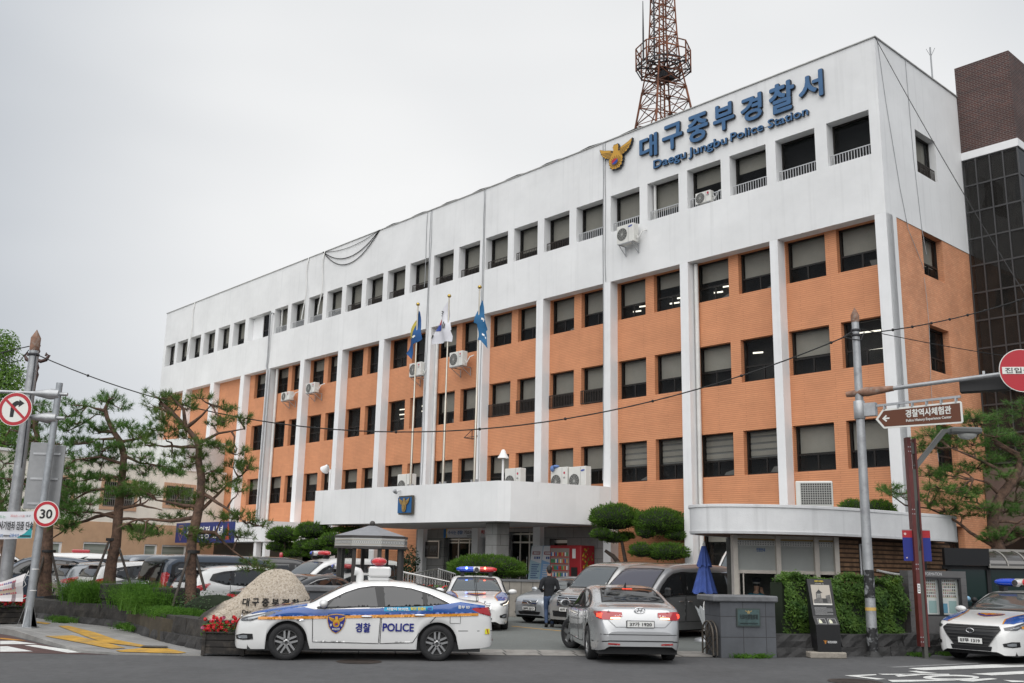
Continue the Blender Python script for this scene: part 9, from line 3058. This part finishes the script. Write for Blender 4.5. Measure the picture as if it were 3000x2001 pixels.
figure('dark-haired man in a black jumper and blue jeans walking away across the yard', (1.27, 30.95, 0), rad(8))
# seated officer in the guardhouse
pf = thing('person', 'police officer in a teal shirt and dark cap sitting inside the guardhouse window', 'person', (6.42, 26.45, 0), rad(-20))
body_mesh('body', [[(0, 0, .6, .15, .12), (0, 0, .85, .14, .10), (0, 0, 1.06, .155, .11), (0, 0, 1.18, .10, .085), (.01, .02, 1.28, .05, .05)], [(.015, .03, 1.3, .06, .075), (.02, .045, 1.4, .077, .094), (.02, .045, 1.46, .074, .09)],
 [(.15, 0, 1.15, .055), (.3, .08, .92, .042), (.17, .2, 1.16, .032)], [(-.15, 0, 1.15, .055), (-.3, .03, .9, .042), (-.18, .26, .86, .032)],
 [(.1, .02, .6, .09), (.11, .42, .56, .065), (.11, .46, .1, .045)], [(-.1, .02, .6, .09), (-.11, .42, .56, .065), (-.11, .46, .1, .045)]], M_SKIN, pf)
body_mesh('shirt', [[(0, 0, .64, .17, .135), (0, 0, .85, .165, .125), (0, 0, 1.06, .185, .135), (0, 0, 1.16, .155, .11), (.005, .005, 1.22, .07, .065)], [(.13, 0, 1.155, .08), (.23, .02, 1.07, .076), (.3, .08, .93, .062), (.2, .17, 1.08, .048)], [(-.13, 0, 1.155, .08), (-.23, .01, 1.07, .076), (-.3, .03, .91, .06), (-.2, .22, .87, .046)]], mat('teal_shirt', (.02, .14, .2), .8, var=.2, vscale=6), pf)
body_mesh('trousers', [[(0, 0, .62, .165, .14), (0, 0, .56, .16, .14)], [(.09, .02, .58, .1), (.11, .42, .55, .078), (.11, .46, .12, .062)], [(-.09, .02, .58, .1), (-.11, .42, .55, .078), (-.11, .46, .12, .062)]], mat('navy_trousers', (.01, .015, .03), .85), pf)
body_mesh('hand', [[(.165, .21, 1.18, .026, .018), (.13, .24, 1.27, .034, .017)]] + [[(.155 - .02 * k, .24, 1.28, .0095), (.15 - .02 * k, .235, 1.33 + .006 * (k % 2), .009), (.14 - .02 * k, .215, 1.36 + .006 * (k % 3), .008)] for k in range(4)] + [[(.12, .22, 1.22, .012), (.09, .205, 1.27, .0105), (.075, .195, 1.30, .009)]], M_SKIN, pf, .005, 3)
b_ = MB().lathe([(.092, 1.46), (.094, 1.5)], 18, (.02, .03, 0), mi=1).lathe([(.094, 1.5), (.125, 1.56), (.12, 1.6), (.001, 1.62)], 18, (.02, .03, 0), mi=0)
b_.poly([(.02 + .09 * cos(a), .03 + .09 * sin(a), 1.47) for a in [pi * k / 8 for k in range(9)]] + [(.02 + .075 * cos(a), .03 + .16 * sin(a), 1.44) for a in [pi - pi * k / 8 for k in range(9)]], 0)
b_.build('cap', [mat('cap_navy', (.008, .01, .018), .6), mat('cap_band', (.3, .3, .3), .5)], pf)
MB().lathe([(.075, 1.4), (.082, 1.45), (.085, 1.47)], 14, (.02, .025, 0)).build('hair', M_HAIR, pf)
ch_ = thing('stool', 'dark stool under the officer inside the guardhouse', 'stool', (6.42, 26.45, 0))
MB().lathe([(.2, .42), (.2, .5), (.001, .5)], 16).build('seat', M_BLACK, ch_); MB().tube([(0, 0, 0), (0, 0, .43)], .04, 8).lathe([(.25, 0), (.25, .03), (.03, .05)], 14).build('base', M_BLACK, ch_)
# ------------------------------------------------------------------ sky, light, camera
SUN_EL, SUN_AZ = rad(52), rad(195)     # sun behind the camera, a little to the left
w = bpy.data.worlds.new('World')
SC.world = w
w.use_nodes = True
nt = w.node_tree
bg = nt.nodes['Background']
sky = nt.nodes.new('ShaderNodeTexSky')
sky.sky_type = 'NISHITA'
sky.sun_disc = False
sky.sun_elevation = SUN_EL
sky.sun_rotation = SUN_AZ
sky.air_density = 1.0
sky.dust_density = 4.0
hs = nt.nodes.new('ShaderNodeHueSaturation')
hs.inputs['Saturation'].default_value = .12
nt.links.new(sky.outputs[0], hs.inputs['Color'])
# overcast veil
tc = nt.nodes.new('ShaderNodeTexCoord')
mp = nt.nodes.new('ShaderNodeMapping')
mp.inputs['Scale'].default_value = (1, 1, 2.5)
nt.links.new(tc.outputs['Generated'], mp.inputs['Vector'])
ns = nt.nodes.new('ShaderNodeTexNoise')
ns.inputs['Scale'].default_value = 1.6
ns.inputs['Detail'].default_value = 3
nt.links.new(mp.outputs['Vector'], ns.inputs['Vector'])
cr = nt.nodes.new('ShaderNodeValToRGB')
cr.color_ramp.elements[0].position = .3
cr.color_ramp.elements[1].position = .68
cr.color_ramp.elements[0].color = (7.6, 7.75, 8.0, 1)
cr.color_ramp.elements[1].color = (9.3, 9.35, 9.45, 1)
nt.links.new(ns.outputs['Fac'], cr.inputs['Fac'])
mx = nt.nodes.new('ShaderNodeMix')
mx.data_type = 'RGBA'
mx.inputs[0].default_value = .88
nt.links.new(hs.outputs[0], mx.inputs[6])
nt.links.new(cr.outputs[0], mx.inputs[7])
sz_ = nt.nodes.new('ShaderNodeVectorMath')      # brighter patch of cloud low over the roof, cooler away from it
sz_.operation = 'DOT_PRODUCT'
sz_.inputs[1].default_value = (.06, .935, .35)
nm_ = nt.nodes.new('ShaderNodeVectorMath')
nm_.operation = 'NORMALIZE'
nt.links.new(tc.outputs['Generated'], nm_.inputs[0])
nt.links.new(nm_.outputs[0], sz_.inputs[0])
gr_ = nt.nodes.new('ShaderNodeMapRange')
gr_.interpolation_type = 'SMOOTHSTEP'
gr_.inputs[1].default_value = .80
gr_.inputs[2].default_value = .985
nt.links.new(sz_.outputs['Value'], gr_.inputs[0])
gc_ = nt.nodes.new('ShaderNodeValToRGB')
gc_.color_ramp.elements[0].color = (.64, .68, .73, 1)
gc_.color_ramp.elements[1].color = (1.08, 1.08, 1.07, 1)
nt.links.new(gr_.outputs[0], gc_.inputs['Fac'])
ml = nt.nodes.new('ShaderNodeMix')
ml.data_type = 'RGBA'
ml.blend_type = 'MULTIPLY'
ml.inputs[0].default_value = 1
nt.links.new(mx.outputs[2], ml.inputs[6])
nt.links.new(gc_.outputs[0], ml.inputs[7])
nt.links.new(ml.outputs[2], bg.inputs['Color'])
bg.inputs['Strength'].default_value = .1
sl = bpy.data.lights.new('sun', 'SUN')
sl.energy = 3.1
sl.angle = rad(95)
sl.color = (1, .97, .93)
so = bpy.data.objects.new('sun', sl)
COL.objects.link(so)
# direction the light comes from: nishita rotation 0 = +Y, clockwise seen from above
dv = V((sin(SUN_AZ) * cos(SUN_EL), cos(SUN_AZ) * cos(SUN_EL), sin(SUN_EL)))
so.rotation_euler = dv.to_track_quat('Z', 'Y').to_euler()

cd = bpy.data.cameras.new('camera')
cd.lens = 35.0
cd.sensor_width = 36
cd.clip_end = 3000
cd.clip_start = .1
co = bpy.data.objects.new('camera', cd)
COL.objects.link(co)
pt, ro = rad(12.592), rad(1.164)
fw = V((0, cos(pt), sin(pt))); ri = V((1, 0, 0)); up = V((0, -sin(pt), cos(pt)))
r2 = ri * cos(ro) + up * sin(ro); u2 = -ri * sin(ro) + up * cos(ro)
mw = Matrix.Identity(4)
for i in range(3):
 mw[i][0] = r2[i]; mw[i][1] = u2[i]; mw[i][2] = -fw[i]
mw[2][3] = 1.83
co.matrix_world = mw
SC.camera = co
SC.view_settings.view_transform = 'Standard'
SC.view_settings.look = 'None'
SC.view_settings.exposure = 0
SC.cycles.max_bounces = 8
SC.cycles.transparent_max_bounces = 12
